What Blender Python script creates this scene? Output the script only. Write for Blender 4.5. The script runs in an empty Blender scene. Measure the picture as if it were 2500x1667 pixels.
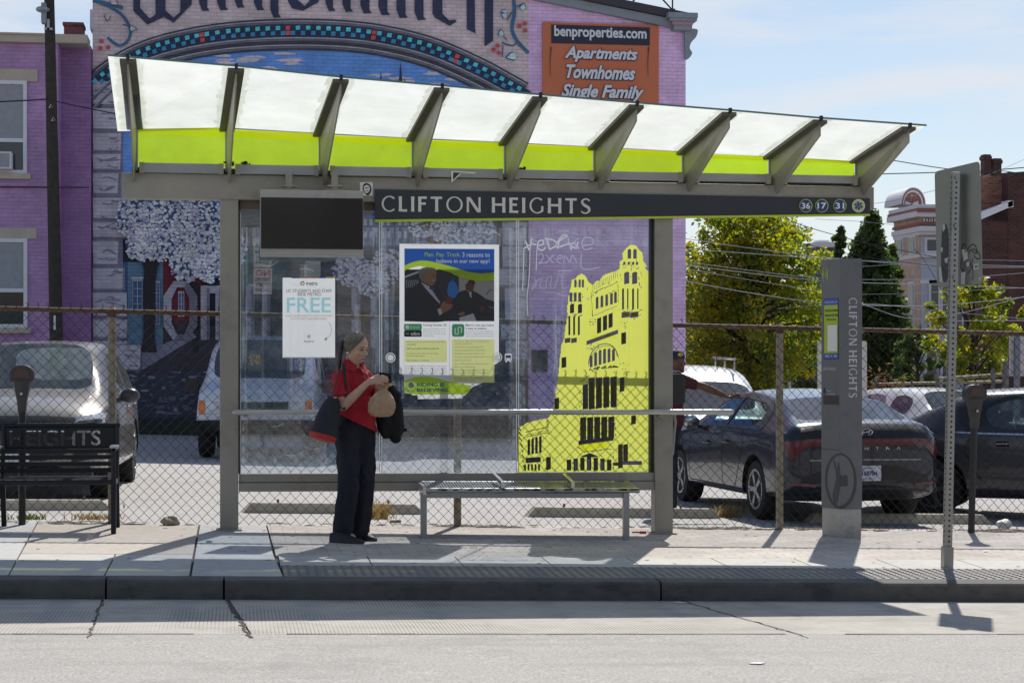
import bpy, bmesh, math, random
from math import sin, cos, tan, pi, radians, sqrt, atan2
from mathutils import Vector, Matrix, noise
from mathutils.bvhtree import BVHTree
random.seed(7)
SC = bpy.context.scene
COL = SC.collection
# ------------------------------------------------------------ camera, sky, sun, exposure
FPX, UC, VH, HC, PSI = 4600.0, 1250.0, 890.0, 1.487, radians(8.37)
cam_d = bpy.data.cameras.new('camera'); cam = bpy.data.objects.new('camera', cam_d); COL.objects.link(cam)
cam.location = (0, 0, HC); cam.rotation_euler = (pi/2, 0, -PSI)
cam_d.sensor_width = 36; cam_d.lens = FPX/2500*36; cam_d.shift_y = (VH-833.5)/2500
cam_d.clip_start = 0.1; cam_d.clip_end = 5000
SC.camera = cam
SUN_EL, SUN_AZ = radians(49.5), radians(20.6)      # azimuth from +Y towards +X
w = bpy.data.worlds.new("World"); SC.world = w; w.use_nodes = True
nt = w.node_tree; N = nt.nodes; L = nt.links
bg = N['Background']; bg.inputs['Strength'].default_value = 0.105
sky = N.new('ShaderNodeTexSky'); sky.sky_type = 'NISHITA'; sky.sun_disc = False
sky.sun_elevation = SUN_EL; sky.sun_rotation = SUN_AZ; sky.air_density = 1.0; sky.dust_density = 0.4; sky.ozone_density = 2.0
tc = N.new('ShaderNodeTexCoord'); mp = N.new('ShaderNodeMapping'); mp.inputs['Scale'].default_value = (1.5, 1.5, 9.0)
mp.inputs['Rotation'].default_value = (0, radians(-9), 0); mp.inputs['Location'].default_value = (3.1, .7, 1.35)
nz = N.new('ShaderNodeTexNoise'); nz.inputs['Scale'].default_value = 2.6; nz.inputs['Detail'].default_value = 7; nz.inputs['Roughness'].default_value = 0.55
nz.inputs['Distortion'].default_value = 0.5
rp = N.new('ShaderNodeValToRGB'); rp.color_ramp.elements[0].position = 0.43; rp.color_ramp.elements[1].position = 0.62
rp.color_ramp.elements[0].color = (0.26, 0.26, 0.26, 1); rp.color_ramp.elements[1].color = (0.95, 0.95, 0.95, 1)
mx = N.new('ShaderNodeMix'); mx.data_type = 'RGBA'; mx.inputs['B'].default_value = (7.5, 7.7, 8.2, 1)
L.new(tc.outputs['Generated'], mp.inputs['Vector']); L.new(mp.outputs[0], nz.inputs['Vector']); L.new(nz.outputs['Fac'], rp.inputs[0])
sz = N.new('ShaderNodeSeparateXYZ'); L.new(tc.outputs['Generated'], sz.inputs[0])      # thin cloud and haze lie low; the zenith is clear
lo = N.new('ShaderNodeMapRange'); lo.inputs['From Min'].default_value = .12; lo.inputs['From Max'].default_value = .5; lo.inputs['To Min'].default_value = 1; lo.inputs['To Max'].default_value = .12
L.new(sz.outputs['Z'], lo.inputs['Value']); ml = N.new('ShaderNodeMath'); ml.operation = 'MULTIPLY'; L.new(rp.outputs[0], ml.inputs[0]); L.new(lo.outputs[0], ml.inputs[1]); hz_ = N.new('ShaderNodeMapRange'); hz_.inputs['From Min'].default_value = .17; hz_.inputs['From Max'].default_value = 0; hz_.inputs['To Max'].default_value = .9; L.new(sz.outputs['Z'], hz_.inputs['Value'])
mxx = N.new('ShaderNodeMath'); mxx.operation = 'MAXIMUM'; L.new(ml.outputs[0], mxx.inputs[0]); L.new(hz_.outputs[0], mxx.inputs[1]); L.new(mxx.outputs[0], mx.inputs['Factor'])
L.new(sky.outputs[0], mx.inputs['A']); L.new(mx.outputs['Result'], bg.inputs['Color'])
sun_d = bpy.data.lights.new('sun', 'SUN'); sun = bpy.data.objects.new('sun', sun_d); COL.objects.link(sun)
sun_d.energy = 5.0; sun_d.angle = radians(0.55); sun_d.color = (1.0, 0.95, 0.87)
_sd = Vector((sin(SUN_AZ)*cos(SUN_EL), cos(SUN_AZ)*cos(SUN_EL), sin(SUN_EL)))
sun.rotation_euler = _sd.to_track_quat('Z', 'Y').to_euler(); sun.location = _sd*60
SC.view_settings.view_transform = 'Standard'; SC.view_settings.look = 'None'
SC.view_settings.exposure = 0.0; SC.view_settings.gamma = 1.0; SC.view_settings.use_curve_mapping = False
SC.cycles.max_bounces = 10; SC.cycles.transparent_max_bounces = 24; SC.cycles.diffuse_bounces = 4; SC.cycles.glossy_bounces = 4
SC.cycles.transmission_bounces = 6; SC.cycles.use_denoising = True
SC.cycles.caustics_reflective = False; SC.cycles.caustics_refractive = False

# ------------------------------------------------------------ where a picture point lies in the place
def P(u, v, Y):
    r = (u-UC)/FPX; q = (VH-v)/FPX
    d = Vector((sin(PSI)+r*cos(PSI), cos(PSI)-r*sin(PSI), q)); t = Y/d.y
    return Vector((d.x*t, Y, HC+d.z*t))
YK = 12.82                                            # front of the kerb
def zs(X, Y): return -.021*(X-1.9)+.02*(Y-YK)         # pavement
def zr(X, Y): return -.021*(X-1.9)-.133+.012*(YK-Y)   # road
def zl(X, Y): return -.17-.03*(X-5)                   # car park
def G(u, v, zf):
    lo, hi = 2.0, 120.0
    for _ in range(60):
        m = (lo+hi)/2; p = P(u, v, m)
        if p.z > zf(p.x, p.y): lo = m
        else: hi = m
    p = P(u, v, lo); p.z = zf(p.x, p.y); return p

# ------------------------------------------------------------ materials
def lin(c):
    def f(x):
        x /= 255.0
        return x/12.92 if x <= .04045 else ((x+.055)/1.055)**2.4
    return tuple(f(x) for x in c)
_MC = {}
def mat(name, col, rough=.6, metal=0., var=.0, vscale=6., bump=0., bscale=40., dirt=None, spec=None, coat=0., sheen=0., trans=0.):
    """principled surface with a little procedural variation; col is linear"""
    if name in _MC: return _MC[name]
    m = bpy.data.materials.new(name); m.use_nodes = True; nt = m.node_tree; b = nt.nodes['Principled BSDF']; Lk = nt.links
    b.inputs['Base Color'].default_value = (*col, 1); b.inputs['Roughness'].default_value = rough; b.inputs['Metallic'].default_value = metal
    if spec is not None: b.inputs['Specular IOR Level'].default_value = spec
    if coat: b.inputs['Coat Weight'].default_value = coat; b.inputs['Coat Roughness'].default_value = .04
    tc = nt.nodes.new('ShaderNodeTexCoord'); src = None
    if var:
        n = nt.nodes.new('ShaderNodeTexNoise'); n.inputs['Scale'].default_value = vscale; n.inputs['Detail'].default_value = 6; n.inputs['Roughness'].default_value = .65
        Lk.new(tc.outputs['Object'], n.inputs['Vector'])
        r = nt.nodes.new('ShaderNodeMapRange'); r.inputs['From Min'].default_value = .3; r.inputs['From Max'].default_value = .7
        r.inputs['To Min'].default_value = 1-var; r.inputs['To Max'].default_value = 1+var
        Lk.new(n.outputs['Fac'], r.inputs['Value'])
        mm = nt.nodes.new('ShaderNodeMix'); mm.data_type = 'RGBA'; mm.blend_type = 'MULTIPLY'; mm.inputs['Factor'].default_value = 1
        mm.inputs['A'].default_value = (*col, 1); Lk.new(r.outputs[0], mm.inputs['B']); src = mm.outputs['Result']
    if dirt:
        dc, amount, dsc = dirt
        n = nt.nodes.new('ShaderNodeTexNoise'); n.inputs['Scale'].default_value = dsc; n.inputs['Detail'].default_value = 9; n.inputs['Roughness'].default_value = .7
        Lk.new(tc.outputs['Object'], n.inputs['Vector'])
        r = nt.nodes.new('ShaderNodeMapRange'); r.inputs['From Min'].default_value = .52; r.inputs['From Max'].default_value = .68
        r.inputs['To Max'].default_value = amount; Lk.new(n.outputs['Fac'], r.inputs['Value'])
        mm = nt.nodes.new('ShaderNodeMix'); mm.data_type = 'RGBA'; mm.inputs['A'].default_value = (*col, 1); mm.inputs['B'].default_value = (*dc, 1)
        Lk.new(r.outputs[0], mm.inputs['Factor'])
        if src: Lk.new(src, mm.inputs['A'])
        src = mm.outputs['Result']
    if src: Lk.new(src, b.inputs['Base Color'])
    if bump:
        n = nt.nodes.new('ShaderNodeTexNoise'); n.inputs['Scale'].default_value = bscale; n.inputs['Detail'].default_value = 5
        Lk.new(tc.outputs['Object'], n.inputs['Vector'])
        bp = nt.nodes.new('ShaderNodeBump'); bp.inputs['Strength'].default_value = bump; bp.inputs['Distance'].default_value = .02
        Lk.new(n.outputs['Fac'], bp.inputs['Height']); Lk.new(bp.outputs[0], b.inputs['Normal'])
    if trans:
        t = nt.nodes.new('ShaderNodeBsdfTranslucent'); t.inputs['Color'].default_value = (*[min(1, c*1.6) for c in col], 1)
        if src: Lk.new(src, t.inputs['Color'])
        ms = nt.nodes.new('ShaderNodeMixShader'); ms.inputs[0].default_value = trans
        Lk.new(b.outputs[0], ms.inputs[1]); Lk.new(t.outputs[0], ms.inputs[2]); Lk.new(ms.outputs[0], nt.nodes['Material Output'].inputs[0])
    _MC[name] = m; return m
def brick_mat(name, col, mortar, bw=.2, rh=.075, ms=.008, var=.15, rough=.75, bump=.5, offset=.5, horiz=True, dirtc=None, bias=0.):
    m = bpy.data.materials.new(name); m.use_nodes = True; nt = m.node_tree; b = nt.nodes['Principled BSDF']; Lk = nt.links
    tc = nt.nodes.new('ShaderNodeTexCoord'); sp = nt.nodes.new('ShaderNodeSeparateXYZ'); cb = nt.nodes.new('ShaderNodeCombineXYZ')
    Lk.new(tc.outputs['Object'], sp.inputs[0])
    ad = nt.nodes.new('ShaderNodeMath'); ad.operation = 'ADD'; Lk.new(sp.outputs['X'], ad.inputs[0])
    if not horiz: Lk.new(sp.outputs['Y'], ad.inputs[1])
    else: ad.inputs[1].default_value = 0
    Lk.new(ad.outputs[0], cb.inputs['X']); Lk.new(sp.outputs['Y' if horiz else 'Z'], cb.inputs['Y'])
    br = nt.nodes.new('ShaderNodeTexBrick'); br.inputs['Scale'].default_value = 1; br.inputs['Brick Width'].default_value = bw; br.inputs['Row Height'].default_value = rh
    br.inputs['Mortar Size'].default_value = ms; br.inputs['Mortar Smooth'].default_value = .3; br.offset = offset; br.inputs['Bias'].default_value = bias
    br.inputs['Color1'].default_value = (*[c*(1-var) for c in col], 1); br.inputs['Color2'].default_value = (*[min(1, c*(1+var)) for c in col], 1)
    br.inputs['Mortar'].default_value = (*mortar, 1); Lk.new(cb.outputs[0], br.inputs['Vector'])
    n = nt.nodes.new('ShaderNodeTexNoise'); n.inputs['Scale'].default_value = 1.3; n.inputs['Detail'].default_value = 8; n.inputs['Roughness'].default_value = .7
    Lk.new(tc.outputs['Object'], n.inputs['Vector'])
    r = nt.nodes.new('ShaderNodeMapRange'); r.inputs['From Min'].default_value = .3; r.inputs['From Max'].default_value = .7; r.inputs['To Min'].default_value = .72; r.inputs['To Max'].default_value = 1.2
    Lk.new(n.outputs['Fac'], r.inputs['Value'])
    mm = nt.nodes.new('ShaderNodeMix'); mm.data_type = 'RGBA'; mm.blend_type = 'MULTIPLY'; mm.inputs['Factor'].default_value = 1
    Lk.new(br.outputs['Color'], mm.inputs['A']); Lk.new(r.outputs[0], mm.inputs['B']); Lk.new(mm.outputs['Result'], b.inputs['Base Color'])
    b.inputs['Roughness'].default_value = rough
    iv = nt.nodes.new('ShaderNodeMath'); iv.operation = 'SUBTRACT'; iv.inputs[0].default_value = 1; Lk.new(br.outputs['Fac'], iv.inputs[1])
    bp = nt.nodes.new('ShaderNodeBump'); bp.inputs['Strength'].default_value = bump; bp.inputs['Distance'].default_value = .01
    Lk.new(iv.outputs[0], bp.inputs['Height']); Lk.new(bp.outputs[0], b.inputs['Normal'])
    return m
def paint_on_brick(name, col, var=.12, bw=.22, rh=.078):   # mural paint: the courses of the wall stay readable
    if name in _MC: return _MC[name]
    m = brick_mat(name, col, tuple(c*.72 for c in col), bw, rh, .006, var, .8, .5, horiz=False); _MC[name] = m; return m
def glass_mat(name, tint, haze, hazecol, refl=1.0, hazevar=True, ior=1.5, glow=None):
    """thin sheet of glass: clear, mirror-like at a grazing view, dust or haze in patches"""
    m = bpy.data.materials.new(name); m.use_nodes = True; nt = m.node_tree; Lk = nt.links; nt.nodes.remove(nt.nodes['Principled BSDF'])
    out = nt.nodes['Material Output']
    t = nt.nodes.new('ShaderNodeBsdfTransparent'); t.inputs[0].default_value = (*tint, 1)
    g = nt.nodes.new('ShaderNodeBsdfGlossy'); g.inputs['Roughness'].default_value = .01; g.inputs['Color'].default_value = (refl, refl, refl, 1)
    lw = nt.nodes.new('ShaderNodeLayerWeight'); pw_ = nt.nodes.new('ShaderNodeMath'); pw_.operation = 'POWER'; pw_.inputs[1].default_value = 5; Lk.new(lw.outputs['Facing'], pw_.inputs[0])
    f0 = 1.7*((ior-1)/(ior+1))**2; fr = nt.nodes.new('ShaderNodeMath'); fr.operation = 'MULTIPLY_ADD'; fr.inputs[1].default_value = 1-f0; fr.inputs[2].default_value = f0; Lk.new(pw_.outputs[0], fr.inputs[0])
    m1 = nt.nodes.new('ShaderNodeMixShader'); Lk.new(fr.outputs[0], m1.inputs[0]); Lk.new(t.outputs[0], m1.inputs[1]); Lk.new(g.outputs[0], m1.inputs[2])
    if haze:
        d = nt.nodes.new('ShaderNodeBsdfTranslucent'); d.inputs[0].default_value = (*hazecol, 1)
        d2 = nt.nodes.new('ShaderNodeBsdfDiffuse'); d2.inputs[0].default_value = (*hazecol, 1)
        dm = nt.nodes.new('ShaderNodeMixShader'); dm.inputs[0].default_value = .4; Lk.new(d.outputs[0], dm.inputs[1]); Lk.new(d2.outputs[0], dm.inputs[2])
        m2 = nt.nodes.new('ShaderNodeMixShader'); Lk.new(m1.outputs[0], m2.inputs[1]); Lk.new(dm.outputs[0], m2.inputs[2]); m2.inputs[0].default_value = haze
        if hazevar:
            tc = nt.nodes.new('ShaderNodeTexCoord'); n = nt.nodes.new('ShaderNodeTexNoise'); n.inputs['Scale'].default_value = 5; n.inputs['Detail'].default_value = 10; n.inputs['Roughness'].default_value = .75
            Lk.new(tc.outputs['Object'], n.inputs['Vector'])
            r = nt.nodes.new('ShaderNodeMapRange'); r.inputs['From Min'].default_value = .4; r.inputs['From Max'].default_value = .75; r.inputs['To Min'].default_value = haze*.35; r.inputs['To Max'].default_value = haze*2.2
            Lk.new(n.outputs['Fac'], r.inputs['Value']); Lk.new(r.outputs[0], m2.inputs[0])
        Lk.new(m2.outputs[0], out.inputs[0])
    else: Lk.new(m1.outputs[0], out.inputs[0])
    return m

# ------------------------------------------------------------ mesh building
class MB:
    def __init__(s): s.v = []; s.f = []; s.m = []; s.cur = 0
    def add(s, vs, fs):
        o = len(s.v); s.v += [Vector(p) for p in vs]
        for f in fs: s.f.append(tuple(i+o for i in f)); s.m.append(s.cur)
        return s
    def box(s, a, b, bev=0):
        x0, y0, z0 = a; x1, y1, z1 = b
        return s.add([(x0,y0,z0),(x1,y0,z0),(x1,y1,z0),(x0,y1,z0),(x0,y0,z1),(x1,y0,z1),(x1,y1,z1),(x0,y1,z1)],
                     [(0,3,2,1),(4,5,6,7),(0,1,5,4),(1,2,6,5),(2,3,7,6),(3,0,4,7)])
    def hexa(s, p):      # 8 corners: bottom 4, top 4
        return s.add(p, [(0,3,2,1),(4,5,6,7),(0,1,5,4),(1,2,6,5),(2,3,7,6),(3,0,4,7)])
    def bar(s, a, b, w, h, up=(0,0,1)):
        a, b = Vector(a), Vector(b); d = (b-a).normalized(); up = Vector(up); sx = d.cross(up)
        if sx.length < 1e-4: sx = d.cross(Vector((1,0,0)))
        sx.normalize(); sy = sx.cross(d).normalized(); x = sx*(w/2); y = sy*(h/2)
        return s.hexa([a-x-y, a+x-y, a+x+y, a-x+y, b-x-y, b+x-y, b+x+y, b-x+y])
    def prism(s, pts, off):     # planar outline pushed along off
        n = len(pts); off = Vector(off); vs = [Vector(p) for p in pts]
        return s.add(vs+[p+off for p in vs], [tuple(range(n))[::-1], tuple(range(n, 2*n))]+[(i, (i+1)%n, n+(i+1)%n, n+i) for i in range(n)])
    def poly(s, pts): return s.add(pts, [tuple(range(len(pts)))])
    def tube(s, pts, rad, k=8, cap=True, flat=1.0):
        pts = [Vector(p) for p in pts]; n = len(pts); R = rad if isinstance(rad, (list, tuple)) else [rad]*n
        vs = []; fs = []; prev = None
        for i, p in enumerate(pts):
            d = (pts[min(i+1, n-1)]-pts[max(i-1, 0)])
            d = d.normalized() if d.length > 1e-9 else Vector((0,0,1))
            if prev is None:
                x = d.cross(Vector((0,0,1)))
                if x.length < 1e-3: x = d.cross(Vector((1,0,0)))
                x.normalize()
            else:
                x = prev - d*prev.dot(d); x.normalize()
            prev = x; y = d.cross(x)
            for j in range(k):
                a = 2*pi*j/k; vs.append(p+x*(R[i]*cos(a))+y*(R[i]*flat*sin(a)))
        for i in range(n-1):
            for j in range(k):
                fs.append((i*k+j, i*k+(j+1)%k, (i+1)*k+(j+1)%k, (i+1)*k+j))
        if cap: fs.append(tuple(range(k))[::-1]); fs.append(tuple(range((n-1)*k, n*k)))
        return s.add(vs, fs)
    def lathe(s, prof, c, axis='z', k=20, sc=(1,1)):   # profile of (radius, height)
        vs = []; fs = []; c = Vector(c); n = len(prof)
        for r, h in prof:
            for j in range(k):
                a = 2*pi*j/k; x, y = r*cos(a)*sc[0], r*sin(a)*sc[1]
                vs.append(c+(Vector((x,y,h)) if axis == 'z' else Vector((x,h,y)) if axis == 'y' else Vector((h,x,y))))
        for i in range(n-1):
            for j in range(k): fs.append((i*k+j, i*k+(j+1)%k, (i+1)*k+(j+1)%k, (i+1)*k+j))
        fs.append(tuple(range(k))[::-1]); fs.append(tuple(range((n-1)*k, n*k)))
        return s.add(vs, fs)
    def ball(s, c, r, k=12, m=8, sc=(1,1,1)):
        c = Vector(c); vs = []; fs = []
        for i in range(m+1):
            t = pi*i/m
            for j in range(k):
                a = 2*pi*j/k; vs.append(c+Vector((r*sc[0]*sin(t)*cos(a), r*sc[1]*sin(t)*sin(a), r*sc[2]*cos(t))))
        for i in range(m):
            for j in range(k): fs.append((i*k+j, (i+1)*k+j, (i+1)*k+(j+1)%k, i*k+(j+1)%k))
        return s.add(vs, fs)
    def capsule(s, a, b, ra, rb=None, k=10):
        a, b = Vector(a), Vector(b); rb = ra if rb is None else rb; d = (b-a).normalized()
        pts = [a-d*ra, a-d*ra*.8, a-d*ra*.4, a, b, b+d*rb*.4, b+d*rb*.8, b+d*rb]; rs = [ra*.05, ra*.6, ra*.92, ra, rb, rb*.92, rb*.6, rb*.05]
        return s.tube(pts, rs, k)
    def mesh(s, name, mats, origin=None, smooth=False, bevel=0, fix=True):
        me = bpy.data.meshes.new(name); o = Vector(origin) if origin is not None else Vector((0,0,0))
        me.from_pydata([p-o for p in s.v], [], s.f)
        for m in (mats if isinstance(mats, (list, tuple)) else [mats]): me.materials.append(m)
        me.polygons.foreach_set('material_index', s.m)
        if bevel or fix:
            bm = bmesh.new(); bm.from_mesh(me)
            if fix: bmesh.ops.recalc_face_normals(bm, faces=bm.faces)
            if bevel:
                bmesh.ops.remove_doubles(bm, verts=bm.verts, dist=1e-5)
                ed = [e for e in bm.edges if len(e.link_faces) == 2 and e.calc_face_angle(0) > .5]
                bmesh.ops.bevel(bm, geom=ed, offset=bevel, segments=2, profile=.6, affect='EDGES', clamp_overlap=True)
            bm.to_mesh(me); bm.free()
        if smooth:
            me.polygons.foreach_set('use_smooth', [True]*len(me.polygons))
            try: me.set_sharp_from_angle(angle=radians(38 if smooth is True else smooth))
            except Exception: pass
        me.update(); return me
def props(o, label=None, cat=None, group=None, kind=None):
    if label: o['label'] = label
    if cat: o['category'] = cat
    if group: o['group'] = group
    if kind: o['kind'] = kind
    return o
def thing(name, label, cat, loc, group=None, rotz=0):
    o = bpy.data.objects.new(name, None); COL.objects.link(o); o.location = loc; o.rotation_euler = (0,0,rotz); o.empty_display_size = .2
    return props(o, label, cat, group)
def wloc(o):
    p = Vector((0,0,0))
    while o is not None: p += Vector(o.location); o = o.parent
    return p
def part(name, mb, mats, parent, smooth=False, bevel=0, local=False, label=None, fix=True):
    """vertices of mb are given in the world (local=False) or in the parent's frame"""
    me = mb.mesh(name, mats, None if local else wloc(parent), smooth, bevel, fix)
    o = bpy.data.objects.new(name, me); COL.objects.link(o); o.parent = parent
    if label: o['label'] = label
    return o
def solo(name, mb, mats, label, cat, loc=(0,0,0), group=None, smooth=False, bevel=0, kind=None, fix=True):
    me = mb.mesh(name, mats, loc, smooth, bevel, fix); o = bpy.data.objects.new(name, me); COL.objects.link(o); o.location = loc
    return props(o, label, cat, group, kind)
def struct(name, mb, mats, smooth=False, fix=True):
    me = mb.mesh(name, mats, None, smooth, 0, fix); o = bpy.data.objects.new(name, me); COL.objects.link(o); o['kind'] = 'structure'; return o
def copy_tree(o, parent=None):
    c = o.copy(); COL.objects.link(c); c.parent = parent
    for ch in o.children: copy_tree(ch, c)
    return c
def evaluated(me, mods):
    """mesh with modifiers applied; mods: list of (type, {attr: value})"""
    ob = bpy.data.objects.new('tmp', me); COL.objects.link(ob)
    for t, kw in mods:
        md = ob.modifiers.new(t, t)
        for k, val in kw.items(): setattr(md, k, val)
    bpy.context.view_layer.update()
    dg = bpy.context.evaluated_depsgraph_get()
    r = bpy.data.meshes.new_from_object(ob.evaluated_get(dg), depsgraph=dg)
    bpy.data.objects.remove(ob); return r
def remeshed(mb, voxel, smooth_it=4, sub=0):
    me = mb.mesh('tmp', mat('tmp', (.5,.5,.5)))
    return evaluated(me, [('REMESH', dict(mode='VOXEL', voxel_size=voxel, use_smooth_shade=True)), ('SMOOTH', dict(factor=.5, iterations=smooth_it))])
def mesh_part(name, me, m, parent, world=True, label=None):
    if world: me.transform(Matrix.Translation(-wloc(parent)))
    me.materials.clear(); me.materials.append(m); me.name = name
    o = bpy.data.objects.new(name, me); COL.objects.link(o); o.parent = parent
    if label: o['label'] = label
    return o

# ------------------------------------------------------------ flat artwork (signs, posters, mural) laid on a real plane
_TX = {}
def text_geo(s, bold=0., shear=0., space=1.):
    key = (s, bold, shear, space)
    if key in _TX: return _TX[key]
    cu = bpy.data.curves.new('t', 'FONT'); cu.body = s; cu.offset = bold; cu.shear = shear; cu.resolution_u = 3; cu.fill_mode = 'FRONT'; cu.space_character = space
    ob = bpy.data.objects.new('t', cu); COL.objects.link(ob); bpy.context.view_layer.update()
    dg = bpy.context.evaluated_depsgraph_get(); me = bpy.data.meshes.new_from_object(ob.evaluated_get(dg), depsgraph=dg)
    vs = [(v.co.x, v.co.y) for v in me.vertices]; fs = [tuple(p.vertices) for p in me.polygons]
    bpy.data.objects.remove(ob); bpy.data.curves.remove(cu); bpy.data.meshes.remove(me)
    xs = [v[0] for v in vs]; ys = [v[1] for v in vs]; b = (min(xs), min(ys), max(xs), max(ys))
    vs = [((x-b[0])/(b[2]-b[0]), (y-b[1])/(b[3]-b[1])) for x, y in vs]
    _TX[key] = (vs, fs); return _TX[key]
class Art:
    def __init__(s, mapf): s.mb = MB(); s.mats = []; s.f0 = mapf; s.rnd = random.Random(1); s.j = 0.; s.map = lambda u, v, l: s.f0(u, v, l+s.j)   # every shape gets its own hair of depth
    def _m(s, m):
        s.j = s.rnd.random()*.75
        if m not in s.mats: s.mats.append(m)
        s.mb.cur = s.mats.index(m)
    def poly(s, pts, m, layer=1): s._m(m); s.mb.poly([s.map(u, v, layer) for u, v in pts]); return s
    def rect(s, u0, v0, u1, v1, m, layer=1): return s.poly([(u0,v0),(u1,v0),(u1,v1),(u0,v1)], m, layer)
    def rrect(s, u0, v0, u1, v1, r, m, layer=1, k=4):
        pts = []
        for cx, cy, a0 in ((u1-r, v0+r, -90), (u1-r, v1-r, 0), (u0+r, v1-r, 90), (u0+r, v0+r, 180)):
            for i in range(k+1):
                a = radians(a0+90*i/k); pts.append((cx+r*cos(a), cy+r*sin(a)))
        return s.poly(pts, m, layer)
    def disc(s, u, v, ru, rv, m, layer=1, k=20): return s.poly([(u+ru*cos(2*pi*i/k), v+rv*sin(2*pi*i/k)) for i in range(k)], m, layer)
    def ring(s, u, v, ru, rv, t, m, layer=1, k=28, a0=0, a1=360):
        s._m(m)
        for i in range(k):
            s.j = s.rnd.random()*.75; a, b = radians(a0+(a1-a0)*i/k), radians(a0+(a1-a0)*(i+1)/k)
            s.mb.poly([s.map(u+R*cos(x), v+R2*sin(x), layer) for x, R, R2 in ((a,ru,rv),(b,ru,rv),(b,ru-t,rv-t),(a,ru-t,rv-t))])
        return s
    def line(s, pts, wd, m, layer=1):
        s._m(m); W = wd if isinstance(wd, (list, tuple)) else [wd]*len(pts); n = len(pts); Lf = []; Rt = []
        for i, (x, y) in enumerate(pts):
            x0, y0 = pts[max(i-1, 0)]; x1, y1 = pts[min(i+1, n-1)]; d = sqrt((x1-x0)**2+(y1-y0)**2) or 1
            nx, ny = -(y1-y0)/d*W[i]/2, (x1-x0)/d*W[i]/2; Lf.append((x+nx, y+ny)); Rt.append((x-nx, y-ny))
        for i in range(n-1): s.j = s.rnd.random()*.75; s.mb.poly([s.map(a, b, layer) for a, b in (Lf[i], Lf[i+1], Rt[i+1], Rt[i])])
        return s
    def text(s, t, u0, v0, u1, v1, m, layer=2, bold=0., shear=0., rot=0, space=1.):
        vs, fs = text_geo(t, bold, shear, space); s._m(m)
        if rot == 90: pts = [s.map(u0+(u1-u0)*y, v0+(v1-v0)*x, layer) for x, y in vs]   # reads downwards
        else: pts = [s.map(u0+(u1-u0)*x, v1-(v1-v0)*y, layer) for x, y in vs]
        s.mb.add(pts, fs); return s
    def part(s, name, parent, local=False, label=None): return part(name, s.mb, s.mats, parent, local=local, fix=False, label=label)
def plane_map(Y, step=.0015): return lambda u, v, l: P(u, v, Y-l*step)
def smooth_path(pts, n=8):      # Catmull-Rom through 2D points
    out = []
    for i in range(len(pts)-1):
        p0, p1, p2, p3 = pts[max(i-1,0)], pts[i], pts[i+1], pts[min(i+2, len(pts)-1)]
        for k in range(n):
            t = k/n
            out.append(tuple(.5*((2*b)+(-a+c)*t+(2*a-5*b+4*c-d)*t*t+(-a+3*b-3*c+d)*t**3) for a, b, c, d in zip(p0, p1, p2, p3)))
    out.append(tuple(pts[-1])); return out
# ============================================================ ground, road, kerb, pavement
ASPH = mat('asphalt_light', (.40,.385,.36), .9, var=.42, vscale=62, bump=.5, bscale=90, dirt=((.25,.24,.225), .6, .8))
GUT = mat('gutter_concrete', (.43,.405,.36), .85, var=.1, vscale=8, bump=.15, bscale=120, dirt=((.27,.25,.22), .5, 2.2))
def groove(m, axis='X', scale=95, depth=.5, dark=.55, dist=1.2):
    nt = m.node_tree; Lk = nt.links; b = nt.nodes['Principled BSDF']; tc = nt.nodes.new('ShaderNodeTexCoord')
    wv = nt.nodes.new('ShaderNodeTexWave'); wv.wave_type = 'BANDS'; wv.bands_direction = axis; wv.inputs['Scale'].default_value = scale; wv.inputs['Distortion'].default_value = dist
    wv.inputs['Detail'].default_value = 2; wv.inputs['Detail Scale'].default_value = .08; Lk.new(tc.outputs['Object'], wv.inputs['Vector'])
    r = nt.nodes.new('ShaderNodeMapRange'); r.inputs['From Min'].default_value = 0; r.inputs['From Max'].default_value = .35; r.inputs['To Min'].default_value = dark; r.inputs['To Max'].default_value = 1
    Lk.new(wv.outputs['Fac'], r.inputs['Value'])
    n = nt.nodes.new('ShaderNodeTexNoise'); n.inputs['Scale'].default_value = .9; n.inputs['Detail'].default_value = 3; Lk.new(tc.outputs['Object'], n.inputs['Vector'])
    r2 = nt.nodes.new('ShaderNodeMapRange'); r2.inputs['From Min'].default_value = .38; r2.inputs['From Max'].default_value = .6; Lk.new(n.outputs['Fac'], r2.inputs['Value'])
    mm = nt.nodes.new('ShaderNodeMix'); mm.data_type = 'RGBA'; mm.blend_type = 'MULTIPLY'
    old = b.inputs['Base Color'].links[0].from_socket; Lk.new(old, mm.inputs['A']); Lk.new(r.outputs[0], mm.inputs['B']); Lk.new(r2.outputs[0], mm.inputs['Factor']); Lk.new(mm.outputs['Result'], b.inputs['Base Color'])
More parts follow.
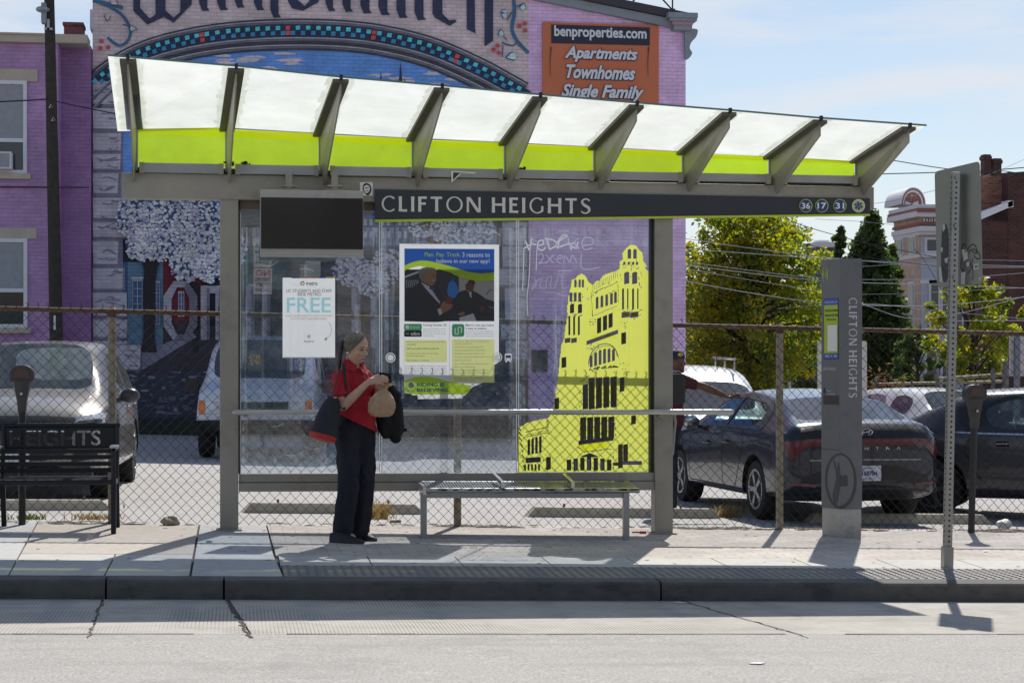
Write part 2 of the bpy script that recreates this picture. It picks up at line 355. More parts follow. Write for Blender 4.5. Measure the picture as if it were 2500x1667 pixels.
def stains(m, scale, col, amount, lo, hi):          # long wheel-worn streaks and drips along the lane
    nt = m.node_tree; Lk = nt.links; b = nt.nodes['Principled BSDF']; tc = nt.nodes.new('ShaderNodeTexCoord'); mp_n = nt.nodes.new('ShaderNodeMapping'); mp_n.inputs['Scale'].default_value = scale
    n = nt.nodes.new('ShaderNodeTexNoise'); n.inputs['Scale'].default_value = 1; n.inputs['Detail'].default_value = 9; n.inputs['Roughness'].default_value = .68; Lk.new(tc.outputs['Object'], mp_n.inputs[0]); Lk.new(mp_n.outputs[0], n.inputs['Vector'])
    r = nt.nodes.new('ShaderNodeMapRange'); r.inputs['From Min'].default_value = lo; r.inputs['From Max'].default_value = hi; r.inputs['To Max'].default_value = amount; Lk.new(n.outputs['Fac'], r.inputs['Value'])
    mm = nt.nodes.new('ShaderNodeMix'); mm.data_type = 'RGBA'; old = b.inputs['Base Color'].links[0].from_socket; Lk.new(old, mm.inputs['A']); mm.inputs['B'].default_value = (*col,1); Lk.new(r.outputs[0], mm.inputs['Factor']); Lk.new(mm.outputs['Result'], b.inputs['Base Color'])
stains(ASPH, (.35,3.2,1), (.27,.255,.235), .55, .5, .72); stains(ASPH, (9,9,1), (.55,.53,.50), .5, .56, .7); stains(GUT, (1.2,5,1), (.25,.23,.20), .6, .52, .72)
groove(GUT, 'X', 13.5, .5, .42, 1.5)
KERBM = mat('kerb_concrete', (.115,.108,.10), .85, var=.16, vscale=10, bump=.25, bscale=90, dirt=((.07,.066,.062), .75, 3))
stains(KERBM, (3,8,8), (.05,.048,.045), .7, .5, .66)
SLAB = mat('slab_concrete', (.50,.485,.45), .85, var=.1, vscale=12, bump=.15, bscale=120, dirt=((.36,.345,.32), .5, 2.5))
SLABW = mat('slab_warm', (.46,.415,.365), .85, var=.1, vscale=12, bump=.15, bscale=120, dirt=((.33,.29,.25), .5, 2.5))
SLABG = mat('slab_grey', (.46,.46,.45), .85, var=.1, vscale=10, bump=.15, bscale=120, dirt=((.34,.34,.33), .5, 2))
PAVE = brick_mat('brick_paving', (.50,.455,.41), (.31,.285,.26), .2, .1, .005, .09, .85, .35)
TACT = mat('tactile_grey', (.235,.225,.21), .8, var=.1, vscale=14, dirt=((.17,.165,.155), .5, 4))
LOT = mat('lot_asphalt', (.40,.385,.37), .9, var=.15, vscale=40, bump=.3, bscale=110, dirt=((.27,.26,.25), .5, 1.3))
EARTH = mat('earth', (.12,.10,.07), .95, var=.3, vscale=5)
def sheet(name, x0, x1, y0, y1, zf, m, dz=0, nx=1, ny=1):
    mb = MB()
    for i in range(nx):
        for j in range(ny):
            a, b = x0+(x1-x0)*i/nx, x0+(x1-x0)*(i+1)/nx; c, d = y0+(y1-y0)*j/ny, y0+(y1-y0)*(j+1)/ny
            mb.poly([(x, y, zf(x, y)+dz) for x, y in ((a,c),(b,c),(b,d),(a,d))])
    return struct(name, mb, m)
mb = MB()
xs = [-600, -60, 60, 600]; ys = [-300, -40, 120, 900]
for i in range(3):
    for j in range(3):
        mb.poly([(x, y, -.021*max(-60, min(60, x))-.75) for x, y in ((xs[i],ys[j]),(xs[i+1],ys[j]),(xs[i+1],ys[j+1]),(xs[i],ys[j+1]))])
struct('ground', mb, EARTH)
YG = 11.02
sheet('road', -40, 45, -1.2, YG, zr, ASPH, 0, 4, 4)
# concrete lane by the kerb: slabs with open joints
mb = MB(); cuts = [-40, G(232,1510,zr).x-3.6, G(232,1510,zr).x, G(585,1510,zr).x, G(585,1510,zr).x+3.3, 45]
mb.poly([(x, y, zr(x,y)-.012) for x, y in ((-40,YG),(45,YG),(45,YK+.02),(-40,YK+.02))])
mb.cur = 0
ja, jb = G(1660,1465,zr), G(1975,1557,zr)
def lane(pts): mb.poly([(x, y, zr(x,y)) for x, y in pts])
g = .005
lane([(-40,YG+g),(G(215,1557,zr).x-g,YG+g),(G(250,1463,zr).x-g,YK),(-40,YK)])
lane([(G(215,1557,zr).x+g,YG+g),(G(612,1557,zr).x-g*1.6,YG+g),(G(557,1465,zr).x-g*1.6,YK),(G(250,1463,zr).x+g,YK)])
lane([(G(612,1557,zr).x+g*1.6,YG+g),(jb.x-g,YG+g),(ja.x-g,YK),(G(557,1465,zr).x+g*1.6,YK)])
lane([(jb.x+g,YG+g),(45,YG+g),(45,YK),(ja.x+g,YK)])
struct('gutter', mb, GUT)
CRACK = mat('crack_filler', (.07,.062,.055), .95, var=.3, vscale=30)
mb = MB()
for (a, b, wd) in (((557,1465),(612,1557),.013), ((1660,1465),(1975,1557),.006), ((250,1463),(215,1557),.005)):
    A, B = G(*a, zr), G(*b, zr); n = 30; pts = [A.lerp(B, i/n)+Vector((random.uniform(-.016,.016),0,0)) for i in range(n+1)]
    for i in range(n):
        wa, wb = wd*random.uniform(.5,1.3), wd*random.uniform(.5,1.3)
        mb.poly([pts[i]+Vector((-wa,0,.004)), pts[i]+Vector((wa,0,.004)), pts[i+1]+Vector((wb,0,.004)), pts[i+1]+Vector((-wb,0,.004))])
x = -12
while x < 20:
    l = random.uniform(.2,.9)
    if random.random() < .85: mb.poly([(x, YG-.012+random.uniform(-.006,.006), zr(x,YG)+.004), (x+l, YG-.01, zr(x+l,YG)+.004), (x+l, YG+random.uniform(.004,.014), zr(x+l,YG)+.004), (x, YG+random.uniform(.004,.014), zr(x,YG)+.004)])
    x += l
struct('road_cracks', mb, CRACK)
# kerb
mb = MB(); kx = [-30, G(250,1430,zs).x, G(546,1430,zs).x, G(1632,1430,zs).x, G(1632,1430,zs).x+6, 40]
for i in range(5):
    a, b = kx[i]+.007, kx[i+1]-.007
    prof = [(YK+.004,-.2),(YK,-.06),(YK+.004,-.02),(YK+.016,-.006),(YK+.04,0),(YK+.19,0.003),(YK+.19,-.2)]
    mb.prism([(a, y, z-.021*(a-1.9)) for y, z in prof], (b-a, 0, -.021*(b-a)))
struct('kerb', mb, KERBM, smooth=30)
YT0, YT1, YS1, YF = YK+.195, YK+.80, YK+1.38, 16.4
mb = MB(); mb.poly([(x, y, zs(x,y)-.02) for x, y in ((-30,YT0),(40,YT0),(40,YF+.15),(-30,YF+.15))])
mb.poly([(-30,YF+.15,zs(-30,YF)-.02),(40,YF+.15,zs(40,YF)-.02),(40,YF+.15,zs(40,YF)-.8),(-30,YF+.15,zs(-30,YF)-.8)])
struct('pavement_bed', mb, CRACK)
xp = G(672,1345,zs).x
def slab(name, pts, m, dz=0):
    mb = MB(); mb.prism([(x, y, zs(x,y)+dz-.03) for x, y in pts], (0,0,.03)); return struct(name, mb, m)
q = .006
xL0, xL1, xM = G(58,1335,zs).x, G(475,1340,zs).x, G(270,1375,zs).x
aL = [G(95,1272,zs).x, G(22,1402,zs).x]
def xl(y): return aL[1]+(aL[0]-aL[1])*(y-YT0)/(YF-YT0)
ym = G(270,1352,zs).y
slab('paving_slab', [(-12,YT0+q),(xl(YT0)-q,YT0+q),(xl(YF)-q,YF),(-12,YF)], SLABG)
slab('paving_slab', [(xl(YT0)+q,YT0+q),(xM-q,YT0+q),(xM-q,ym-q),(xl(ym)+q,ym-q)], SLAB)
slab('paving_slab', [(xM+q,YT0+q),(xL1-q,YT0+q),(xL1-q,ym-q),(xM+q,ym-q)], SLAB)
slab('paving_slab', [(xl(ym)+q,ym+q*2),(xL1-q,ym+q*2),(xL1-q,YF),(xl(YF)+q,YF)], SLABW)
slab('paving_slab', [(xL1+q*2,YT0+q),(xp+.02,YT0+q),(xp-.02,YS1),(xL1+q*2,YS1)], SLABG)
slab('paving_slab', [(xL1+q*2,YS1+q),(xp-.02,YS1+q),(xp-.04,YF),(xL1+q*2,YF)], SLABG)
slab('brick_paving', [(xp-.0,YS1+q),(20,YS1+q),(20,YF+.1),(xp-.03,YF+.1)], PAVE)
xx = xp+.02
while xx < 14:
    slab('paving_slab', [(xx,YT1+q),(xx+.655,YT1+q),(xx+.655,YS1),(xx,YS1)], SLAB); xx += .665
slab('tactile_paving', [(xp+.03,YT0+q),(14,YT0+q),(14,YT1),(xp+.03,YT1)], TACT)
mb = MB(); k6 = [(cos(pi*k/3), sin(pi*k/3)) for k in range(6)]
xx = xp+.07
while xx < 8.6:
    for j in range(9):
        y = YT0+.05+j*.0645; x = xx; z = zs(x,y)
        mb.add([(x+a*.017, y+b*.017, z-.001) for a, b in k6]+[(x+a*.011, y+b*.011, z+.0065) for a, b in k6], [(6,7,8,9,10,11)]+[(i,(i+1)%6,6+(i+1)%6,6+i) for i in range(6)])
    xx += .0645
o = struct('tactile_domes', mb, TACT, fix=False)
mb = MB(); random.seed(44)             # trodden gum and drips on the slabs
for k in range(170):
    x, y = random.uniform(-3.2,8.2), random.uniform(YT1+.05,YF-.15); r = random.uniform(.006,.022)
    mb.poly([(x+r*cos(t)*random.uniform(.7,1.2), y+r*sin(t)*random.uniform(.7,1.2), zs(x,y)+.0025) for t in [2*pi*q_/8 for q_ in range(8)]])
props(struct('gum_spots', mb, mat('old_gum', (.15,.145,.14), .8), fix=False), kind='stuff')
# the car park behind the fence
sheet('car_park', -40, 45, YF+.16, 60, zl, LOT, 0, 6, 6)
mb = MB(); DIRT = mat('dirt', (.13,.11,.085), .95, var=.35, vscale=25, bump=.6, bscale=60)
random.seed(3)
for k in range(420):
    x = random.choice([random.uniform(-3.5,8), random.gauss(2.05,.35), random.gauss(5.35,.35), random.gauss(-1.2,.3), random.gauss(6.9,.25), random.gauss(4.2,.3)])
    y = YF+random.uniform(-.10,.12); r = random.uniform(.015,.10); pts = []
    for j in range(7):
        a = 2*pi*j/7; rr = r*random.uniform(.5,1.1); pts.append((x+rr*cos(a), y+rr*.35*sin(a), zs(x,y)+.004))
    mb.add(pts+[(x, y, zs(x,y)+r*.14)], [(j,(j+1)%7,7) for j in range(7)])
props(struct('dirt', mb, DIRT), kind='stuff')
# opposite pavement behind the camera
sheet('opposite_pavement', -40, 45, -7, -1.2, lambda x, y: -.021*(x-1.9)+.02, SLAB, 0, 3, 2)
# ============================================================ the bus shelter
STEEL = mat('shelter_paint', (.30,.283,.243), .45, .25, var=.1, vscale=3, bump=.05, bscale=200, dirt=((.15,.115,.08), .45, 2.3))
STEELD = mat('flange_shaded', (.115,.108,.092), .55, .2, var=.15, vscale=5)  # shelter steel for the flanges, backlit shade put into a darker colour
STEEL2 = mat('rail_paint', (.30,.31,.31), .35, .4, var=.08, vscale=4, dirt=((.2,.19,.18), .4, 3))
ALU = mat('brushed_aluminium', (.55,.55,.54), .28, .9, var=.1, vscale=12)
DARKJ = mat('dark_gasket', (.02,.02,.02), .6)
YP = 15.9
sh = thing('bus_shelter', 'grey steel bus shelter with lit white and lime glass canopy', 'bus shelter', (P(1080,1290,YP+.08).x, YP+.08, zs(1.8,YP)))
for (u0, u1, vt, vb) in ((537,582,470,1287), (1599,1643,480,1303)):
    a, b = P(u0,vb,YP), P(u1,vb,YP); mb = MB(); mb.box((a.x, YP, zs(a.x,YP)-.01), (b.x, YP+.16, P(u0,vt,YP).z))
    part('post', mb, STEEL, sh, bevel=.006)
    mb = MB(); mb.box((a.x-.03, YP-.03, zs(a.x,YP)-.015), (b.x+.03, YP+.19, zs(a.x,YP)+.012)); part('base_plate', mb, STEEL, sh, bevel=.003)
# header beam
A0, A1, B0, B1 = P(297,421,YP-.01), P(297,483,YP-.01), P(2134,456.5,YP-.01), P(2134,511.6,YP-.01); dv = Vector((0,.18,0))
mb = MB(); mb.hexa([A1,B1,B1+dv,A1+dv,A0,B0,B0+dv,A0+dv]); part('header_beam', mb, STEEL, sh, bevel=.006)
ub = [327,561,793,1020,1244,1466,1684,1898,2110]; vtip = [444,447,452,457,461,464,468,472,476]
uf = [312,577,833,1080,1320,1556,1783,2005,2222]; vf = [138,161,188,209,231,251,269,288,305]
uk = [333,554,782,1009,1234,1452,1668,1879,2090]; vk = [302,312,325,337,347,358,370,381,390]
YB = 15.95
def yfr(u): return 14.55+.35*(u-312)/1910
FR = [P(u, v, yfr(u)) for u, v in zip(uf, vf)]; BK = [P(u, v, YB) for u, v in zip(uk, vk)]
BT = [P(u, v, YP-.03) for u, v in zip(ub, vtip)]
WHITEG = bpy.data.materials.new('frosted_glass'); WHITEG.use_nodes = True
def thin_trans(m, col, tcol, ftrans, fdiff, fgloss=.06, vary=None):
    nt = m.node_tree; Lk = nt.links; nt.nodes.clear(); out = nt.nodes.new('ShaderNodeOutputMaterial')
    t = nt.nodes.new('ShaderNodeBsdfTranslucent'); t.inputs[0].default_value = (*col, 1)
    d = nt.nodes.new('ShaderNodeBsdfDiffuse'); d.inputs[0].default_value = (*col, 1)
    p = nt.nodes.new('ShaderNodeBsdfTransparent'); p.inputs[0].default_value = (*tcol, 1)
    g = nt.nodes.new('ShaderNodeBsdfGlossy'); g.inputs['Roughness'].default_value = .15
    if vary:
        tc = nt.nodes.new('ShaderNodeTexCoord'); n = nt.nodes.new('ShaderNodeTexNoise'); n.inputs['Scale'].default_value = vary[0]; n.inputs['Detail'].default_value = 8; n.inputs['Roughness'].default_value = .65
        Lk.new(tc.outputs['Object'], n.inputs['Vector']); r = nt.nodes.new('ShaderNodeMapRange'); r.inputs['From Min'].default_value = .35; r.inputs['From Max'].default_value = .75
        r.inputs['To Min'].default_value = 1; r.inputs['To Max'].default_value = 1-vary[1]; Lk.new(n.outputs['Fac'], r.inputs['Value'])
        mm = nt.nodes.new('ShaderNodeMix'); mm.data_type = 'RGBA'; mm.blend_type = 'MULTIPLY'; mm.inputs['Factor'].default_value = 1; mm.inputs['A'].default_value = (*col, 1)
        Lk.new(r.outputs[0], mm.inputs['B']); Lk.new(mm.outputs['Result'], t.inputs[0]); Lk.new(mm.outputs['Result'], d.inputs[0])
    m1 = nt.nodes.new('ShaderNodeMixShader'); m1.inputs[0].default_value = fdiff; Lk.new(t.outputs[0], m1.inputs[1]); Lk.new(d.outputs[0], m1.inputs[2])
    m2 = nt.nodes.new('ShaderNodeMixShader'); m2.inputs[0].default_value = ftrans; Lk.new(m1.outputs[0], m2.inputs[1]); Lk.new(p.outputs[0], m2.inputs[2])
    m3 = nt.nodes.new('ShaderNodeMixShader'); m3.inputs[0].default_value = fgloss; Lk.new(m2.outputs[0], m3.inputs[1]); Lk.new(g.outputs[0], m3.inputs[2])
    Lk.new(m3.outputs[0], out.inputs[0]); return m
thin_trans(WHITEG, (.665,.685,.645), (.9,.95,.9), .03, .10, .03, (2.2,.20))
LIMEG = bpy.data.materials.new('lime_glass'); LIMEG.use_nodes = True
thin_trans(LIMEG, (.47,.68,.022), (.5,.7,.04), .30, .12, .03, (3.5,.24))
LIMEB = bpy.data.materials.new('lime_sunlit'); LIMEB.use_nodes = True; thin_trans(LIMEB, (.86,.80,.02), (1.0,.97,.35), .25, .1, .02, (2.5,.1))  # sunlit top of the lime glass, its light put into a yellower colour
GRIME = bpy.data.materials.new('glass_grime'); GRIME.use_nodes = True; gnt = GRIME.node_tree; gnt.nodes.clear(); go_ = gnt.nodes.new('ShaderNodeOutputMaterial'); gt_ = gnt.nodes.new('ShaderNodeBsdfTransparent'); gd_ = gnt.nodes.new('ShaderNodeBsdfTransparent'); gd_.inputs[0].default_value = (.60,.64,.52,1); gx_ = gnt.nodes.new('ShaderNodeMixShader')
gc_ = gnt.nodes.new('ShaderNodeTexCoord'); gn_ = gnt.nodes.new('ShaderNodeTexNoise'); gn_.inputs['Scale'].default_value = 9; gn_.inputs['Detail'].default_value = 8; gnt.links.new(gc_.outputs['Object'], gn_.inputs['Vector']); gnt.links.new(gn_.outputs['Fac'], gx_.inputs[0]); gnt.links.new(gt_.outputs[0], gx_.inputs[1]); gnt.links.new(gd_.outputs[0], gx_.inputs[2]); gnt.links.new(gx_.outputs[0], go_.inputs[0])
GEDGE = mat('glass_edge', (.12,.22,.2), .2)
FA = P(262,135,14.54); FZ = P(2263,306,14.91); BA = P(286,321,YB); BZ = P(2118,398,YB)
fr = [FA]+FR+[FZ]; bk = [BA]+BK+[BZ]; up = Vector((0,0,.012))
for i in range(8):                     # eight sheets of glass; the outer two overhang the end ribs
    a, b = (i+1, i+2)
    f0, f1, b0, b1 = fr[a], fr[b], bk[a], bk[b]
    if i == 0: f0, b0 = fr[0], bk[0]+Vector((0,0,.0))
    if i == 7: f1, b1 = fr[10], bk[10]
    dx = Vector((.004,0,0)); mb = MB()
    mb.poly([b0+dx+up*0, b1-dx, f1-dx, f0+dx]); pn = part('canopy_glass', mb, WHITEG, sh)
    ed = MB(); ed.hexa([f0+dx+Vector((0,-.006,-.009)), f1-dx+Vector((0,-.006,-.009)), f1-dx+Vector((0,.0,-.009)), f0+dx+Vector((0,.0,-.009)), f0+dx+Vector((0,-.006,.006)), f1-dx+Vector((0,-.006,.006)), f1-dx+Vector((0,0,.006)), f0+dx+Vector((0,0,.006))]); part('glass_edge', ed, GEDGE, pn)
for i in range(9):                     # ribs: tapering plate, flange under the glass, clamp at the tip
    f, b, t = FR[i], BK[i], BT[i]; th = Vector((.012,0,0)); dn = Vector((0,0,-1))
    side = (f-b).cross(Vector((0,0,1))).normalized(); h = side*.006
    ftop = f+dn*.05+(b-f)*.02; mb = MB(); btop = b+dn*.05
    outline = [btop, ftop, ftop+dn*.09, t+dn*.0, t+Vector((0,.03,.02)), Vector((b.x, YB-.0, t.z+.12))]
    mb.prism([p-h for p in outline], h*2)
    rib = part('rib', mb, STEEL, sh)
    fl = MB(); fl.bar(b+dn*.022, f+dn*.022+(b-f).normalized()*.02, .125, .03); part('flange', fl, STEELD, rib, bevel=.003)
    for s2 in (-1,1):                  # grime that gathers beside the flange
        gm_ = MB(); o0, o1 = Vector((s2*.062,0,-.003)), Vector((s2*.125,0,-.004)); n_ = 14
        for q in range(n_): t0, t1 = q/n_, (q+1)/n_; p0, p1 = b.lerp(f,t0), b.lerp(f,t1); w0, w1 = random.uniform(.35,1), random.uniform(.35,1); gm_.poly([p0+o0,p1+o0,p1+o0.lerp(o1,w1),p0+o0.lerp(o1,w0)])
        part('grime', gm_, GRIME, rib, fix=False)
    fl = MB(); fl.box((f.x-.012, f.y-.012, f.z-.02), (f.x+.012, f.y+.02, f.z+.016)); part('clamp', fl, DARKJ, rib)
    fl = MB(); fl.box((b.x-.012, YB-.03, t.z+.1), (b.x+.012, YB+.0, b.z-.03)); part('edge_strip', fl, STEEL2, rib)
chan_t = [(346,397),(2088,429)]
for i in range(8):
    u0, u1 = uk[i]+4, uk[i+1]-4
    a, b = P(u0, vk[i]+3+(u0-uk[i])*.05, YB-.005), P(u1, vk[i+1]+1, YB-.005)
    vb0, vb1 = 408+(u0-346)*.0165, 408+(u1-346)*.0165
    c, d = P(u1, vb1, YB-.005), P(u0, vb0, YB-.005)
    mb = MB(); mb.poly([d, c, b, a]); part('lime_panel', mb, LIMEG, sh)
    e0, e1 = P(u0, vk[i]+3+(vb0-vk[i])*.20, YB-.012), P(u1, vk[i+1]+(vb1-vk[i+1])*.24, YB-.012); mb = MB(); mb.poly([e0, e1, b+Vector((0,-.007,0)), a+Vector((0,-.007,0))]); part('sunlit_band', mb, LIMEB, sh.children[-1])
    U0, U1 = ub[i]+19, ub[i+1]-21; vt0, vt1 = 397+(U0-346)*.0184, 397+(U1-346)*.0184; hh = 24-(U0-346)*.003
    mb = MB(); y = YP-.05; p0, p1, p2, p3 = P(U0,vt0,y), P(U1,vt1,y), P(U1,vt1+hh,y), P(U0,vt0+hh,y); dd = Vector((0,.05,0))
    mb.hexa([p3,p2,p2+dd,p3+dd,p0,p1,p1+dd,p0+dd]); ch = part('gutter_channel', mb, STEEL2, sh, bevel=.004)
    for U, vv in ((U0,vt0),(U1,vt1)):
        fl = MB(); p = P(U,vv,YP-.06); fl.box((p.x-.02,YP-.056,p.z-.085),(p.x+.02,YP-.0,p.z+.004)); part('bracket', fl, STEEL, ch)
random.seed(12)                        # leaf litter lying in the channels
for (u, v) in ((560,400),(1272,412),(598,401)):
    c = P(u,v,YP-.02); mb = MB()
    for k in range(16):
        p = c+Vector((random.gauss(0,.022),random.uniform(-.02,.02),random.uniform(-.02,.012))); d1 = Vector((random.uniform(-1,1),random.uniform(-1,1),random.uniform(-.6,.6))).normalized()*.03; d2 = Vector((random.uniform(-1,1),random.uniform(-1,1),random.uniform(-.6,.6))).normalized()*.018
        mb.poly([p-d1, p+d2, p+d1, p-d2])
    props(solo('dead_leaves', mb, mat('dead_leaf', (.05,.035,.02), .9), {560:'small clump of dead leaves on the second canopy gutter, taller end', 598:'few dead leaves beside the taller clump on the second gutter', 1272:'clump of dead leaves on the gutter right of the taped flyer'}[u], 'dead leaves', c, 'dead leaves caught on the canopy gutters'), kind='thing')
mb = MB(); a, b = P(322,424,YP+.04), P(2100,458,YP+.04); c, d = P(322,409,YP+.04), P(2100,441,YP+.04); dd = Vector((0,.06,0)); mb.hexa([a,b,b+dd,a+dd,c,d,d+dd,c+dd]); part('gutter_back', mb, mat('gutter_dark',(.06,.06,.055),.7), sh)
# glass wall
GLS = glass_mat('shelter_glass', (.62,.67,.74), .045, (.60,.72,.84), 1.0, ior=1.62)
EDGEW = mat('bright_glass_edge', (.62,.70,.72), .3, trans=.5)  # light caught in the pane edges, put in as a pale strip
YGL = YP+.10
panes = []
for (u0, u1) in ((587,927), (932,1261), (1266,1591)):
    a, b = P(u0,1155,YGL), P(u1,1152,YGL); zt = P(u0,505,YGL).z; mb = MB()
    mb.poly([(a.x,YGL,a.z),(b.x,YGL,b.z),(b.x,YGL,zt),(a.x,YGL,zt)]); pn = part('glass_pane', mb, GLS, sh)
    for x in (a.x, b.x):
        e = MB(); e.box((x-.004,YGL-.006,a.z),(x+.004,YGL+.006,zt)); part('pane_edge', e, EDGEW, pn)
    panes.append(pn)
# soap-scum and splash along the bottom of the panes
SPL = bpy.data.materials.new('splash_haze'); SPL.use_nodes = True; nt = SPL.node_tree; nt.nodes.clear()
out = nt.nodes.new('ShaderNodeOutputMaterial'); tr = nt.nodes.new('ShaderNodeBsdfTransparent'); df = nt.nodes.new('ShaderNodeBsdfTranslucent'); df.inputs[0].default_value = (.75,.82,.85,1)
ms = nt.nodes.new('ShaderNodeMixShader'); tcn = nt.nodes.new('ShaderNodeTexCoord'); spx = nt.nodes.new('ShaderNodeSeparateXYZ'); nt.links.new(tcn.outputs['Generated'], spx.inputs[0])
n1 = nt.nodes.new('ShaderNodeTexNoise'); n1.inputs['Scale'].default_value = 26; n1.inputs['Detail'].default_value = 10; n1.inputs['Roughness'].default_value = .8; nt.links.new(tcn.outputs['Object'], n1.inputs['Vector'])
mr = nt.nodes.new('ShaderNodeMapRange'); mr.inputs['From Min'].default_value = .42; mr.inputs['From Max'].default_value = .72; nt.links.new(n1.outputs['Fac'], mr.inputs['Value'])
fz = nt.nodes.new('ShaderNodeMapRange'); fz.inputs['From Min'].default_value = 0; fz.inputs['From Max'].default_value = 1; fz.inputs['To Min'].default_value = .85; fz.inputs['To Max'].default_value = 0; nt.links.new(spx.outputs['Z'], fz.inputs['Value'])
pw = nt.nodes.new('ShaderNodeMath'); pw.operation = 'POWER'; pw.inputs[1].default_value = 2.2; nt.links.new(fz.outputs[0], pw.inputs[0])
ml = nt.nodes.new('ShaderNodeMath'); ml.operation = 'MULTIPLY'; nt.links.new(pw.outputs[0], ml.inputs[0]); nt.links.new(mr.outputs[0], ml.inputs[1])
nt.links.new(ml.outputs[0], ms.inputs[0]); nt.links.new(tr.outputs[0], ms.inputs[1]); nt.links.new(df.outputs[0], ms.inputs[2]); nt.links.new(ms.outputs[0], out.inputs[0])
for (u0, u1), pn in zip(((587,927), (932,1261), (1266,1591)), panes):
    a, b = P(u0,1155,YGL), P(u1,1152,YGL); mb = MB(); y = YGL-.004
    mb.poly([(a.x,y,a.z),(b.x,y,b.z),(b.x,y,a.z+.42),(a.x,y,a.z+.42)]); part('dried_splash', mb, SPL, pn)
# lower rails, top trim, handrail
for (v0, v1, y0, y1) in ((1157,1177.5,YP+.03,YP+.14), (1178.5,1200,YP+.015,YP+.14)):
    mb = MB(); a, b = P(583,v1,YP+.02), P(1598,v1-4,YP+.02); c, d = P(583,v0,YP+.02), P(1598,v0-4,YP+.02)
    mb.hexa([Vector((a.x,y0,a.z)),Vector((b.x,y0,b.z)),Vector((b.x,y1,b.z)),Vector((a.x,y1,a.z)),Vector((c.x,y0,c.z)),Vector((d.x,y0,d.z)),Vector((d.x,y1,d.z)),Vector((c.x,y1,c.z))])
    part('lower_rail', mb, STEEL, sh, bevel=.004)
mb = MB(); a, b = P(583,487,YGL), P(1598,512,YGL); mb.box((a.x,YGL-.03,a.z-.085),(b.x,YGL+.03,a.z+.02)); part('top_rail', mb, mat('brown_trim', (.16,.12,.085), .5), sh, bevel=.003)
mb = MB(); mb.box((P(582,0,YP).x, YP+.05, P(582,1157,YP).z), (P(586,0,YP).x, YP+.13, P(582,490,YP).z)); mb.box((P(1592,0,YP).x, YP+.05, P(1592,1157,YP).z), (P(1599,0,YP).x, YP+.13, P(1592,490,YP).z)); part('gasket', mb, DARKJ, sh)
a, b = P(573,1006.5,YP-.13), P(1786,1005.5,YP-.13)
HR = mat('handrail_metal', (.46,.46,.45), .3, .75, var=.08, vscale=6, bump=.04, bscale=60)
d = (b-a).normalized(); mb = MB(); mb.tube([a-d*.02,a-d*.012,a,b,b+d*.012,b+d*.02],[.008,.02,.0235,.0235,.02,.008],14); hr = part('handrail', mb, HR, sh, smooth=True)
for u in (600, 1620):
    mb = MB(); p = P(u,1006,YP-.13); mb.box((p.x-.02, p.y, p.z-.045),(p.x+.02, YP+.03, p.z-.018)); part('bracket', mb, STEEL, hr)
# name board
NAVY = mat('board_navy', (.020,.025,.034), .35, 0, var=.12, vscale=5)
LIMEP = mat('lime_paint', (.50,.58,.015), .45); LETTER = mat('letter_grey', (.66,.64,.59), .5, .2)
YN = YP-.045
c0, c1, c2, c3 = P(915,462,YN), P(2124,484.5,YN), P(2124,522.5,YN), P(915,536.5,YN); e2, e3 = P(2124,527,YN), P(915,542,YN); dd = Vector((0,.03,0))
mb = MB(); mb.hexa([c3,c2,c2+dd,c3+dd,c0,c1,c1+dd,c0+dd]); board = part('name_board', mb, NAVY, sh, bevel=.002)
mb = MB(); mb.hexa([e3,e2,e2+dd,e3+dd,c3,c2,c2+dd,c3+dd]); part('lime_strip', mb, LIMEP, board)
art = Art(plane_map(YN, .003))
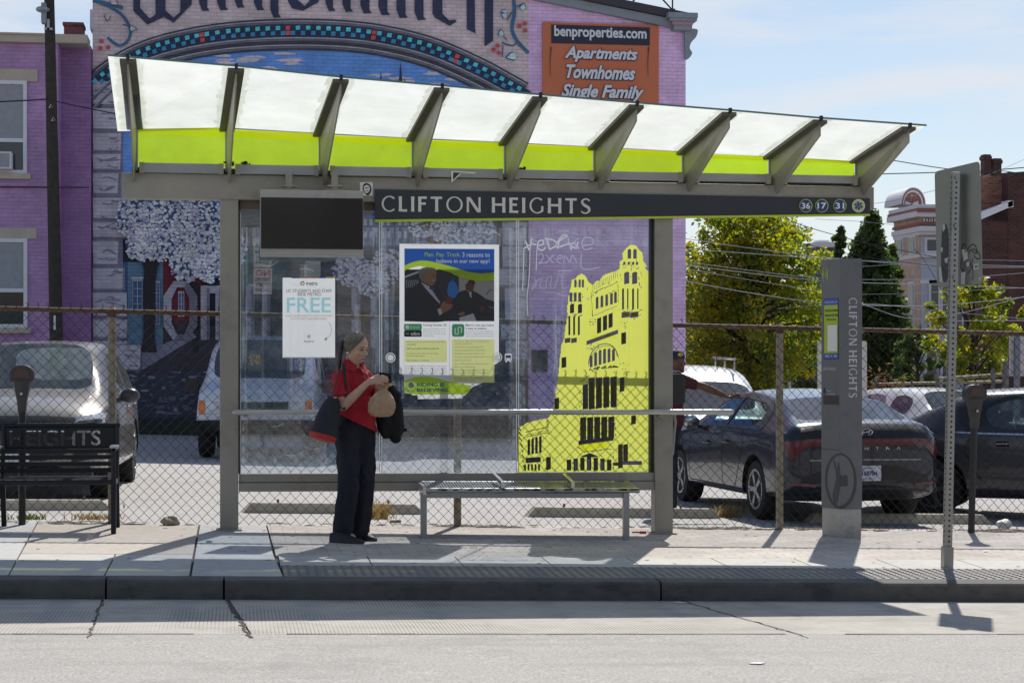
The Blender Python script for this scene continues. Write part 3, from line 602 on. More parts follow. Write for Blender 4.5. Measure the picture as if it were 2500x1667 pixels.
# roman letters with thick stems and thin bars, drawn stroke by stroke
def letters(art, text, u0, u1, v0, v1, m, layer=1, wide=None, down=False):
    H = 1.0; S = .205; T = .14
    def cap(ch):
        pl = []
        def ring(cx, cy, rx, ry, a0, a1, n=22, flare=True):
            for i in range(n):
                q = []
                for t, side in ((i,0),(i+1,0),(i+1,1),(i,1)):
                    a = radians(a0+(a1-a0)*t/n); th = T*.55+(S*.62-T*.55)*abs(cos(a))**1.2
                    if flare and (t < 3 or t > n-3): th *= 1.18
                    R = 1-(th/rx if side else 0); R2 = 1-(th/ry if side else 0); q.append((cx+rx*R*cos(a), cy+ry*R2*sin(a)))
                pl.append(q)
        stem = lambda x, w=S: pl.append([(x,0),(x+w,0),(x+w*.94,.5),(x+w,1),(x,1),(x+w*.06,.5)])
        bar = lambda x, y, x1, t=T: pl.append([(x,y),(x1,y-.012),(x1+.01,y+t+.012),(x,y+t)])
        if ch == 'C': ring(.52,.5,.5,.53,48,312); wdt = .86
        elif ch == 'G': ring(.52,.5,.5,.53,50,318); pl.append([(.76,.06),(.9,.1),(.9,.46),(.76,.46)]); wdt = .94
        elif ch == 'O': ring(.53,.5,.52,.53,0,360,36,False); wdt = 1.06
        elif ch == 'L': stem(0); bar(S*.9,0,.52); wdt = .54
        elif ch == 'I': stem(0); wdt = S
        elif ch == 'F': stem(0); bar(S*.9,1-T,.54); bar(S*.9,.47,.48,T*.95); wdt = .55
        elif ch == 'E': stem(0); bar(S*.9,1-T,.54); bar(S*.9,.47,.48,T*.95); bar(S*.9,0,.56); wdt = .57
        elif ch == 'T': stem(.28); bar(0,1-T,.72); wdt = .74
        elif ch == 'H': stem(0); stem(.66); bar(S*.9,.46,.67,T); wdt = .66+S
        elif ch == 'N': stem(0,S*.72); stem(.74,S*.72); pl.append([(0,1),(S*1.15,1),(.74+S*.72,0),(.74-S*.35,0)]); wdt = .74+S*.72
        elif ch == 'S':
            pts = smooth_path([(.55,.84),(.42,.955),(.25,.955),(.10,.85),(.10,.70),(.2,.58),(.33,.5),(.47,.41),(.55,.28),(.5,.13),(.36,.04),(.18,.045),(.03,.15)], 5); n = len(pts)
            th = [T*.72+(S-T*.6)*sin(pi*min(1,max(0,(i/n-.18)/.64)))**1.0*.75 for i in range(n)]
            for i in range(n-1):
                (x0,y0),(x1,y1) = pts[i],pts[i+1]
                dl = sqrt((x1-x0)**2+(y1-y0)**2) or 1; nx, ny = -(y1-y0)/dl/2, (x1-x0)/dl/2
                pl.append([(x0+nx*th[i],y0+ny*th[i]),(x1+nx*th[i+1],y1+ny*th[i+1]),(x1-nx*th[i+1],y1-ny*th[i+1]),(x0-nx*th[i],y0-ny*th[i])])
            wdt = .6
        else: wdt = .36
        return pl, wdt
    x = 0; out = []
    for ch in text:
        pl, wd = cap(ch); out += [[(x+a, b) for a, b in q] for q in pl]; x += wd+(.24 if ch != ' ' else .1)
    tot = x-.24
    for q in out:
        if down: art.poly([(u0+(u1-u0)*b, v0+(v1-v0)*a/tot) for a, b in q], m, layer)
        else: art.poly([(u0+(u1-u0)*a/tot, v1-(v1-v0)*b+(a/tot)*6) for a, b in q], m, layer)
letters(art, 'CLIFTON HEIGHTS', 931, 1441, 479, 516, LETTER)
art.part('lettering', board)
BLUE = mat('badge_blue', (.012,.045,.20), .4); LIME2 = mat('badge_lime', (.52,.62,.05), .45); WHT = mat('print_white', (.78,.78,.76), .5); CREAM = mat('badge_cream', (.62,.66,.45), .5)
for t, u in (('36',1967.5),('17',2006.5),('31',2050.5),('',2096)):
    art = Art(plane_map(YN, .003)); v = 502.6
    if t:
        art.disc(u,v,16,16.5,LIME2,1); art.disc(u,v,14.3,14.8,BLUE,2); art.text(t,u-10.5,v-7.5,u+10.5,v+7.5,WHT,3,bold=.02)
    else:
        art.disc(u,v,16,16.5,CREAM,1); art.ring(u,v,13.5,14,1.3,LIME2,2)
        for k in range(6):
            a = radians(60*k+20); b1, b2 = a-.36, a+.36
            art.poly([(u,v),(u+7*cos(b1),v+7*sin(b1)),(u+10.5*cos(a-.3),v+10.5*sin(a-.3)),(u+10.5*cos(a+.3),v+10.5*sin(a+.3)),(u+7*cos(b2),v+7*sin(b2))],BLUE,3)
    art.part('route_badge' if t else 'emblem_badge', board)
# hanging display
HOUS = mat('display_housing', (.36,.35,.32), .4, .35, var=.08, vscale=5, dirt=((.2,.17,.13), .4, 4)); SCRN = mat('dark_screen', (.006,.006,.008), .12)
YD = YP-.28
a, b = P(635,624,YD), P(887,466,YD); mb = MB(); mb.box((a.x,YD,a.z),(b.x,YD+.2,b.z)); dsp = part('display', mb, HOUS, sh, bevel=.006)
a, b = P(637,607,YD-.004), P(886,485,YD-.004); mb = MB(); mb.box((a.x,YD-.008,a.z),(b.x,YD+.001,b.z)); part('screen', mb, SCRN, dsp, bevel=.003)
for u in (705,817):
    mb = MB(); p = P(u,430,YD+.1); pb = P(u,466,YD+.1); mb.box((p.x-.028,YD+.08,pb.z-.005),(p.x+.028,YD+.12,p.z+.04)); mb.box((p.x-.06,YD+.07,pb.z+.03),(p.x+.06,YD+.14,pb.z+.045)); mb.box((p.x-.075,YD+.05,pb.z-.002),(p.x+.075,YD+.16,pb.z+.01)); mb.box((p.x-.025,YD+.1,p.z-.005),(p.x+.025,YP,p.z+.03)); part('hanger', mb, STEEL, dsp, bevel=.002)
# dark box on the back of the right post, conduit
mb = MB(); a, b = P(1640,985,YP+.2), P(1671,913,YP+.2); mb.box((a.x-.1,YP+.17,a.z),(b.x,YP+.4,b.z)); part('control_box', mb, mat('box_black', (.018,.018,.02), .5, var=.1), sh, bevel=.01)
mb = MB(); mb.tube([P(1646,1012,YP+.15),P(1649,1030,YP+.15),P(1646,1060,YP+.15),P(1642,1110,YP+.15)],.012,8); part('conduit', mb, STEEL2, sh, smooth=True)
# yellow tower film on the right pane
FILM = bpy.data.materials.new('yellow_film'); FILM.use_nodes = True; thin_trans(FILM, (.97,.97,.16), (.9,.92,.2), .06, .04, .02, (3,.05))
INK = mat('film_ink', (.035,.033,.05), .5, var=.3, vscale=20)
INKP = mat('film_ink_pale', (.16,.14,.24), .5, var=.3, vscale=20)
zx = lambda x, y: (1260+x*.389, 560+y*.389)
art = Art(lambda u, v, l: P(u, v, YGL-.006-l*.0012))
out = [(12,1522),(12,1245),(48,1228),(66,1214),(120,1200),(205,1180),(235,1130),(262,925),(283,735),(300,690),(303,670),(318,560),(326,440),(335,395),(345,345),(352,315),(372,310),(385,292),(415,278),(435,292),(448,318),(468,340),(480,350),(500,328),(528,318),(545,292),(600,268),(632,258),(652,245),(650,205),(672,190),(668,150),(690,118),(720,97),(750,100),(772,128),(795,150),(797,198),(820,230),(808,240),(835,270),(835,1518)]
rag = []; random.seed(55)          # the print has a ragged, stencilled edge
for (xa_, ya_), (xb_, yb_) in zip(out, out[1:]+out[:1]):
    n_ = max(1, int(sqrt((xb_-xa_)**2+(yb_-ya_)**2)/7)); long_ = n_ > 60
    for i in range(n_): jj = 0 if long_ or i == 0 else 3.2; rag.append((xa_+(xb_-xa_)*i/n_+random.uniform(-jj,jj), ya_+(yb_-ya_)*i/n_+random.uniform(-jj,jj)))
art.poly([zx(*p) for p in rag], FILM, 0)
def arch(x0, x1, y0, y1, sk=0, m=INK, n=5):      # narrow window, pointed head, skewed with the facade
    pts = [(x0,y1+0),(x0,y0+6)]+[(x0+(x1-x0)*t/n, y0+6-7*sin(pi*t/n)+sk*t/n) for t in range(1,n)]+[(x1,y0+6+sk),(x1,y1+sk)]
    art.poly([zx(*p) for p in pts], m, 1)
def slab_(x0, y0, x1, y1, sk=0, m=INK): art.poly([zx(x0,y0),zx(x1,y0+sk),zx(x1,y1+sk),zx(x0,y1)], m, 1)
random.seed(5)
def rough(x0, y0, x1, y1, sk, m=INK, n=10, wd=3.2):   # broken line, like a coarse print
    pts = [(x0+(x1-x0)*i/n+random.uniform(-2,2), y0+(sk+y1-y0)*i/n+random.uniform(-2.5,2.5)) for i in range(n+1)]
    art.line([zx(*p) for p in pts], [random.uniform(.4,1)*wd*.389 for _ in pts], m, 1)
for x in (700,735): arch(x, x+22, 125, 185, -2, INKP)
for x in (672,700,728,752): slab_(x, 205, x+14, 225, -3, INKP)
for x in (678,728): arch(x, x+32, 270, 345, -6, INKP)
for x in (665,728): arch(x, x+12, 372, 505, -4, INK); arch(x+32, x+40, 372, 500, -4, INK)
for x in (662,716): slab_(x, 520, x+52, 556, -6, INKP); art.poly([zx(x+8,528),zx(x+44,524),zx(x+44,544),zx(x+8,548)], FILM, 2)
for x in (365,392,412): arch(x, x+14, 315, 365, -2, INKP)
for x in (335,362,390): slab_(x, 398, x+18, 455, -4, INKP)
for x in (338,388): arch(x, x+26, 470, 528, -5, INK)
for x in (328,358,388): arch(x, x+12, 545, 665, -4, INK)
for x in (305,345): slab_(x, 684, x+36, 714, -6, INKP); art.poly([zx(x+7,690),zx(x+29,687),zx(x+29,704),zx(x+7,707)], FILM, 2)
for i, x in enumerate((500,530,560,590,615)): arch(x, x+17, 425-i*8, 500-i*9, -4, INKP); art.line([zx(x+9,430-i*8),zx(x+9,500-i*9)], .9, FILM, 2)
for i in range(14): rough(478+i*12, 352-i*7, 480+i*12, 392-i*7, 0, INKP, 4, 3)
rough(480,400,640,330,0,INKP,20,5); rough(478,545,632,480,0,INKP,20,4); rough(470,395,480,545,0,INK,10,5); rough(640,345,640,460,0,INK,10,4)
for i, x in enumerate((508,545,580)): slab_(x, 560-i*14, x+26, 655-i*17, -10, INK); art.line([zx(x+13,562-i*14),zx(x+13,652-i*17)],1.5,FILM,2); art.line([zx(x,600-i*15),zx(x+26,590-i*15)],1.5,FILM,2)
slab_(442,700,640,726,-72,INKP)
art.text('Hughes High School', *zx(470,655), *zx(632,697), FILM, 3, bold=.01)
pts = [zx(455+180*(1-cos(pi*t/12))/2, 850-105*sin(pi*t/12)-t*4.5) for t in range(13)]; art.line(pts, 2.2, INKP, 1); art.line([(a+3,b+5) for a,b in pts], 1.2, INKP, 1)
for i in range(6): arch(462+i*28, 480+i*28, 800-26*sin(pi*(i+.5)/6)-i*8, 868-i*8, -6, INKP); slab_(470+i*28,800-i*8,476+i*28,866-i*8,-2,FILM)
for i in range(26): x = random.uniform(450,625); rough(x, 885-(x-450)*.15, x+random.uniform(8,26), 880-(x-450)*.15+random.uniform(-14,14), 0, INK, 5, 8)
for i in range(4): slab_(455+i*46, 935-i*3, 493+i*46, 1130-i*5, -5, INK); art.poly([zx(462+i*46,960-i*3),zx(486+i*46,957-i*3),zx(486+i*46,1100-i*5),zx(462+i*46,1104-i*5)],FILM,2); art.line([zx(474+i*46,950),zx(474+i*46,1105)],1.2,INK,3)
slab_(418,975,452,1130,-5,INK); slab_(600,930,632,1118,-4,INK)
for i in range(5): slab_(402+i*44, 1180-i*1, 440+i*44, 1325-i*4, -4, INK); art.poly([zx(410+i*44,1188),zx(422+i*44,1187),zx(420+i*44,1300),zx(408+i*44,1302)],FILM,2); art.poly([zx(427+i*44,1240),zx(436+i*44,1239),zx(434+i*44,1305),zx(425+i*44,1306)],FILM,2)
slab_(392,1325,612,1352,-28,INK); art.poly([zx(385,1352),zx(600,1322),zx(560,1372),zx(420,1392)],FILM,3); rough(385,1360,430,1400,0,INK,8,8); rough(430,1395,600,1375,0,INK,12,7)
for x, y0, y1 in ((285,805,870),(660,650,722),(650,930,1020),(722,1170,1225),(240,1060,1130),(188,1430,1510),(640,1350,1500),(672,1350,1470)):
    slab_(x,y0,x+30,y1,-6,INK); art.poly([zx(x+8,y0+9),zx(x+22,y0+6),zx(x+20,y1-11),zx(x+6,y1-8)],FILM,2)
for i in range(7): slab_(318+i*42, 1425+10*((i-3)**2)**.5*.6, 346+i*42, 1512, 0, INK); art.poly([zx(324+i*42,1440+6*abs(i-3)),zx(338+i*42,1440+6*abs(i-3)),zx(338+i*42,1505),zx(324+i*42,1505)],INKP if i%2 else FILM,2)
art.poly([zx(412,1420),zx(462,1402),zx(512,1420),zx(512,1428),zx(412,1428)],INK,1)
slab_(670,1452,790,1476,0,INKP); slab_(608,1462,640,1482,0,INK)
for i in range(4): arch(72+i*24, 88+i*24, 1318-i*7, 1415-i*4, -4, INK)
slab_(60,1432,155,1465,-6,INK); rough(62,1270,200,1240,0,INK,18,6); rough(62,1290,200,1262,0,INK,18,4); rough(66,1300,195,1275,0,INK,18,6)
for i in range(5): slab_(50+i*22,1472,62+i*22,1512,0,INK)
for i in range(8): rough(14+i*4,1240+i*34,30+i*4,1262+i*34,0,INK,4,9); rough(190,1190+i*12,206,1198+i*12,0,INK,3,6)
for i in range(60):
    x, y = random.choice([(random.uniform(655,705),random.uniform(575,640)),(random.uniform(650,705),random.uniform(835,915)),(random.uniform(455,500),random.uniform(560,600)),(random.uniform(325,420),random.uniform(395,460)),(random.uniform(660,770),random.uniform(205,250))])
    rough(x,y,x+random.uniform(3,9),y+random.uniform(-4,4),0,INKP,2,6)
for i in range(150):               # broken shading strokes along the stonework
    x, y, dx_, dy_ = random.choice([(random.uniform(325,470),random.uniform(330,470),0,14),(random.uniform(655,790),random.uniform(150,360),0,16),(random.uniform(470,640),random.uniform(300,420),12,-7),(random.uniform(300,410),random.uniform(530,560),14,-3),(random.uniform(650,780),random.uniform(505,560),16,-4),(random.uniform(395,640),random.uniform(925,960),14,-6),(random.uniform(395,420),random.uniform(960,1320),0,18),(random.uniform(612,640),random.uniform(930,1320),0,18),(random.uniform(310,640),random.uniform(1400,1515),0,16),(random.uniform(20,215),random.uniform(1235,1520),random.choice((0,12)),10),(random.uniform(440,520),random.uniform(720,760),10,-6)])
    rough(x, y, x+dx_+random.uniform(-2,2), y+dy_+random.uniform(-2,2), 0, INK if y > 900 else INKP, 3, random.uniform(2.5,7))
art.part('tower_film', panes[2])
# white pictograms on the glass band
art = Art(lambda u, v, l: P(u, v, YGL-.008-l*.0015)); WH = mat('vinyl_white', (.8,.82,.84), .5, trans=.4)
def clover(u, v, r, m=WH):
    art.ring(u,v,r,r,r*.17,m,1)
    for k in range(6):
        a = radians(60*k+30); art.poly([(u,v),(u+r*.42*cos(a-.5),v+r*.42*sin(a-.5)),(u+r*.7*cos(a-.38),v+r*.7*sin(a-.38)),(u+r*.7*cos(a+.38),v+r*.7*sin(a+.38)),(u+r*.42*cos(a+.5),v+r*.42*sin(a+.5))],m,1)
def buslet(u, v, m=WH):
    art.rrect(u-8.5,v-10,u+8.5,v+8,3,m,1); art.rect(u-6.5,v-6,u+6.5,v+1,mat('band_dark',(.08,.1,.14),.4),2); art.rect(u-7,v+8,u-3.5,v+11,m,1); art.rect(u+3.5,v+8,u+7,v+11,m,1); art.disc(u-5,v+4.5,1.5,1.5,mat('band_dark',(.08,.1,.14),.4),2); art.disc(u+5,v+4.5,1.5,1.5,mat('band_dark',(.08,.1,.14),.4),2)
clover(953.5,873,12); art.part('clover_pictogram', panes[1])
art = Art(lambda u, v, l: P(u, v, YGL-.008-l*.0015)); clover(1214,872,12); art.part('clover_pictogram', panes[1])
art = Art(lambda u, v, l: P(u, v, YGL-.008-l*.0015)); buslet(1241,873); art.part('bus_pictogram', panes[1])
# graffiti scrawled on the right pane
art = Art(lambda u, v, l: P(u, v, YGL-.008-l*.0015)); GR = mat('marker_white', (.75,.77,.80), .6, trans=.3); GRP = mat('marker_faint', (.50,.48,.64), .6, trans=.4)
gz = lambda x, y: (800+x*.3827, 550+y*.3827)
def scr(strokes, wd, m):
    for st in strokes: art.line([gz(*p) for p in smooth_path(st, 6)] if len(st) > 2 else [gz(*p) for p in st], wd, m, 1)
scr([[(1262,100),(1285,160)],[(1300,85),(1290,150)],[(1250,150),(1300,120),(1330,125)],[(1345,130),(1375,120),(1370,95),(1345,105),(1340,145),(1370,160),(1390,140)],[(1400,90),(1415,155)],[(1385,85),(1440,95),(1460,125),(1415,155)],[(1470,150),(1480,100),(1530,70),(1500,66),(1465,110),(1460,140),(1530,120),(1535,85)],[(1535,95),(1555,160)],[(1575,110),(1545,130),(1590,150)],[(1600,105),(1590,130),(1600,150)]], 3.2, GR)
art.part('graffiti_tag', panes[2]); art = Art(lambda u, v, l: P(u, v, YGL-.008-l*.0015))
scr([[(1625,130),(1690,120),(1685,85),(1640,80),(1622,120),(1640,155),(1690,145)],[(1600,85),(1580,100),(1585,140),(1605,150)]], 2.2, GRP)
art.part('graffiti_tag', panes[2]); art = Art(lambda u, v, l: P(u, v, YGL-.008-l*.0015))
scr([[(1252,150),(1248,290),(1243,415)],[(1292,140),(1285,330),(1272,470),(1278,580)],[(1335,150),(1330,290)]], 1.7, GR)
art.part('paint_drips', panes[2]); art = Art(lambda u, v, l: P(u, v, YGL-.008-l*.0015))
scr([[(1340,190),(1365,180),(1375,210),(1345,245)],[(1345,245),(1400,235)],[(1390,185),(1440,240)],[(1440,190),(1390,245)],[(1460,215),(1500,205),(1480,190),(1462,225),(1490,245)],[(1505,240),(1515,195),(1545,235),(1560,190),(1590,240)],[(1620,180),(1625,275),(1735,270)],[(1470,290),(1555,290)]], 1.7, GRP)
scr([[(1320,335),(1330,380),(1300,410),(1340,350),(1370,340),(1350,390),(1390,400),(1400,340),(1430,330),(1420,390),(1450,395),(1470,320),(1490,320),(1500,400),(1540,385)],[(1390,430),(1450,430),(1530,455)]], .9, GRP)
art.part('graffiti_tag', panes[2])
# scratches, dried runs and smears; bright haze and seam light painted in
SMR = bpy.data.materials.new('smear_and_glare'); SMR.use_nodes = True; nt = SMR.node_tree; nt.nodes.clear(); o_ = nt.nodes.new('ShaderNodeOutputMaterial'); t_ = nt.nodes.new('ShaderNodeBsdfTransparent'); d_ = nt.nodes.new('ShaderNodeBsdfTranslucent'); d_.inputs[0].default_value = (.7,.76,.82,1); x_ = nt.nodes.new('ShaderNodeMixShader'); tc_ = nt.nodes.new('ShaderNodeTexCoord'); mp2 = nt.nodes.new('ShaderNodeMapping'); mp2.inputs['Scale'].default_value = (38,1,2.2); n_ = nt.nodes.new('ShaderNodeTexNoise'); n_.inputs['Scale'].default_value = 1; n_.inputs['Detail'].default_value = 8; n_.inputs['Roughness'].default_value = .7
r_ = nt.nodes.new('ShaderNodeMapRange'); r_.inputs['From Min'].default_value = .42; r_.inputs['From Max'].default_value = .75; r_.inputs['To Max'].default_value = .30; nt.links.new(tc_.outputs['Object'], mp2.inputs[0]); nt.links.new(mp2.outputs[0], n_.inputs['Vector']); nt.links.new(n_.outputs['Fac'], r_.inputs['Value']); nt.links.new(r_.outputs[0], x_.inputs[0]); nt.links.new(t_.outputs[0], x_.inputs[1]); nt.links.new(d_.outputs[0], x_.inputs[2]); nt.links.new(x_.outputs[0], o_.inputs[0])
SCR = mat('glass_scratch', (.6,.64,.68), .6, trans=.4); random.seed(61)
for pn, (u0, u1) in zip(panes, ((590,925),(934,1259),(1268,1588))):
    art = Art(lambda u, v, l: P(u, v, YGL-.0065-l*.0008)); art.rect(u0,556,u1,600,SMR,0); art.rect(u0,556,u0+14,1150,SMR,0); art.rect(u1-16,556,u1,1150,SMR,0)
    for k in range(5): u = random.uniform(u0+20,u1-30); art.rect(u,random.uniform(620,800),u+random.uniform(5,22),random.uniform(850,1140),SMR,0)
    art.part('smears_and_glare', pn)
    art = Art(lambda u, v, l: P(u, v, YGL-.0085-l*.0008))
    for k in range(16):
        u, v = random.choice([(random.uniform(u0+20,u1-70),random.uniform(560,600)),(random.uniform(u0+20,u1-70),random.uniform(620,1120))]); w_ = random.uniform(14,60); art.line(smooth_path([(u,v),(u+w_*.5,v+random.uniform(-9,9)),(u+w_,v+random.uniform(-14,14))],4), random.uniform(.35,.9), SCR, 0)
    for k in range(26): u, v = random.uniform(u0,u1), 1150-abs(random.gauss(0,60)); r = random.uniform(.5,1.5); art.disc(u,v,r,r,SCR,0,6)
    art.part('scratches', pn)
# ---- posters taped to the glass
PAPER = mat('poster_paper', (.86,.84,.80), .7, var=.03, vscale=8, trans=.8); INKN = mat('ink_navy', (.02,.03,.12), .6); INKB = mat('ink_black', (.02,.02,.022), .6)
SKYB = mat('ink_skyblue', (.36,.72,.84), .6, trans=.6); ORNG = mat('ink_orange', (.65,.25,.08), .6); YELO = mat('ink_yellow', (.75,.55,.06), .6); PBLU = mat('ink_blue', (.05,.13,.48), .6)
root = thing('poster', 'white poster headed FREE in pale blue letters, taped to left glass pane', 'poster', P(754,873,YGL-.012), 'posters taped to the shelter glass')
art = Art(lambda u, v, l: P(u, v, YGL-.012-l*.0013))
art.rect(690,678,818,873,PAPER,0); art.part('sheet', root); art = Art(lambda u, v, l: P(u, v, YGL-.012-l*.0013))
for i, c in enumerate((PBLU,ORNG,ORNG,PBLU,YELO)): art.rect(712+i*21.2,676.2,712+(i+1)*21.2-1,679.5,c,1)
def pinwheel(u, v, r):
    for k, c in enumerate((ORNG,YELO,mat('ink_green',(.2,.45,.1),.6),PBLU,mat('ink_purple',(.2,.08,.35),.6),mat('ink_red',(.6,.05,.05),.6))):
        a = radians(60*k); art.poly([(u+r*.2*cos(a),v+r*.2*sin(a)),(u+r*.75*cos(a-.45),v+r*.75*sin(a-.45)),(u+r*cos(a),v+r*sin(a)),(u+r*.75*cos(a+.45),v+r*.75*sin(a+.45))],c,1)
pinwheel(738.5,692,6.5); art.text('metro',747.5,688,775,697,INKN,1,bold=.012); art.text('your way to go',750,699.5,770,701,INKB,1)
art.text('UC STUDENTS AND STAFF',699,706,810,714,INKB,1); art.text('RIDE METRO',727,714.8,783,722.5,INKB,1)
art.text('FREE',700,726.5,808,763,SKYB,1,bold=.012)
art.text('SCAN THE QR CODE TO LEARN HOW EASY',697,769,811,773.6,ORNG,1); art.text('IT IS TO GET YOUR FREE PASSES',711,776,798,780.6,ORNG,1)
pinwheel(754,821.5,4.5); art.text('metro',742,831,766,836,INKN,1)
art.line(smooth_path([(802,786),(809,800),(806,818),(793,828)],6),.9,ORNG,1); art.poly([(791,830),(797,823),(799,830)],ORNG,1)
art.rect(692,871.6,816,872.4,PBLU,1); art.part('printing', root)
mp_ = lambda u, v, l: P(u, v, YGL-.012-l*.0013); zp = lambda x, y: (960+x*.268, 580+y*.268)
root = thing('poster', 'torn transit app poster with blue top and photo of two men in a bus', 'poster', P(1097,973,YGL-.012), 'posters taped to the shelter glass')
art = Art(mp_); random.seed(2)
edge = [(57,57),(965,65),(962,1110)]
for a, b, n in (((962,1110),(840,1295),7),((840,1295),(700,1385),5),((700,1385),(625,1470),4)):
    for i in range(1,n+1): edge.append((a[0]+(b[0]-a[0])*i/n+random.uniform(-7,7), a[1]+(b[1]-a[1])*i/n+random.uniform(-7,7)))
edge += [(225,1470),(222,1432),(180,1436),(150,1420),(104,1412),(100,1300),(97,1256),(72,1243),(58,1240)]
art.poly([zp(*p) for p in edge], PAPER, 0); art.part('sheet', root)
art = Art(mp_); POB = mat('poster_blue', (.025,.10,.40), .55, trans=.4); POL = mat('poster_lime', (.40,.56,.04), .55, trans=.5); LIMT = mat('poster_pale_lime', (.62,.70,.28), .6, trans=.7); LTX = mat('ink_lime', (.45,.62,.08), .6)
curve = smooth_path([(102,292),(170,262),(250,245),(330,250),(430,272),(560,308),(680,345),(800,362),(921,352)],4)
curve2 = [(x, y-36+ (x-100)*.0) for x, y in curve]
PH = mat('photo_dark', (.018,.018,.022), .5); 
def Z(pts): return [zp(*p) for p in pts]
art.poly(Z([(102,290),(921,290),(921,762),(102,762)]), PH, 1)
art.poly(Z([(595,340),(921,340),(921,580),(720,520),(600,500)]), mat('photo_window', (.75,.75,.70), .5, trans=.7), 2)
art.poly(Z([(102,350),(240,300),(240,318),(102,372)]), mat('photo_grey', (.3,.3,.32), .5), 2)
for i in range(7): art.line(Z([(115+i*18,385),(125+i*18,455)]), 1.3, mat('photo_grey', (.3,.3,.32), .5), 2)
SK1 = mat('photo_skin', (.34,.20,.13), .6, trans=.5); SK2 = mat('photo_skin_deep', (.17,.085,.055), .6, trans=.5); SUIT = mat('photo_suit', (.012,.012,.015), .5); HGR = mat('photo_hair', (.20,.19,.18), .6, trans=.4); SHW = mat('photo_shirt', (.7,.72,.78), .6, trans=.6)
art.poly(Z(smooth_path([(105,560),(140,490),(250,410),(400,450),(440,600),(520,660),(480,762),(105,762)],4)), SUIT, 3)
art.poly(Z([(250,405),(330,445),(430,590),(420,600),(380,560),(300,470)]), SHW, 4); art.poly(Z([(328,452),(360,462),(374,448),(378,470),(350,478),(332,470)]), POB, 5)
art.poly(Z(smooth_path([(250,300),(300,275),(385,290),(392,340),(385,400),(355,440),(300,420),(262,395),(250,340)],5)), SK1, 5)
art.poly(Z(smooth_path([(232,330),(250,285),(310,268),(385,280),(370,300),(300,305),(285,345),(265,400),(240,370)],5)), HGR, 6)
art.line(Z([(350,350),(398,345)]), .7, SUIT, 6); art.line(Z([(355,392),(385,388)]), .9, SHW, 6)
art.poly(Z([(480,535),(535,545),(530,605),(475,600)]), mat('photo_phone', (.09,.015,.015), .4), 6)
art.poly(Z(smooth_path([(430,620),(470,575),(530,605),(535,640),(470,680),(430,690)],4)), SK1, 5); art.poly(Z([(402,655),(430,640),(448,690),(420,712)]), SHW, 6)
art.poly(Z(smooth_path([(490,500),(510,410),(560,400),(590,470),(600,530),(520,560)],4)), mat('photo_seat', (.06,.2,.55), .5, trans=.4), 3); art.poly(Z(smooth_path([(520,400),(545,365),(560,400)],4)), POB, 4)
art.poly(Z(smooth_path([(550,640),(580,520),(650,480),(740,490),(850,570),(840,650),(720,700),(600,700)],4)), SUIT, 4)
art.poly(Z(smooth_path([(658,430),(690,405),(735,430),(725,480),(690,505),(662,480)],5)), SK2, 5); art.poly(Z(smooth_path([(680,405),(700,383),(740,392),(742,430),(715,415)],4)), SUIT, 6)
art.poly(Z([(690,500),(712,490),(715,550),(700,540)]), SHW, 6); art.line(Z([(670,478),(692,486)]), 1.0, SHW, 7)
art.poly(Z(smooth_path([(785,640),(820,622),(835,655),(790,682)],4)), SK2, 6); art.poly(Z(smooth_path([(592,690),(640,675),(650,705),(600,712)],4)), SK1, 6)
art.line(Z(smooth_path([(720,640),(760,690),(840,700),(915,690)],5)), 2.6, SUIT, 5); art.poly(Z([(600,730),(730,690),(760,762),(610,762)]), mat('photo_grey', (.3,.3,.32), .5), 4)
art.line(Z([(850,520),(880,470),(905,480)]), 1.3, SUIT, 5); art.line(Z([(860,590),(921,600)]), 1.8, SUIT, 5); art.line(Z([(870,632),(921,640)]), .8, SHW, 6)
art.poly(Z([(102,100)]+[(921,105)]+curve2[::-1]), POB, 3); art.poly(Z(curve2+[(x, y+14+(8 if x > 250 else 0)+(14 if x > 550 else 0)) for x, y in curve[::-1]]), POL, 7)
art.text('Plan. Pay. Track.', *zp(286,135), *zp(612,185), LTX, 5, bold=.012); art.text('3 reasons to', *zp(630,135), *zp(880,178), WHT, 5, bold=.012); art.text('believe in our new app!', *zp(393,195), *zp(878,243), WHT, 5, bold=.012)
GRN = mat('ink_transit', (.06,.42,.16), .6)
art.rrect(*zp(99,785),*zp(260,845),3,GRN,1); art.rrect(*zp(99,845),*zp(260,903),3,INKB,1); art.text('transit',*zp(152,797),*zp(242,830),WHT,2); art.rrect(*zp(113,800),*zp(145,832),2,WHT,2); art.text('ezfare',*zp(160,858),*zp(242,890),WHT,2,bold=.01); art.text('with',*zp(113,868),*zp(142,880),WHT,2)
art.rrect(*zp(535,787),*zp(648,903),6,GRN,1); art.line(Z(smooth_path([(565,825),(565,875),(592,875),(592,820),(620,820),(620,868)],4)),2.6,WHT,2)
art.text('Coming October 23:',*zp(272,786),*zp(486,812),INKB,1,bold=.01); art.text("Metro's new app makes",*zp(660,788),*zp(916,812),INKB,1,bold=.01); art.text('it easy to believe.',*zp(660,818),*zp(852,842),INKB,1,bold=.01)
GRYT = mat('ink_grey', (.22,.22,.23), .6)
for i, t in enumerate(('Transit App with EZFare, the new','FREE app from Metro that lets you','buy bus tickets and passes on your','smartphone.')): art.text(t,*zp(272,826+i*21),*zp(480-(100 if i == 3 else 0),842+i*21),GRYT,1)
for i, t in enumerate(('Download the Transit App with EZFare for','Android or Apple devices and follow these','simple steps to become an instant believer.')): art.text(t,*zp(660,848+i*21),*zp(914,864+i*21),GRYT,1)
art.rrect(*zp(103,932),*zp(490,1135),3,LIMT,1); art.rrect(*zp(534,925),*zp(921,1320),3,LIMT,1); art.poly(Z([(921,1160),(921,1320),(800,1320)]),PAPER,0)
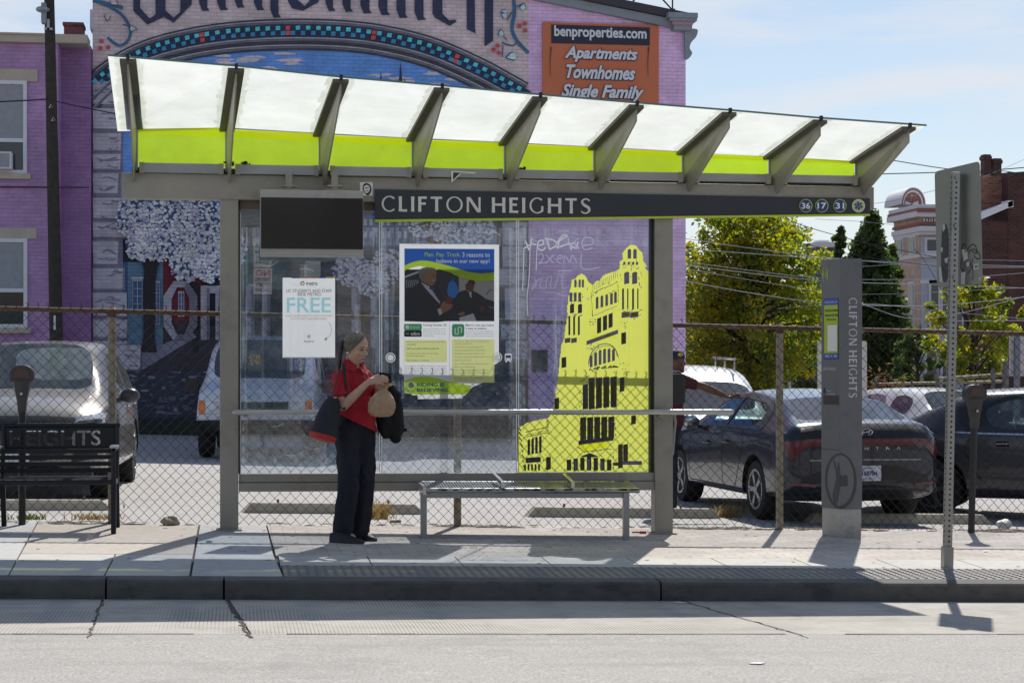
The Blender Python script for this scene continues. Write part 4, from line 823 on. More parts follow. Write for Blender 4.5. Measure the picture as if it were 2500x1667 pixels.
for y, t, b in ((942,'Plan your trip, pay your fare and track your bus for Metro,',0),(966,'TANK and BCRTA',0),(1004,'NEW: buy the Metro/TANK day pass for $5',.012),(1048,'Say goodbye to paper tickets, cash, exact change',0),(1070,'and ticket vending machines',0),(1110,'Free to download - no service fees',0)): art.text(t,*zp(124,y),*zp(124+len(t)*5.9+(60 if b else 0),y+16),INKB if b else GRYT,2,bold=b); 
for y, t in ((938,'Plan your trip - drop a pin on your starting location'),(960,'and enter your destination'),(990,"Know where you're going? Just tap Buy Ticket."),(1020,'Choose the transit system: Metro, TANK or BCRTA'),(1050,'Choose the fare option/type of ticket you want'),(1080,'Choose your quantity. Buy multiple tickets for later use'),(1110,'Read and accept the terms'),(1142,'Sign in or follow instructions to set up new account'),(1172,'Review cart and confirm purchase'),(1202,'Track your bus in the app as it approaches your stop'),(1224,"you can even set a mobile alert to let you know when"),(1272,'Board the bus and show your activated ticket'),(1292,'Metro, TANK or BCRTA bus operator')):
    art.text(t,*zp(560,y),*zp(560+len(t)*5.9,y+15),GRYT,2)
for i, t in enumerate(('If you already have Cincy EZRide and have pre-purchased tickets,','you should begin using them as soon as the new app is available.','Sale of new EZRide tickets will end on Oct. 23, 2019. You will have','until June 30, 2020 to use all existing tickets before they expire.')): art.text(t,*zp(100,1162+i*21),*zp(488,1178+i*21),GRYT,1,shear=.25)
art.line(Z([(512,790),(512,1310)]),.5,GRYT,1)
art.poly(Z(smooth_path([(104,1305),(180,1275),(260,1264),(360,1272),(480,1302),(600,1330),(715,1345)],4)+[(700,1385),(665,1428),(225,1430),(180,1424),(104,1408)]),POL,3)
art.text('RIDING IS',*zp(216,1320),*zp(466,1355),POB,4,bold=.03); art.text('BELIEVING.',*zp(216,1370),*zp(510,1404),POB,4,bold=.03); art.text('METRO',*zp(125,1388),*zp(200,1402),POB,4)
art.ring(*zp(163,1345),10,10,1.5,WHT,4)
for k in range(6):
    a = radians(60*k); u, v = zp(163,1345); art.poly([(u,v),(u+7*cos(a-.4),v+7*sin(a-.4)),(u+7*cos(a+.4),v+7*sin(a+.4))],POB,5)
art.text('www.',*zp(640,1392),*zp(680,1400),INKB,4)
art.part('printing', root)
# sticker on the beam and a taped flyer on the gutter
art = Art(lambda u, v, l: P(u, v, YP-.012-l*.0012)); art.poly([(879,445),(910,445),(910,478),(879,478)],WHT,0); art.poly(smooth_path([(886,452),(894,447),(904,452),(907,463),(902,475),(896,477),(889,470),(885,462)],4),INKB,1); art.poly(smooth_path([(888,456),(896,452),(903,458),(901,468),(894,472),(889,466)],4),WHT,2); art.line([(890,460),(901,458)],2,INKB,3); art.line([(892,466),(900,466)],1.5,INKB,3)
props(solo('sticker', art.mb, art.mats, 'square white sticker with black drawing on the beam by the name board', 'sticker', P(895,478,YP-.01), fix=False))
art = Art(lambda u, v, l: P(u, v, YP-.056-l*.0012)); art.poly([(1101.5,418),(1164,421),(1158,424),(1125,425),(1102.5,446)],WHT,0); art.poly([(1106,421),(1152,423),(1122,424),(1106,440)],NAVY,1)
props(solo('flyer', art.mb, art.mats, 'torn dark corner of a flyer taped on a canopy gutter', 'flyer', P(1120,446,YP-.056), fix=False))
# ============================================================ benches, meters, pillar, sign, fence
PERF = mat('bench_metal', (.42,.42,.41), .3, .75, var=.12, vscale=9, dirt=((.10,.10,.11), .6, 12))
zb = lambda x, y: (1000+x*.2806, 1130+y*.2806)
Y0, Y1 = 15.42, 15.84
a, b = P(*zb(150,222),Y0), P(*zb(2003,222),Y0); zS = a.z-.004; dz = b.z-a.z; Ln = b.x-a.x
bench = thing('metal_bench', 'backless perforated metal bench with two armrests inside the shelter', 'bench', (a.x+Ln/2, (Y0+Y1)/2, zs(a.x+Ln/2, Y0)))
zz = lambda x: zS+dz*(x-a.x)/Ln
mb = MB(); n = 74
for i in range(n+1):
    x = a.x+.02+(Ln-.04)*i/n; mb.hexa([(x-.0055,Y0+.03,zz(x)-.003),(x+.0055,Y0+.03,zz(x)-.003),(x+.0055,Y1,zz(x)+.032),(x-.0055,Y1,zz(x)+.032),(x-.0055,Y0+.03,zz(x)+.003),(x+.0055,Y0+.03,zz(x)+.003),(x+.0055,Y1,zz(x)+.038),(x-.0055,Y1,zz(x)+.038)])
for j in range(15):
    y = Y0+.035+(Y1-Y0-.04)*j/14; h_ = Vector((0,0,.035*j/14)); mb.hexa([Vector(q_)+h_ for q_ in [(a.x,y-.006,zz(a.x)-.0045),(b.x,y-.006,zz(b.x)-.0045),(b.x,y+.006,zz(b.x)-.0045),(a.x,y+.006,zz(a.x)-.0045),(a.x,y-.006,zz(a.x)+.001),(b.x,y-.006,zz(b.x)+.001),(b.x,y+.006,zz(b.x)+.001),(a.x,y+.006,zz(a.x)+.001)]])
seat = part('seat', mb, PERF, bench)
mb = MB(); mb.tube([(a.x,Y0+.012,zz(a.x)-.012),(b.x,Y0+.012,zz(b.x)-.012)],.021,12); mb.tube([(a.x,Y1,zz(a.x)+.026),(b.x,Y1,zz(b.x)+.026)],.014,10); part('seat_edge', mb, PERF, seat, smooth=True)
CHIP = mat('worn_edge', (.03,.03,.04), .6); mb = MB(); random.seed(4)
for k in range(60):
    x = random.choice([random.uniform(a.x+.1,b.x-.1), random.gauss(b.x-.35,.2), random.gauss(a.x+.5,.25)]); x = min(max(x,a.x+.03),b.x-.03); r = random.uniform(.004,.02)
    mb.add([(x+r*1.6*cos(t), Y0-.0105, zz(x)-.004+min(.012,r*.5)*sin(t)) for t in [2*pi*q/6 for q in range(6)]], [(0,1,2,3,4,5)])
part('worn_edge', mb, CHIP, seat)
for u in (1034, 1528):
    p = P(u,1250,Y0+.03); mb = MB(); g0 = zs(p.x,Y0)
    mb.box((p.x-.025,Y0+.0,g0-.005),(p.x+.025,Y0+.055,zz(p.x)-.03)); part('leg', mb, STEEL2, bench, bevel=.004)
mb = MB(); x0, x1 = P(1034,1200,Y0+.03).x, P(1528,1200,Y0+.03).x; mb.hexa([(x0,Y0+.02,zz(x0)-.075),(x1,Y0+.02,zz(x1)-.075),(x1,Y1-.03,zz(x1)-.075),(x0,Y1-.03,zz(x0)-.075),(x0,Y0+.02,zz(x0)-.034),(x1,Y0+.02,zz(x1)-.034),(x1,Y1-.03,zz(x1)-.034),(x0,Y1-.03,zz(x0)-.034)]); part('support_beam', mb, STEEL2, bench, bevel=.004)
for (p0, p1) in (((720,140),(800,212)), ((1330,145),(1408,214))):
    f_, k_ = P(*zb(*p1),Y0+.02), P(*zb(*p0),Y1-.02); mb = MB()
    mb.prism([(f_.x-.006,Y0+.0,f_.z-.005),(f_.x-.006,Y0+.0,f_.z+.05),(k_.x-.006,Y1-.04,k_.z+.055),(k_.x-.006,Y1-.04,k_.z+.035),(f_.x-.006,Y0+.06,f_.z+.022),(f_.x-.006,Y0+.06,f_.z-.005)],(.03,0,0)); part('armrest', mb, ALU, bench, bevel=.003)
mb = MB(); p = P(*zb(130,200),Y0); mb.prism([(p.x-.015,Y0-.005,zz(p.x)-.05),(p.x-.015,Y0-.005,zz(p.x)+.022),(p.x-.015,Y1,zz(p.x)+.03),(p.x-.015,Y1,zz(p.x)-.03)],(.03,0,0)); part('end_bracket', mb, ALU, bench, bevel=.004)

# black slatted bench with cut-out letters
BLK = mat('bench_black', (.006,.008,.013), .38, .0, spec=.35, var=.2, vscale=6)
x1 = P(296,1092,16.05).x; x0 = P(-250,1092,16.05).x; xm = P(6,1092,16.0).x; yb, yf = 16.06, 15.62
zg = lambda x: zs(x, 15.8)
bk_ = thing('park_bench', 'black slatted metal bench with cut-out letters across its backrest', 'bench', ((x0+x1)/2, 15.85, zg((x0+x1)/2)))
zt, zbm = P(290,1037,yb).z, P(290,1092,yb).z
mb = MB(); mb.box((x0,yb-.004,zbm),(x1-.03,yb+.004,zt-.01)); panel_me = mb.mesh('panel', BLK)
cu = bpy.data.curves.new('t','FONT'); cu.body = 'CLIFTON HEIGHTS'; cu.extrude = .03; cu.offset = .012; cu.resolution_u = 3
to = bpy.data.objects.new('t',cu); COL.objects.link(to); bpy.context.view_layer.update()
tm = bpy.data.meshes.new_from_object(to.evaluated_get(bpy.context.evaluated_depsgraph_get())); bpy.data.objects.remove(to)
bmx = bmesh.new(); bmx.from_mesh(tm); bmesh.ops.remove_doubles(bmx, verts=bmx.verts, dist=1e-5); bmx.to_mesh(tm); bmx.free()
xsx = [v.co.x for v in tm.vertices]; ysx = [v.co.y for v in tm.vertices]
ta, tb = P(-232,1085,yb).x, P(246,1085,yb).x; za, zb_ = P(200,1087,yb).z, P(200,1050,yb).z
for v in tm.vertices:
    c = v.co; v.co = Vector((ta+(tb-ta)*(c.x-min(xsx))/(max(xsx)-min(xsx)), yb-c.z, za+(zb_-za)*(c.y-min(ysx))/(max(ysx)-min(ysx))))
to = bpy.data.objects.new('cut', tm); COL.objects.link(to)
try:
    pm = evaluated(panel_me, [('BOOLEAN', dict(operation='DIFFERENCE', object=to, solver='EXACT'))])
    if len(pm.polygons) < 30: pm = panel_me
except Exception: pm = panel_me
bpy.data.objects.remove(to); mesh_part('name_panel', pm, BLK, bk_)
mb = MB(); mb.tube([(x0,yb,zt),(x1-.01,yb,zt)],.02,10); mb.tube([(x0,yb,zbm),(x1-.03,yb,zbm)],.008,6); part('top_rail', mb, BLK, bk_, smooth=True)
for v in (1100.5, 1115, 1131, 1146):
    z = P(200,v,yb-.03).z; mb = MB(); mb.box((x0,yb-.06+(v-1100)*-.0012,z-.018),(x1-.04,yb-.045+(v-1100)*-.0012,z+.018)); part('back_slat', mb, BLK, bk_, bevel=.003)
zseat = P(200,1166,15.85).z
for i in range(6):
    y = yf+.05+i*.062; mb = MB(); mb.box((x0,y-.022,zseat-.008),(x1-.04,y+.022,zseat+.008)); part('seat_slat', mb, BLK, bk_, bevel=.003)
mb = MB(); mb.tube([(x0,yf,zseat-.02),(x1-.04,yf,zseat-.02)],.024,10); part('front_rail', mb, BLK, bk_, smooth=True)
for x in (x1-.035, xm, x0):
    e = .028; g0 = zg(x); mb = MB(); arm = zseat+.24
    mb.bar((x,yf-.02,g0-.005),(x,yf+.0,zseat-.02),.04,.035); mb.tube([(x,yf,zseat-.03),(x,yf-.02,zseat+.12),(x,yf-.01,arm-.02),(x,yf+.05,arm+.005),(x,yb-.06,arm+.005)],.02,8)
    mb.bar((x,yb+.06,g0-.005),(x,yb-.06,zseat),.04,.035); mb.tube([(x,yb-.06,zseat-.02),(x,yb-.03,zseat+.2),(x,yb+.0,zt+.01)],.02,8); mb.bar((x,yf,zseat-.03),(x,yb-.04,zseat-.03),.03,.035)
    fr_ = part('end_frame', mb, BLK, bk_)
    mb = MB(); mb.box((x-.032,yf-.015,arm+.012),(x+.032,yf+.2,arm+.032)); part('arm_cap', mb, mat('worn_metal',(.4,.42,.46),.3,.8), fr_, bevel=.006)

# parking meters
MET = mat('meter_grey', (.05,.05,.052), .45, .4, var=.25, vscale=12, bump=.05); METD = mat('meter_pole', (.030,.030,.032), .5, .3, var=.25, vscale=10)
def meter(u, vtop, vbot, Y, label, lean=0., worn=MET, zf=None, group='parking meters along the pavement'):
    g = P(u, vbot, Y); zg_ = (zf or zs)(g.x, Y); top = P(u, vtop, Y).z; t = thing('parking_meter', label, 'parking meter', (g.x, Y, zg_), group)
    H = top-zg_; lx = lambda z: lean*z
    mb = MB(); mb.tube([(0,0,-.02),(lx(H-.38),0,H-.38)],.03,12); part('pole', mb, METD, t, smooth=True, local=True)
    mb = MB(); x = lx(H-.3); zb0 = H-.40; prof = [(.036,.045,0),(.046,.05,.1),(.068,.06,.2),(.084,.068,.27)]
    vs = []; k = 16
    for rx, ry, h in prof:
        for j in range(k): aa = 2*pi*j/k; cx, sy = cos(aa), sin(aa); s_ = (abs(cx)**4+abs(sy)**4)**-.25*.93; vs.append((x+rx*cx*s_, ry*sy*s_, zb0+h))
    mb.add(vs, [(i*k+j, i*k+(j+1)%k, (i+1)*k+(j+1)%k, (i+1)*k+j) for i in range(3) for j in range(k)]+[tuple(range(k))[::-1], tuple(range(3*k,4*k))]); part('body', mb, worn, t, smooth=True, local=True)
    mb = MB(); pts = [(.108*max(-.93,min(.93,cos(pi*i/14)*1.05)), .115*min(.95,sin(pi*i/14))) for i in range(15)]; pts = [(.095,-.03)]+pts+[(-.095,-.03)]
    mb.prism([(x+a_, -.05, zb0+.29+b_) for a_, b_ in pts], (0,.1,0)); hd = part('head', mb, worn, t, local=True, bevel=.008)
    mb = MB(); pts = [(.07*cos(pi*i/12), .08*sin(pi*i/12)) for i in range(13)]; mb.prism([(x+a_, -.056, zb0+.295+b_) for a_, b_ in pts],(0,.008,0)); part('window', mb, mat('meter_window',(.10,.06,.055),.15), hd, local=True)
    mb = MB(); mb.lathe([(.012,-.072),(.012,-.06)], (x,.0,zb0+.16), 'y', 10); part('lock', mb, ALU, t, local=True)
    return t
meter(54, 891, 1262, 16.25, 'dark parking meter standing behind the black bench')
meter(2371, 938, 1295, 16.25, 'dark parking meter right of the perforated sign post', .03)
# the pillar with the stop's name
KIO = mat('pillar_grey', (.155,.157,.168), .45, .3, var=.06, vscale=4, dirt=((.09,.09,.095), .4, 6)); KCON = mat('pillar_concrete', (.42,.405,.375), .85, var=.15, vscale=10, bump=.3, bscale=70, dirt=((.10,.095,.09), .7, 5))
gc = G(2051,1313,zs); Yc = gc.y; C = P(2051,1313,Yc); Lc = P(2005,1309,Yc+.24); Rc = P(2105,1316,Yc-.03); Bc = Lc+Rc-C
zt = P(2051,631,Yc).z; zc = P(2051,1241,Yc).z
kio = thing('name_pillar', 'grey metal bus stop pillar on a concrete foot with vertical lettering', 'pillar sign', ((C.x+Bc.x)/2, (C.y+Bc.y)/2, gc.z))
q4 = [C, Rc, Bc, Lc]; mid = (C+Bc)/2
def ring4(z, s=1.0): return [Vector((mid.x+(p.x-mid.x)*s, mid.y+(p.y-mid.y)*s, z)) for p in q4]
mb = MB(); mb.hexa(ring4(gc.z-.05,.97)+ring4(zc-.002,.97)); part('concrete_foot', mb, KCON, kio, bevel=.01)
mb = MB(); mb.hexa(ring4(zc)+ring4(zt)); body = part('body', mb, KIO, kio, bevel=.004)
nR = (Rc-C).cross(Vector((0,0,1))).normalized(); nL = (C-Lc).cross(Vector((0,0,1))).normalized()
if nR.y > 0: nR = -nR
if nL.x > 0: nL = -nL
# faces of the pillar: s along the face (0..1 left to right), v picture height
def fmap(A, B, n): return lambda s, v, l: Vector((A.x+(B.x-A.x)*s, A.y+(B.y-A.y)*s, zt+(zc-zt)*(v-631)/(1241-631)))+n*(.0012*(l+1))
art = Art(fmap(C, Rc, nR)); PL = mat('pillar_letters', (.58,.59,.60), .5)
letters(art, 'CLIFTON HEIGHTS', .40, .76, 727, 970, PL, 1, down=True)
DGR = mat('pillar_emblem', (.055,.056,.062), .5)
def ell(cx, cv, rs, rv, a0, a1, t0, t1, n=24):
    for i in range(n):
        aa, bb = radians(a0+(a1-a0)*i/n), radians(a0+(a1-a0)*(i+1)/n); ta_, tb2 = t0+(t1-t0)*i/n, t0+(t1-t0)*(i+1)/n
        art.poly([(cx+rs*cos(aa),cv+rv*sin(aa)),(cx+rs*cos(bb),cv+rv*sin(bb)),(cx+rs*(1-tb2)*cos(bb),cv+rv*(1-tb2*.6)*sin(bb)),(cx+rs*(1-ta_)*cos(aa),cv+rv*(1-ta_*.6)*sin(aa))],DGR,1)
ell(.0,1174,.75,68,-90,90,.10,.22); art.poly([(0,1158),(.18,1162),(.20,1158),(.33,1160),(.36,1185),(0,1188)],DGR,1)
for v in (843,1060): 
    for s_ in (.05,.95): art.disc(s_,v,.012,.9,PL,1,8)
art.part('right_markings', body)
art = Art(fmap(Lc, C, nL)); art.ring(.22,668,.155,19,.03,LIME2,1); art.ring(.22,668,.10,13,.02,LIME2,1); art.ring(.22,668,.06,7,.02,LIME2,1)
ell(1.0,1174,.80,68,90,270,.15,.12)
art.poly(smooth_path([(.62,1122),(.72,1140),(.80,1165),(.70,1190),(.60,1215),(.75,1232),(.9,1215),(1,1180),(1,1150),(.92,1128),(.82,1145),(.72,1128),(.62,1122)],4),DGR,1)
art.rect(.14,727,.92,877,mat('poster_case',(.01,.015,.04),.3),1); art.rect(.17,729,.90,744,PBLU,2); art.text('Looking for schedules online?',.2,734,.88,740,WHT,3)
art.rect(.17,744,.90,862,mat('case_lime',(.42,.52,.03),.5),2)
for i, t in enumerate(('Access bus schedules','online-scan this code','with your phone.')): art.text(t,.22+.08*(i==2),753+i*11.5,.90-.08*(i==2),760+i*11.5,INKB,3,bold=.015)
art.rrect(.36,793,.86,857,.05,WHT,3); art.rect(.17,863,.90,875,PBLU,2); art.text('METRO',.24,866,.45,872,WHT,3); art.text('TANK',.68,866,.86,872,WHT,3); art.poly([(.5,864),(.6,868),(.5,874),(.56,868)],YELO,3)
art.text('CLIFTON HEIGHTS',.10,897,.80,904.5,PL,1); art.disc(.18,955,.06,8,INKN,1); art.text('Text us',.3,951,.52,956,PL,1); art.text('for real-time info',.3,959,.72,964,PL,1)
art.rect(.12,966,.94,988,mat('braille_plate',(.045,.03,.026),.4),1)
art.part('left_markings', body)
for v in (1098,):
    a, b = C.lerp(Lc,.02), C.lerp(Lc,.98); z = zt+(zc-zt)*(v-631)/610; mb = MB(); mb.bar(Vector((a.x,a.y,z))+nL*.001, Vector((b.x,b.y,z))+nL*.001, .003, .003); part('seam', mb, DARKJ, body)
# perforated post with the back of a bus stop sign
GALV = mat('galvanised', (.33,.33,.315), .42, .75, var=.12, vscale=10, dirt=((.25,.25,.24), .4, 5))
SIGNB = mat('sign_aluminium', (.20,.205,.18), .36, .8, var=.06, vscale=4, dirt=((.24,.245,.22), .5, 3))
g0 = G(2312,1384,zs); YS = g0.y; top = P(2332,421,YS+.02)
sg = thing('street_sign', 'back of an aluminium street sign bolted to a leaning perforated post', 'street sign', g0)
mb = MB(); ax = (top-g0).normalized(); wv = .0285; mb.bar(g0-ax*.02, top, wv*2, wv*2, (0,-1,0)); post = part('post', mb, GALV, sg, bevel=.004)
HOLE = mat('hole_dark', (.012,.012,.012), .8); mb = MB(); n = 76; xr = Vector((1,0,0)); Lp = (top-g0).length
for i in range(3, n):
    c = g0+ax*(Lp*i/n)+Vector((0,-wv-.0012,0)); mb.add([c+xr*(.0085*cos(t))+ax*(.0085*sin(t)) for t in [2*pi*q_/8 for q_ in range(8)]], [tuple(range(8))])
    c = g0+ax*(Lp*i/n)+Vector((-wv-.0012,0,0)); mb.add([c+Vector((0,1,0))*(.0085*cos(t))+ax*(.0085*sin(t)) for t in [2*pi*q_/8 for q_ in range(8)]], [tuple(range(8))])
part('hole_pattern', mb, HOLE, post)
mb = MB(); mb.bar(g0-ax*.02, g0+ax*.16, .075, .075, (0,-1,0)); part('base_sleeve', mb, GALV, sg, bevel=.004)
zq = lambda x, y: (2000+x*.3189, 350+y*.3189)
cor = [P(*zq(905,212),YS+.16), P(*zq(1252,130),YS-.10), P(*zq(1274,1075),YS-.10), P(*zq(925,1102),YS+.16)]
ex, ey = (cor[1]-cor[0]), (cor[3]-cor[0])
def sgm(s, t, l=0): 
    p = cor[0]*(1-s)*(1-t)+cor[1]*s*(1-t)+cor[2]*s*t+cor[3]*(1-s)*t
    return p+nS*(.0012*l)
nS = ex.cross(ey).normalized(); nS = nS if nS.y < 0 else -nS
for k in range(4): cor[k] = cor[k]+Vector((0,.06,0))
rim = []
for (cs, ct, a0) in ((.93,.035,-90),(.93,.965,0),(.07,.965,90),(.07,.035,180)):
    for i in range(5): aa = radians(a0+22.5*i); rim.append(sgm(cs+.07*cos(aa), ct+.035*sin(aa)))
mb = MB(); mb.prism(rim, -nS*.004); plate = part('sign_plate', mb, SIGNB, sg)
art = Art(lambda s, t, l: sgm(s, t, l)); TORN = mat('sticker_dark', (.05,.05,.055), .5, var=.4, vscale=30)
art.poly(smooth_path([(.14,.50),(.22,.46),(.28,.55),(.27,.75),(.24,.93),(.14,.95),(.10,.80),(.12,.62)],4),TORN,1)
for q_ in ([(.15,.47),(.20,.46),(.22,.50),(.16,.53)],[(.10,.66),(.15,.66),(.14,.70),(.10,.69)],[(.18,.76),(.26,.75),(.24,.80),(.19,.79)],[(.05,.83),(.10,.82),(.13,.96),(.06,.95)],[(.57,.70),(.68,.70),(.70,.78),(.60,.80)],[(.66,.81),(.73,.805),(.72,.84),(.67,.85)],[(.54,.89),(.64,.885),(.62,.99),(.53,.99)],[(.92,.945),(.97,.945),(.95,.985)]):
    a2 = Art(art.f0); a2.poly(q_, mat('sticker_white',(.5,.51,.5),.6), 2); a2.part('sticker', plate)
art.rect(.82,.83,.94,.875,mat('sticker_white',(.5,.51,.5),.6),2); art.text('WHAT',.84,.842,.925,.865,INKB,3,bold=.02)
for st in ([(.56,.70),(.60,.66),(.66,.67),(.64,.72),(.70,.70),(.78,.67),(.86,.68),(.90,.74),(.84,.74),(.76,.71),(.72,.74)],[(.80,.70),(.92,.74),(.97,.78),(.90,.79),(.82,.76)],[(.80,.78),(.78,.83),(.80,.9),(.79,.96)],[(.74,.80),(.76,.86),(.70,.90)],[(.57,.76),(.53,.84),(.60,.88)]): art.line(smooth_path(st,5),.009,INKB,3)
art.part('scribbled_label', plate)
mb = MB()
for t in (.10,.50,.93):
    c = sgm(.42,t); mb.lathe([(.014,-.075),(.014,-.06)],(g0+ax*(c.z-g0.z))-Vector((0,.0-.03,0)),'y',8)
part('bolt', mb, GALV, sg)

# ---------------------------------------------------------- chain-link fence
RUST = mat('rusty_rail', (.14,.085,.055), .75, .2, var=.3, vscale=14, dirt=((.30,.27,.22), .75, 5)); POSTM = mat('fence_post_paint', (.33,.29,.22), .7, .2, var=.2, vscale=8, dirt=((.16,.075,.03), .85, 7))
WIRE = mat('fence_wire', (.030,.028,.026), .65, .2, var=.3, vscale=20)
tL, tR = P(-520,740,YF), P(2960,826.5,YF); bL, bR = P(-520,1263.8,YF), P(2960,1302.6,YF)
fence = thing('chain_link_fence', 'rusty chain-link fence with a top rail running behind the bus shelter', 'fence', (bL.lerp(bR,.5).x, YF, zs(bL.lerp(bR,.5).x,YF)))
mb = MB(); mb.tube([tL+(tR-tL)*(i/24) for i in range(25)], .0215, 10); part('top_rail', mb, RUST, fence, smooth=True)
for u in (-500, 273, 1118, 1906, 2700):
    f_ = (P(u,1000,YF).x-tL.x)/(tR.x-tL.x); zt_ = tL.z+(tR.z-tL.z)*f_; x = P(u,1000,YF).x
    mb = MB(); mb.tube([(x,YF+.035,zs(x,YF)-.3),(x,YF+.035,zt_-.03)],.034,12); po = part('post', mb, POSTM, fence, smooth=True)
    mb = MB(); mb.tube([(x,YF+.03,zt_-.05),(x,YF+.03,zt_+.02),(x,YF+.03,zt_+.045)],[.037,.037,.012],12); part('post_cap', mb, RUST, po, smooth=True)
W = tR.x-tL.x; pitch = .0443; nw = int(W/pitch); mb = MB(); hw = .0017; nz_ = 20
vs = []; fs = []
def wire(pts, r):
    o = len(vs); m_ = len(pts)
    for i, p in enumerate(pts):
        vs.extend([(p[0]-r,p[1],p[2]),(p[0]+r*.5,p[1]-r,p[2]+r*.3),(p[0]+r*.5,p[1]+r,p[2]-r*.3)])
    for i in range(m_-1):
        for j in range(3): fs.append((o+i*3+j, o+i*3+(j+1)%3, o+i*3+3+(j+1)%3, o+i*3+3+j))
random.seed(8)
for k in range(nw):
    pts = []; jx = random.uniform(-.003,.003)
    for i in range(nz_*2+1):
        t = i/(nz_*2); side = (i+k) % 2; x = tL.x+pitch*(k+.5)+(.5 if side else -.5)*pitch*1.04; f_ = (x-tL.x)/W
        zb1 = bL.z+(bR.z-bL.z)*f_-.01; zt1 = tL.z+(tR.z-tL.z)*f_+.015
        pts.append((x+jx*sin(i), YF-.026+(.003 if side else -.003), zb1+(zt1-zb1)*t))
    x, y, z = pts[-1]; pts += [(x+.012,y,z+.018),(x-.008+random.uniform(-.01,.02),y,z+.036+random.uniform(0,.012))]
    x, y, z = pts[0]; pts = [(x-.004,y,z-.02)]+pts
    wire(pts, .0031)
mb.add(vs, fs); part('wire_mesh', mb, WIRE, fence, fix=False)
# ---------------------------------------------------------- wheel stops
WS = mat('wheel_stop_concrete', (.42,.38,.30), .85, var=.12, vscale=8, bump=.2, dirt=((.22,.20,.16), .6, 3))
def stop(uL, uR, v, label):
    a, b = G(uL,v,zl), G(uR,v+(4 if uL > 0 else 0),zl); a.z -= .01; b.z -= .01; d = (b-a); L_ = d.length; d.normalize(); yv = Vector((-d.y,d.x,0)); upv = Vector((0,0,1)); mb = MB()
    prof = [(0,0),(.02,.085),(.045,.115),(.135,.115),(.16,.085),(.18,0)]; c = .1
    A_ = [a+yv*y+upv*z+d*(.9*z) for y, z in prof]; B_ = [b+yv*y+upv*z-d*(.9*z) for y, z in prof]; n = len(prof)
    mb.add(A_+B_, [tuple(range(n)), tuple(range(n,2*n))[::-1]]+[(i,(i+1)%n,n+(i+1)%n,n+i) for i in range(n)])
    m_ = a.lerp(b,.5); o = thing('wheel_stop', label, 'wheel stop', m_, 'concrete wheel stops of the car park'); part('block', mb, WS, o, bevel=.008)
    for t in (.2,.8):
        p = a.lerp(b,t)+yv*.09; pb = MB(); pb.tube([p+Vector((0,0,.1)),p+Vector((0,0,.15))],.012,8); part('steel_pin', pb, RUST, o)
stop(-60, 275, 1246, 'concrete wheel stop in front of the silver suv, behind the black bench')
stop(590, 1040, 1252, 'concrete wheel stop behind the standing woman and left end of metal bench')
stop(1286, 1762, 1262, 'concrete wheel stop behind the metal bench and right shelter post')
stop(1975, 2425, 1276, 'concrete wheel stop under the tail of the dark sedan with U169784 plate')
# ---------------------------------------------------------- litter and weeds
random.seed(21); LEAFD = mat('dry_leaf', (.22,.13,.05), .8); 
p = G(415,1281,zs); mb = MB(); mb.ball((0,0,.03), .055, 10, 8, (1.5,.8,.7)); bmv = mb.v
for i, v in enumerate(mb.v): mb.v[i] = v+Vector(noise.noise_vector(v*24))*.022
mb.v = [Vector((v.x,v.y,max(v.z,.0))) for v in mb.v]
solo('crumpled_paper', MB().add([v+p for v in mb.v], mb.f), mat('litter_brown',(.33,.28,.22),.9,var=.3,vscale=30), 'crumpled brown paper lying by the fence between black bench and shelter', 'litter', p, smooth=False)
p = G(965,1276,zs); mb = MB(); mb.box((p.x-.05,p.y-.03,p.z),(p.x+.05,p.y+.03,p.z+.03)); solo('paper_carton', mb, mat('carton',(.6,.5,.44),.8), 'small pale carton at the fence foot right of the woman', 'litter', p, bevel=.006)
p = G(1562,1302,zs); mb = MB(); mb.bar(p+Vector((-.06,.03,.012)),p+Vector((.01,.0,.012)),.012,.012); mb.bar(p+Vector((.0,.0,.012)),p+Vector((.055,-.012,.012)),.02,.02); solo('lighter', mb, mat('litter_red',(.35,.03,.03),.5,var=.4,vscale=40), 'small red and black stick lying beside the right shelter post', 'litter', p)
p = G(500,1459,zr); mb = MB(); mb.prism([p+Vector(q_) for q_ in ((-.04,0,.004),(-.015,0,.028),(.02,-.01,.03),(.05,-.01,.004))],(0,.02,.004)); mb.tube([p+Vector((.06,0,0)),p+Vector((.075,-.01,.06))],.002,5); solo('paper_scrap', mb, mat('litter_white',(.62,.64,.7),.7), 'white paper scrap with a thin straw at the foot of the kerb', 'litter', p)
for (u, v, zf, lab) in ((1660,1472,zr,'flat white paper scrap in the gutter beneath the right shelter post'),(1848,1620,zr,'thin white paper strip lying on the open road')):
    p = G(u,v,zf); mb = MB(); mb.prism([p+Vector((a_*.05,b_*.035,.004)) for a_, b_ in ((-1,-.3),(.2,-1),(1,.2),(-.3,.8))],(0,0,.003)); solo('paper_scrap', mb, mat('litter_white',(.62,.64,.7),.7), lab, 'litter', p)
mb = MB()
for k in range(46):
    u = random.choice([random.uniform(0,560),random.uniform(-20,330),random.uniform(560,2450)]); v = random.uniform(1449,1466)+ (u/2500)*6; p = G(u,v,zr); r = random.uniform(.006,.022); a0 = random.uniform(0,6); t = random.uniform(.2,.9)
    mb.poly([p+Vector((r*cos(a0),r*sin(a0),.004)),p+Vector((.5*r*cos(a0+1.5),.5*r*sin(a0+1.5),.004+r*t)),p+Vector((-r*cos(a0),-r*sin(a0),.005)),p+Vector((.5*r*cos(a0-1.5),.5*r*sin(a0-1.5),.006+r*t))])
props(solo('leaf_litter', mb, LEAFD, 'scattered dry leaf bits along the gutter', 'leaf litter', G(300,1459,zr), kind='stuff', fix=False), kind='stuff')
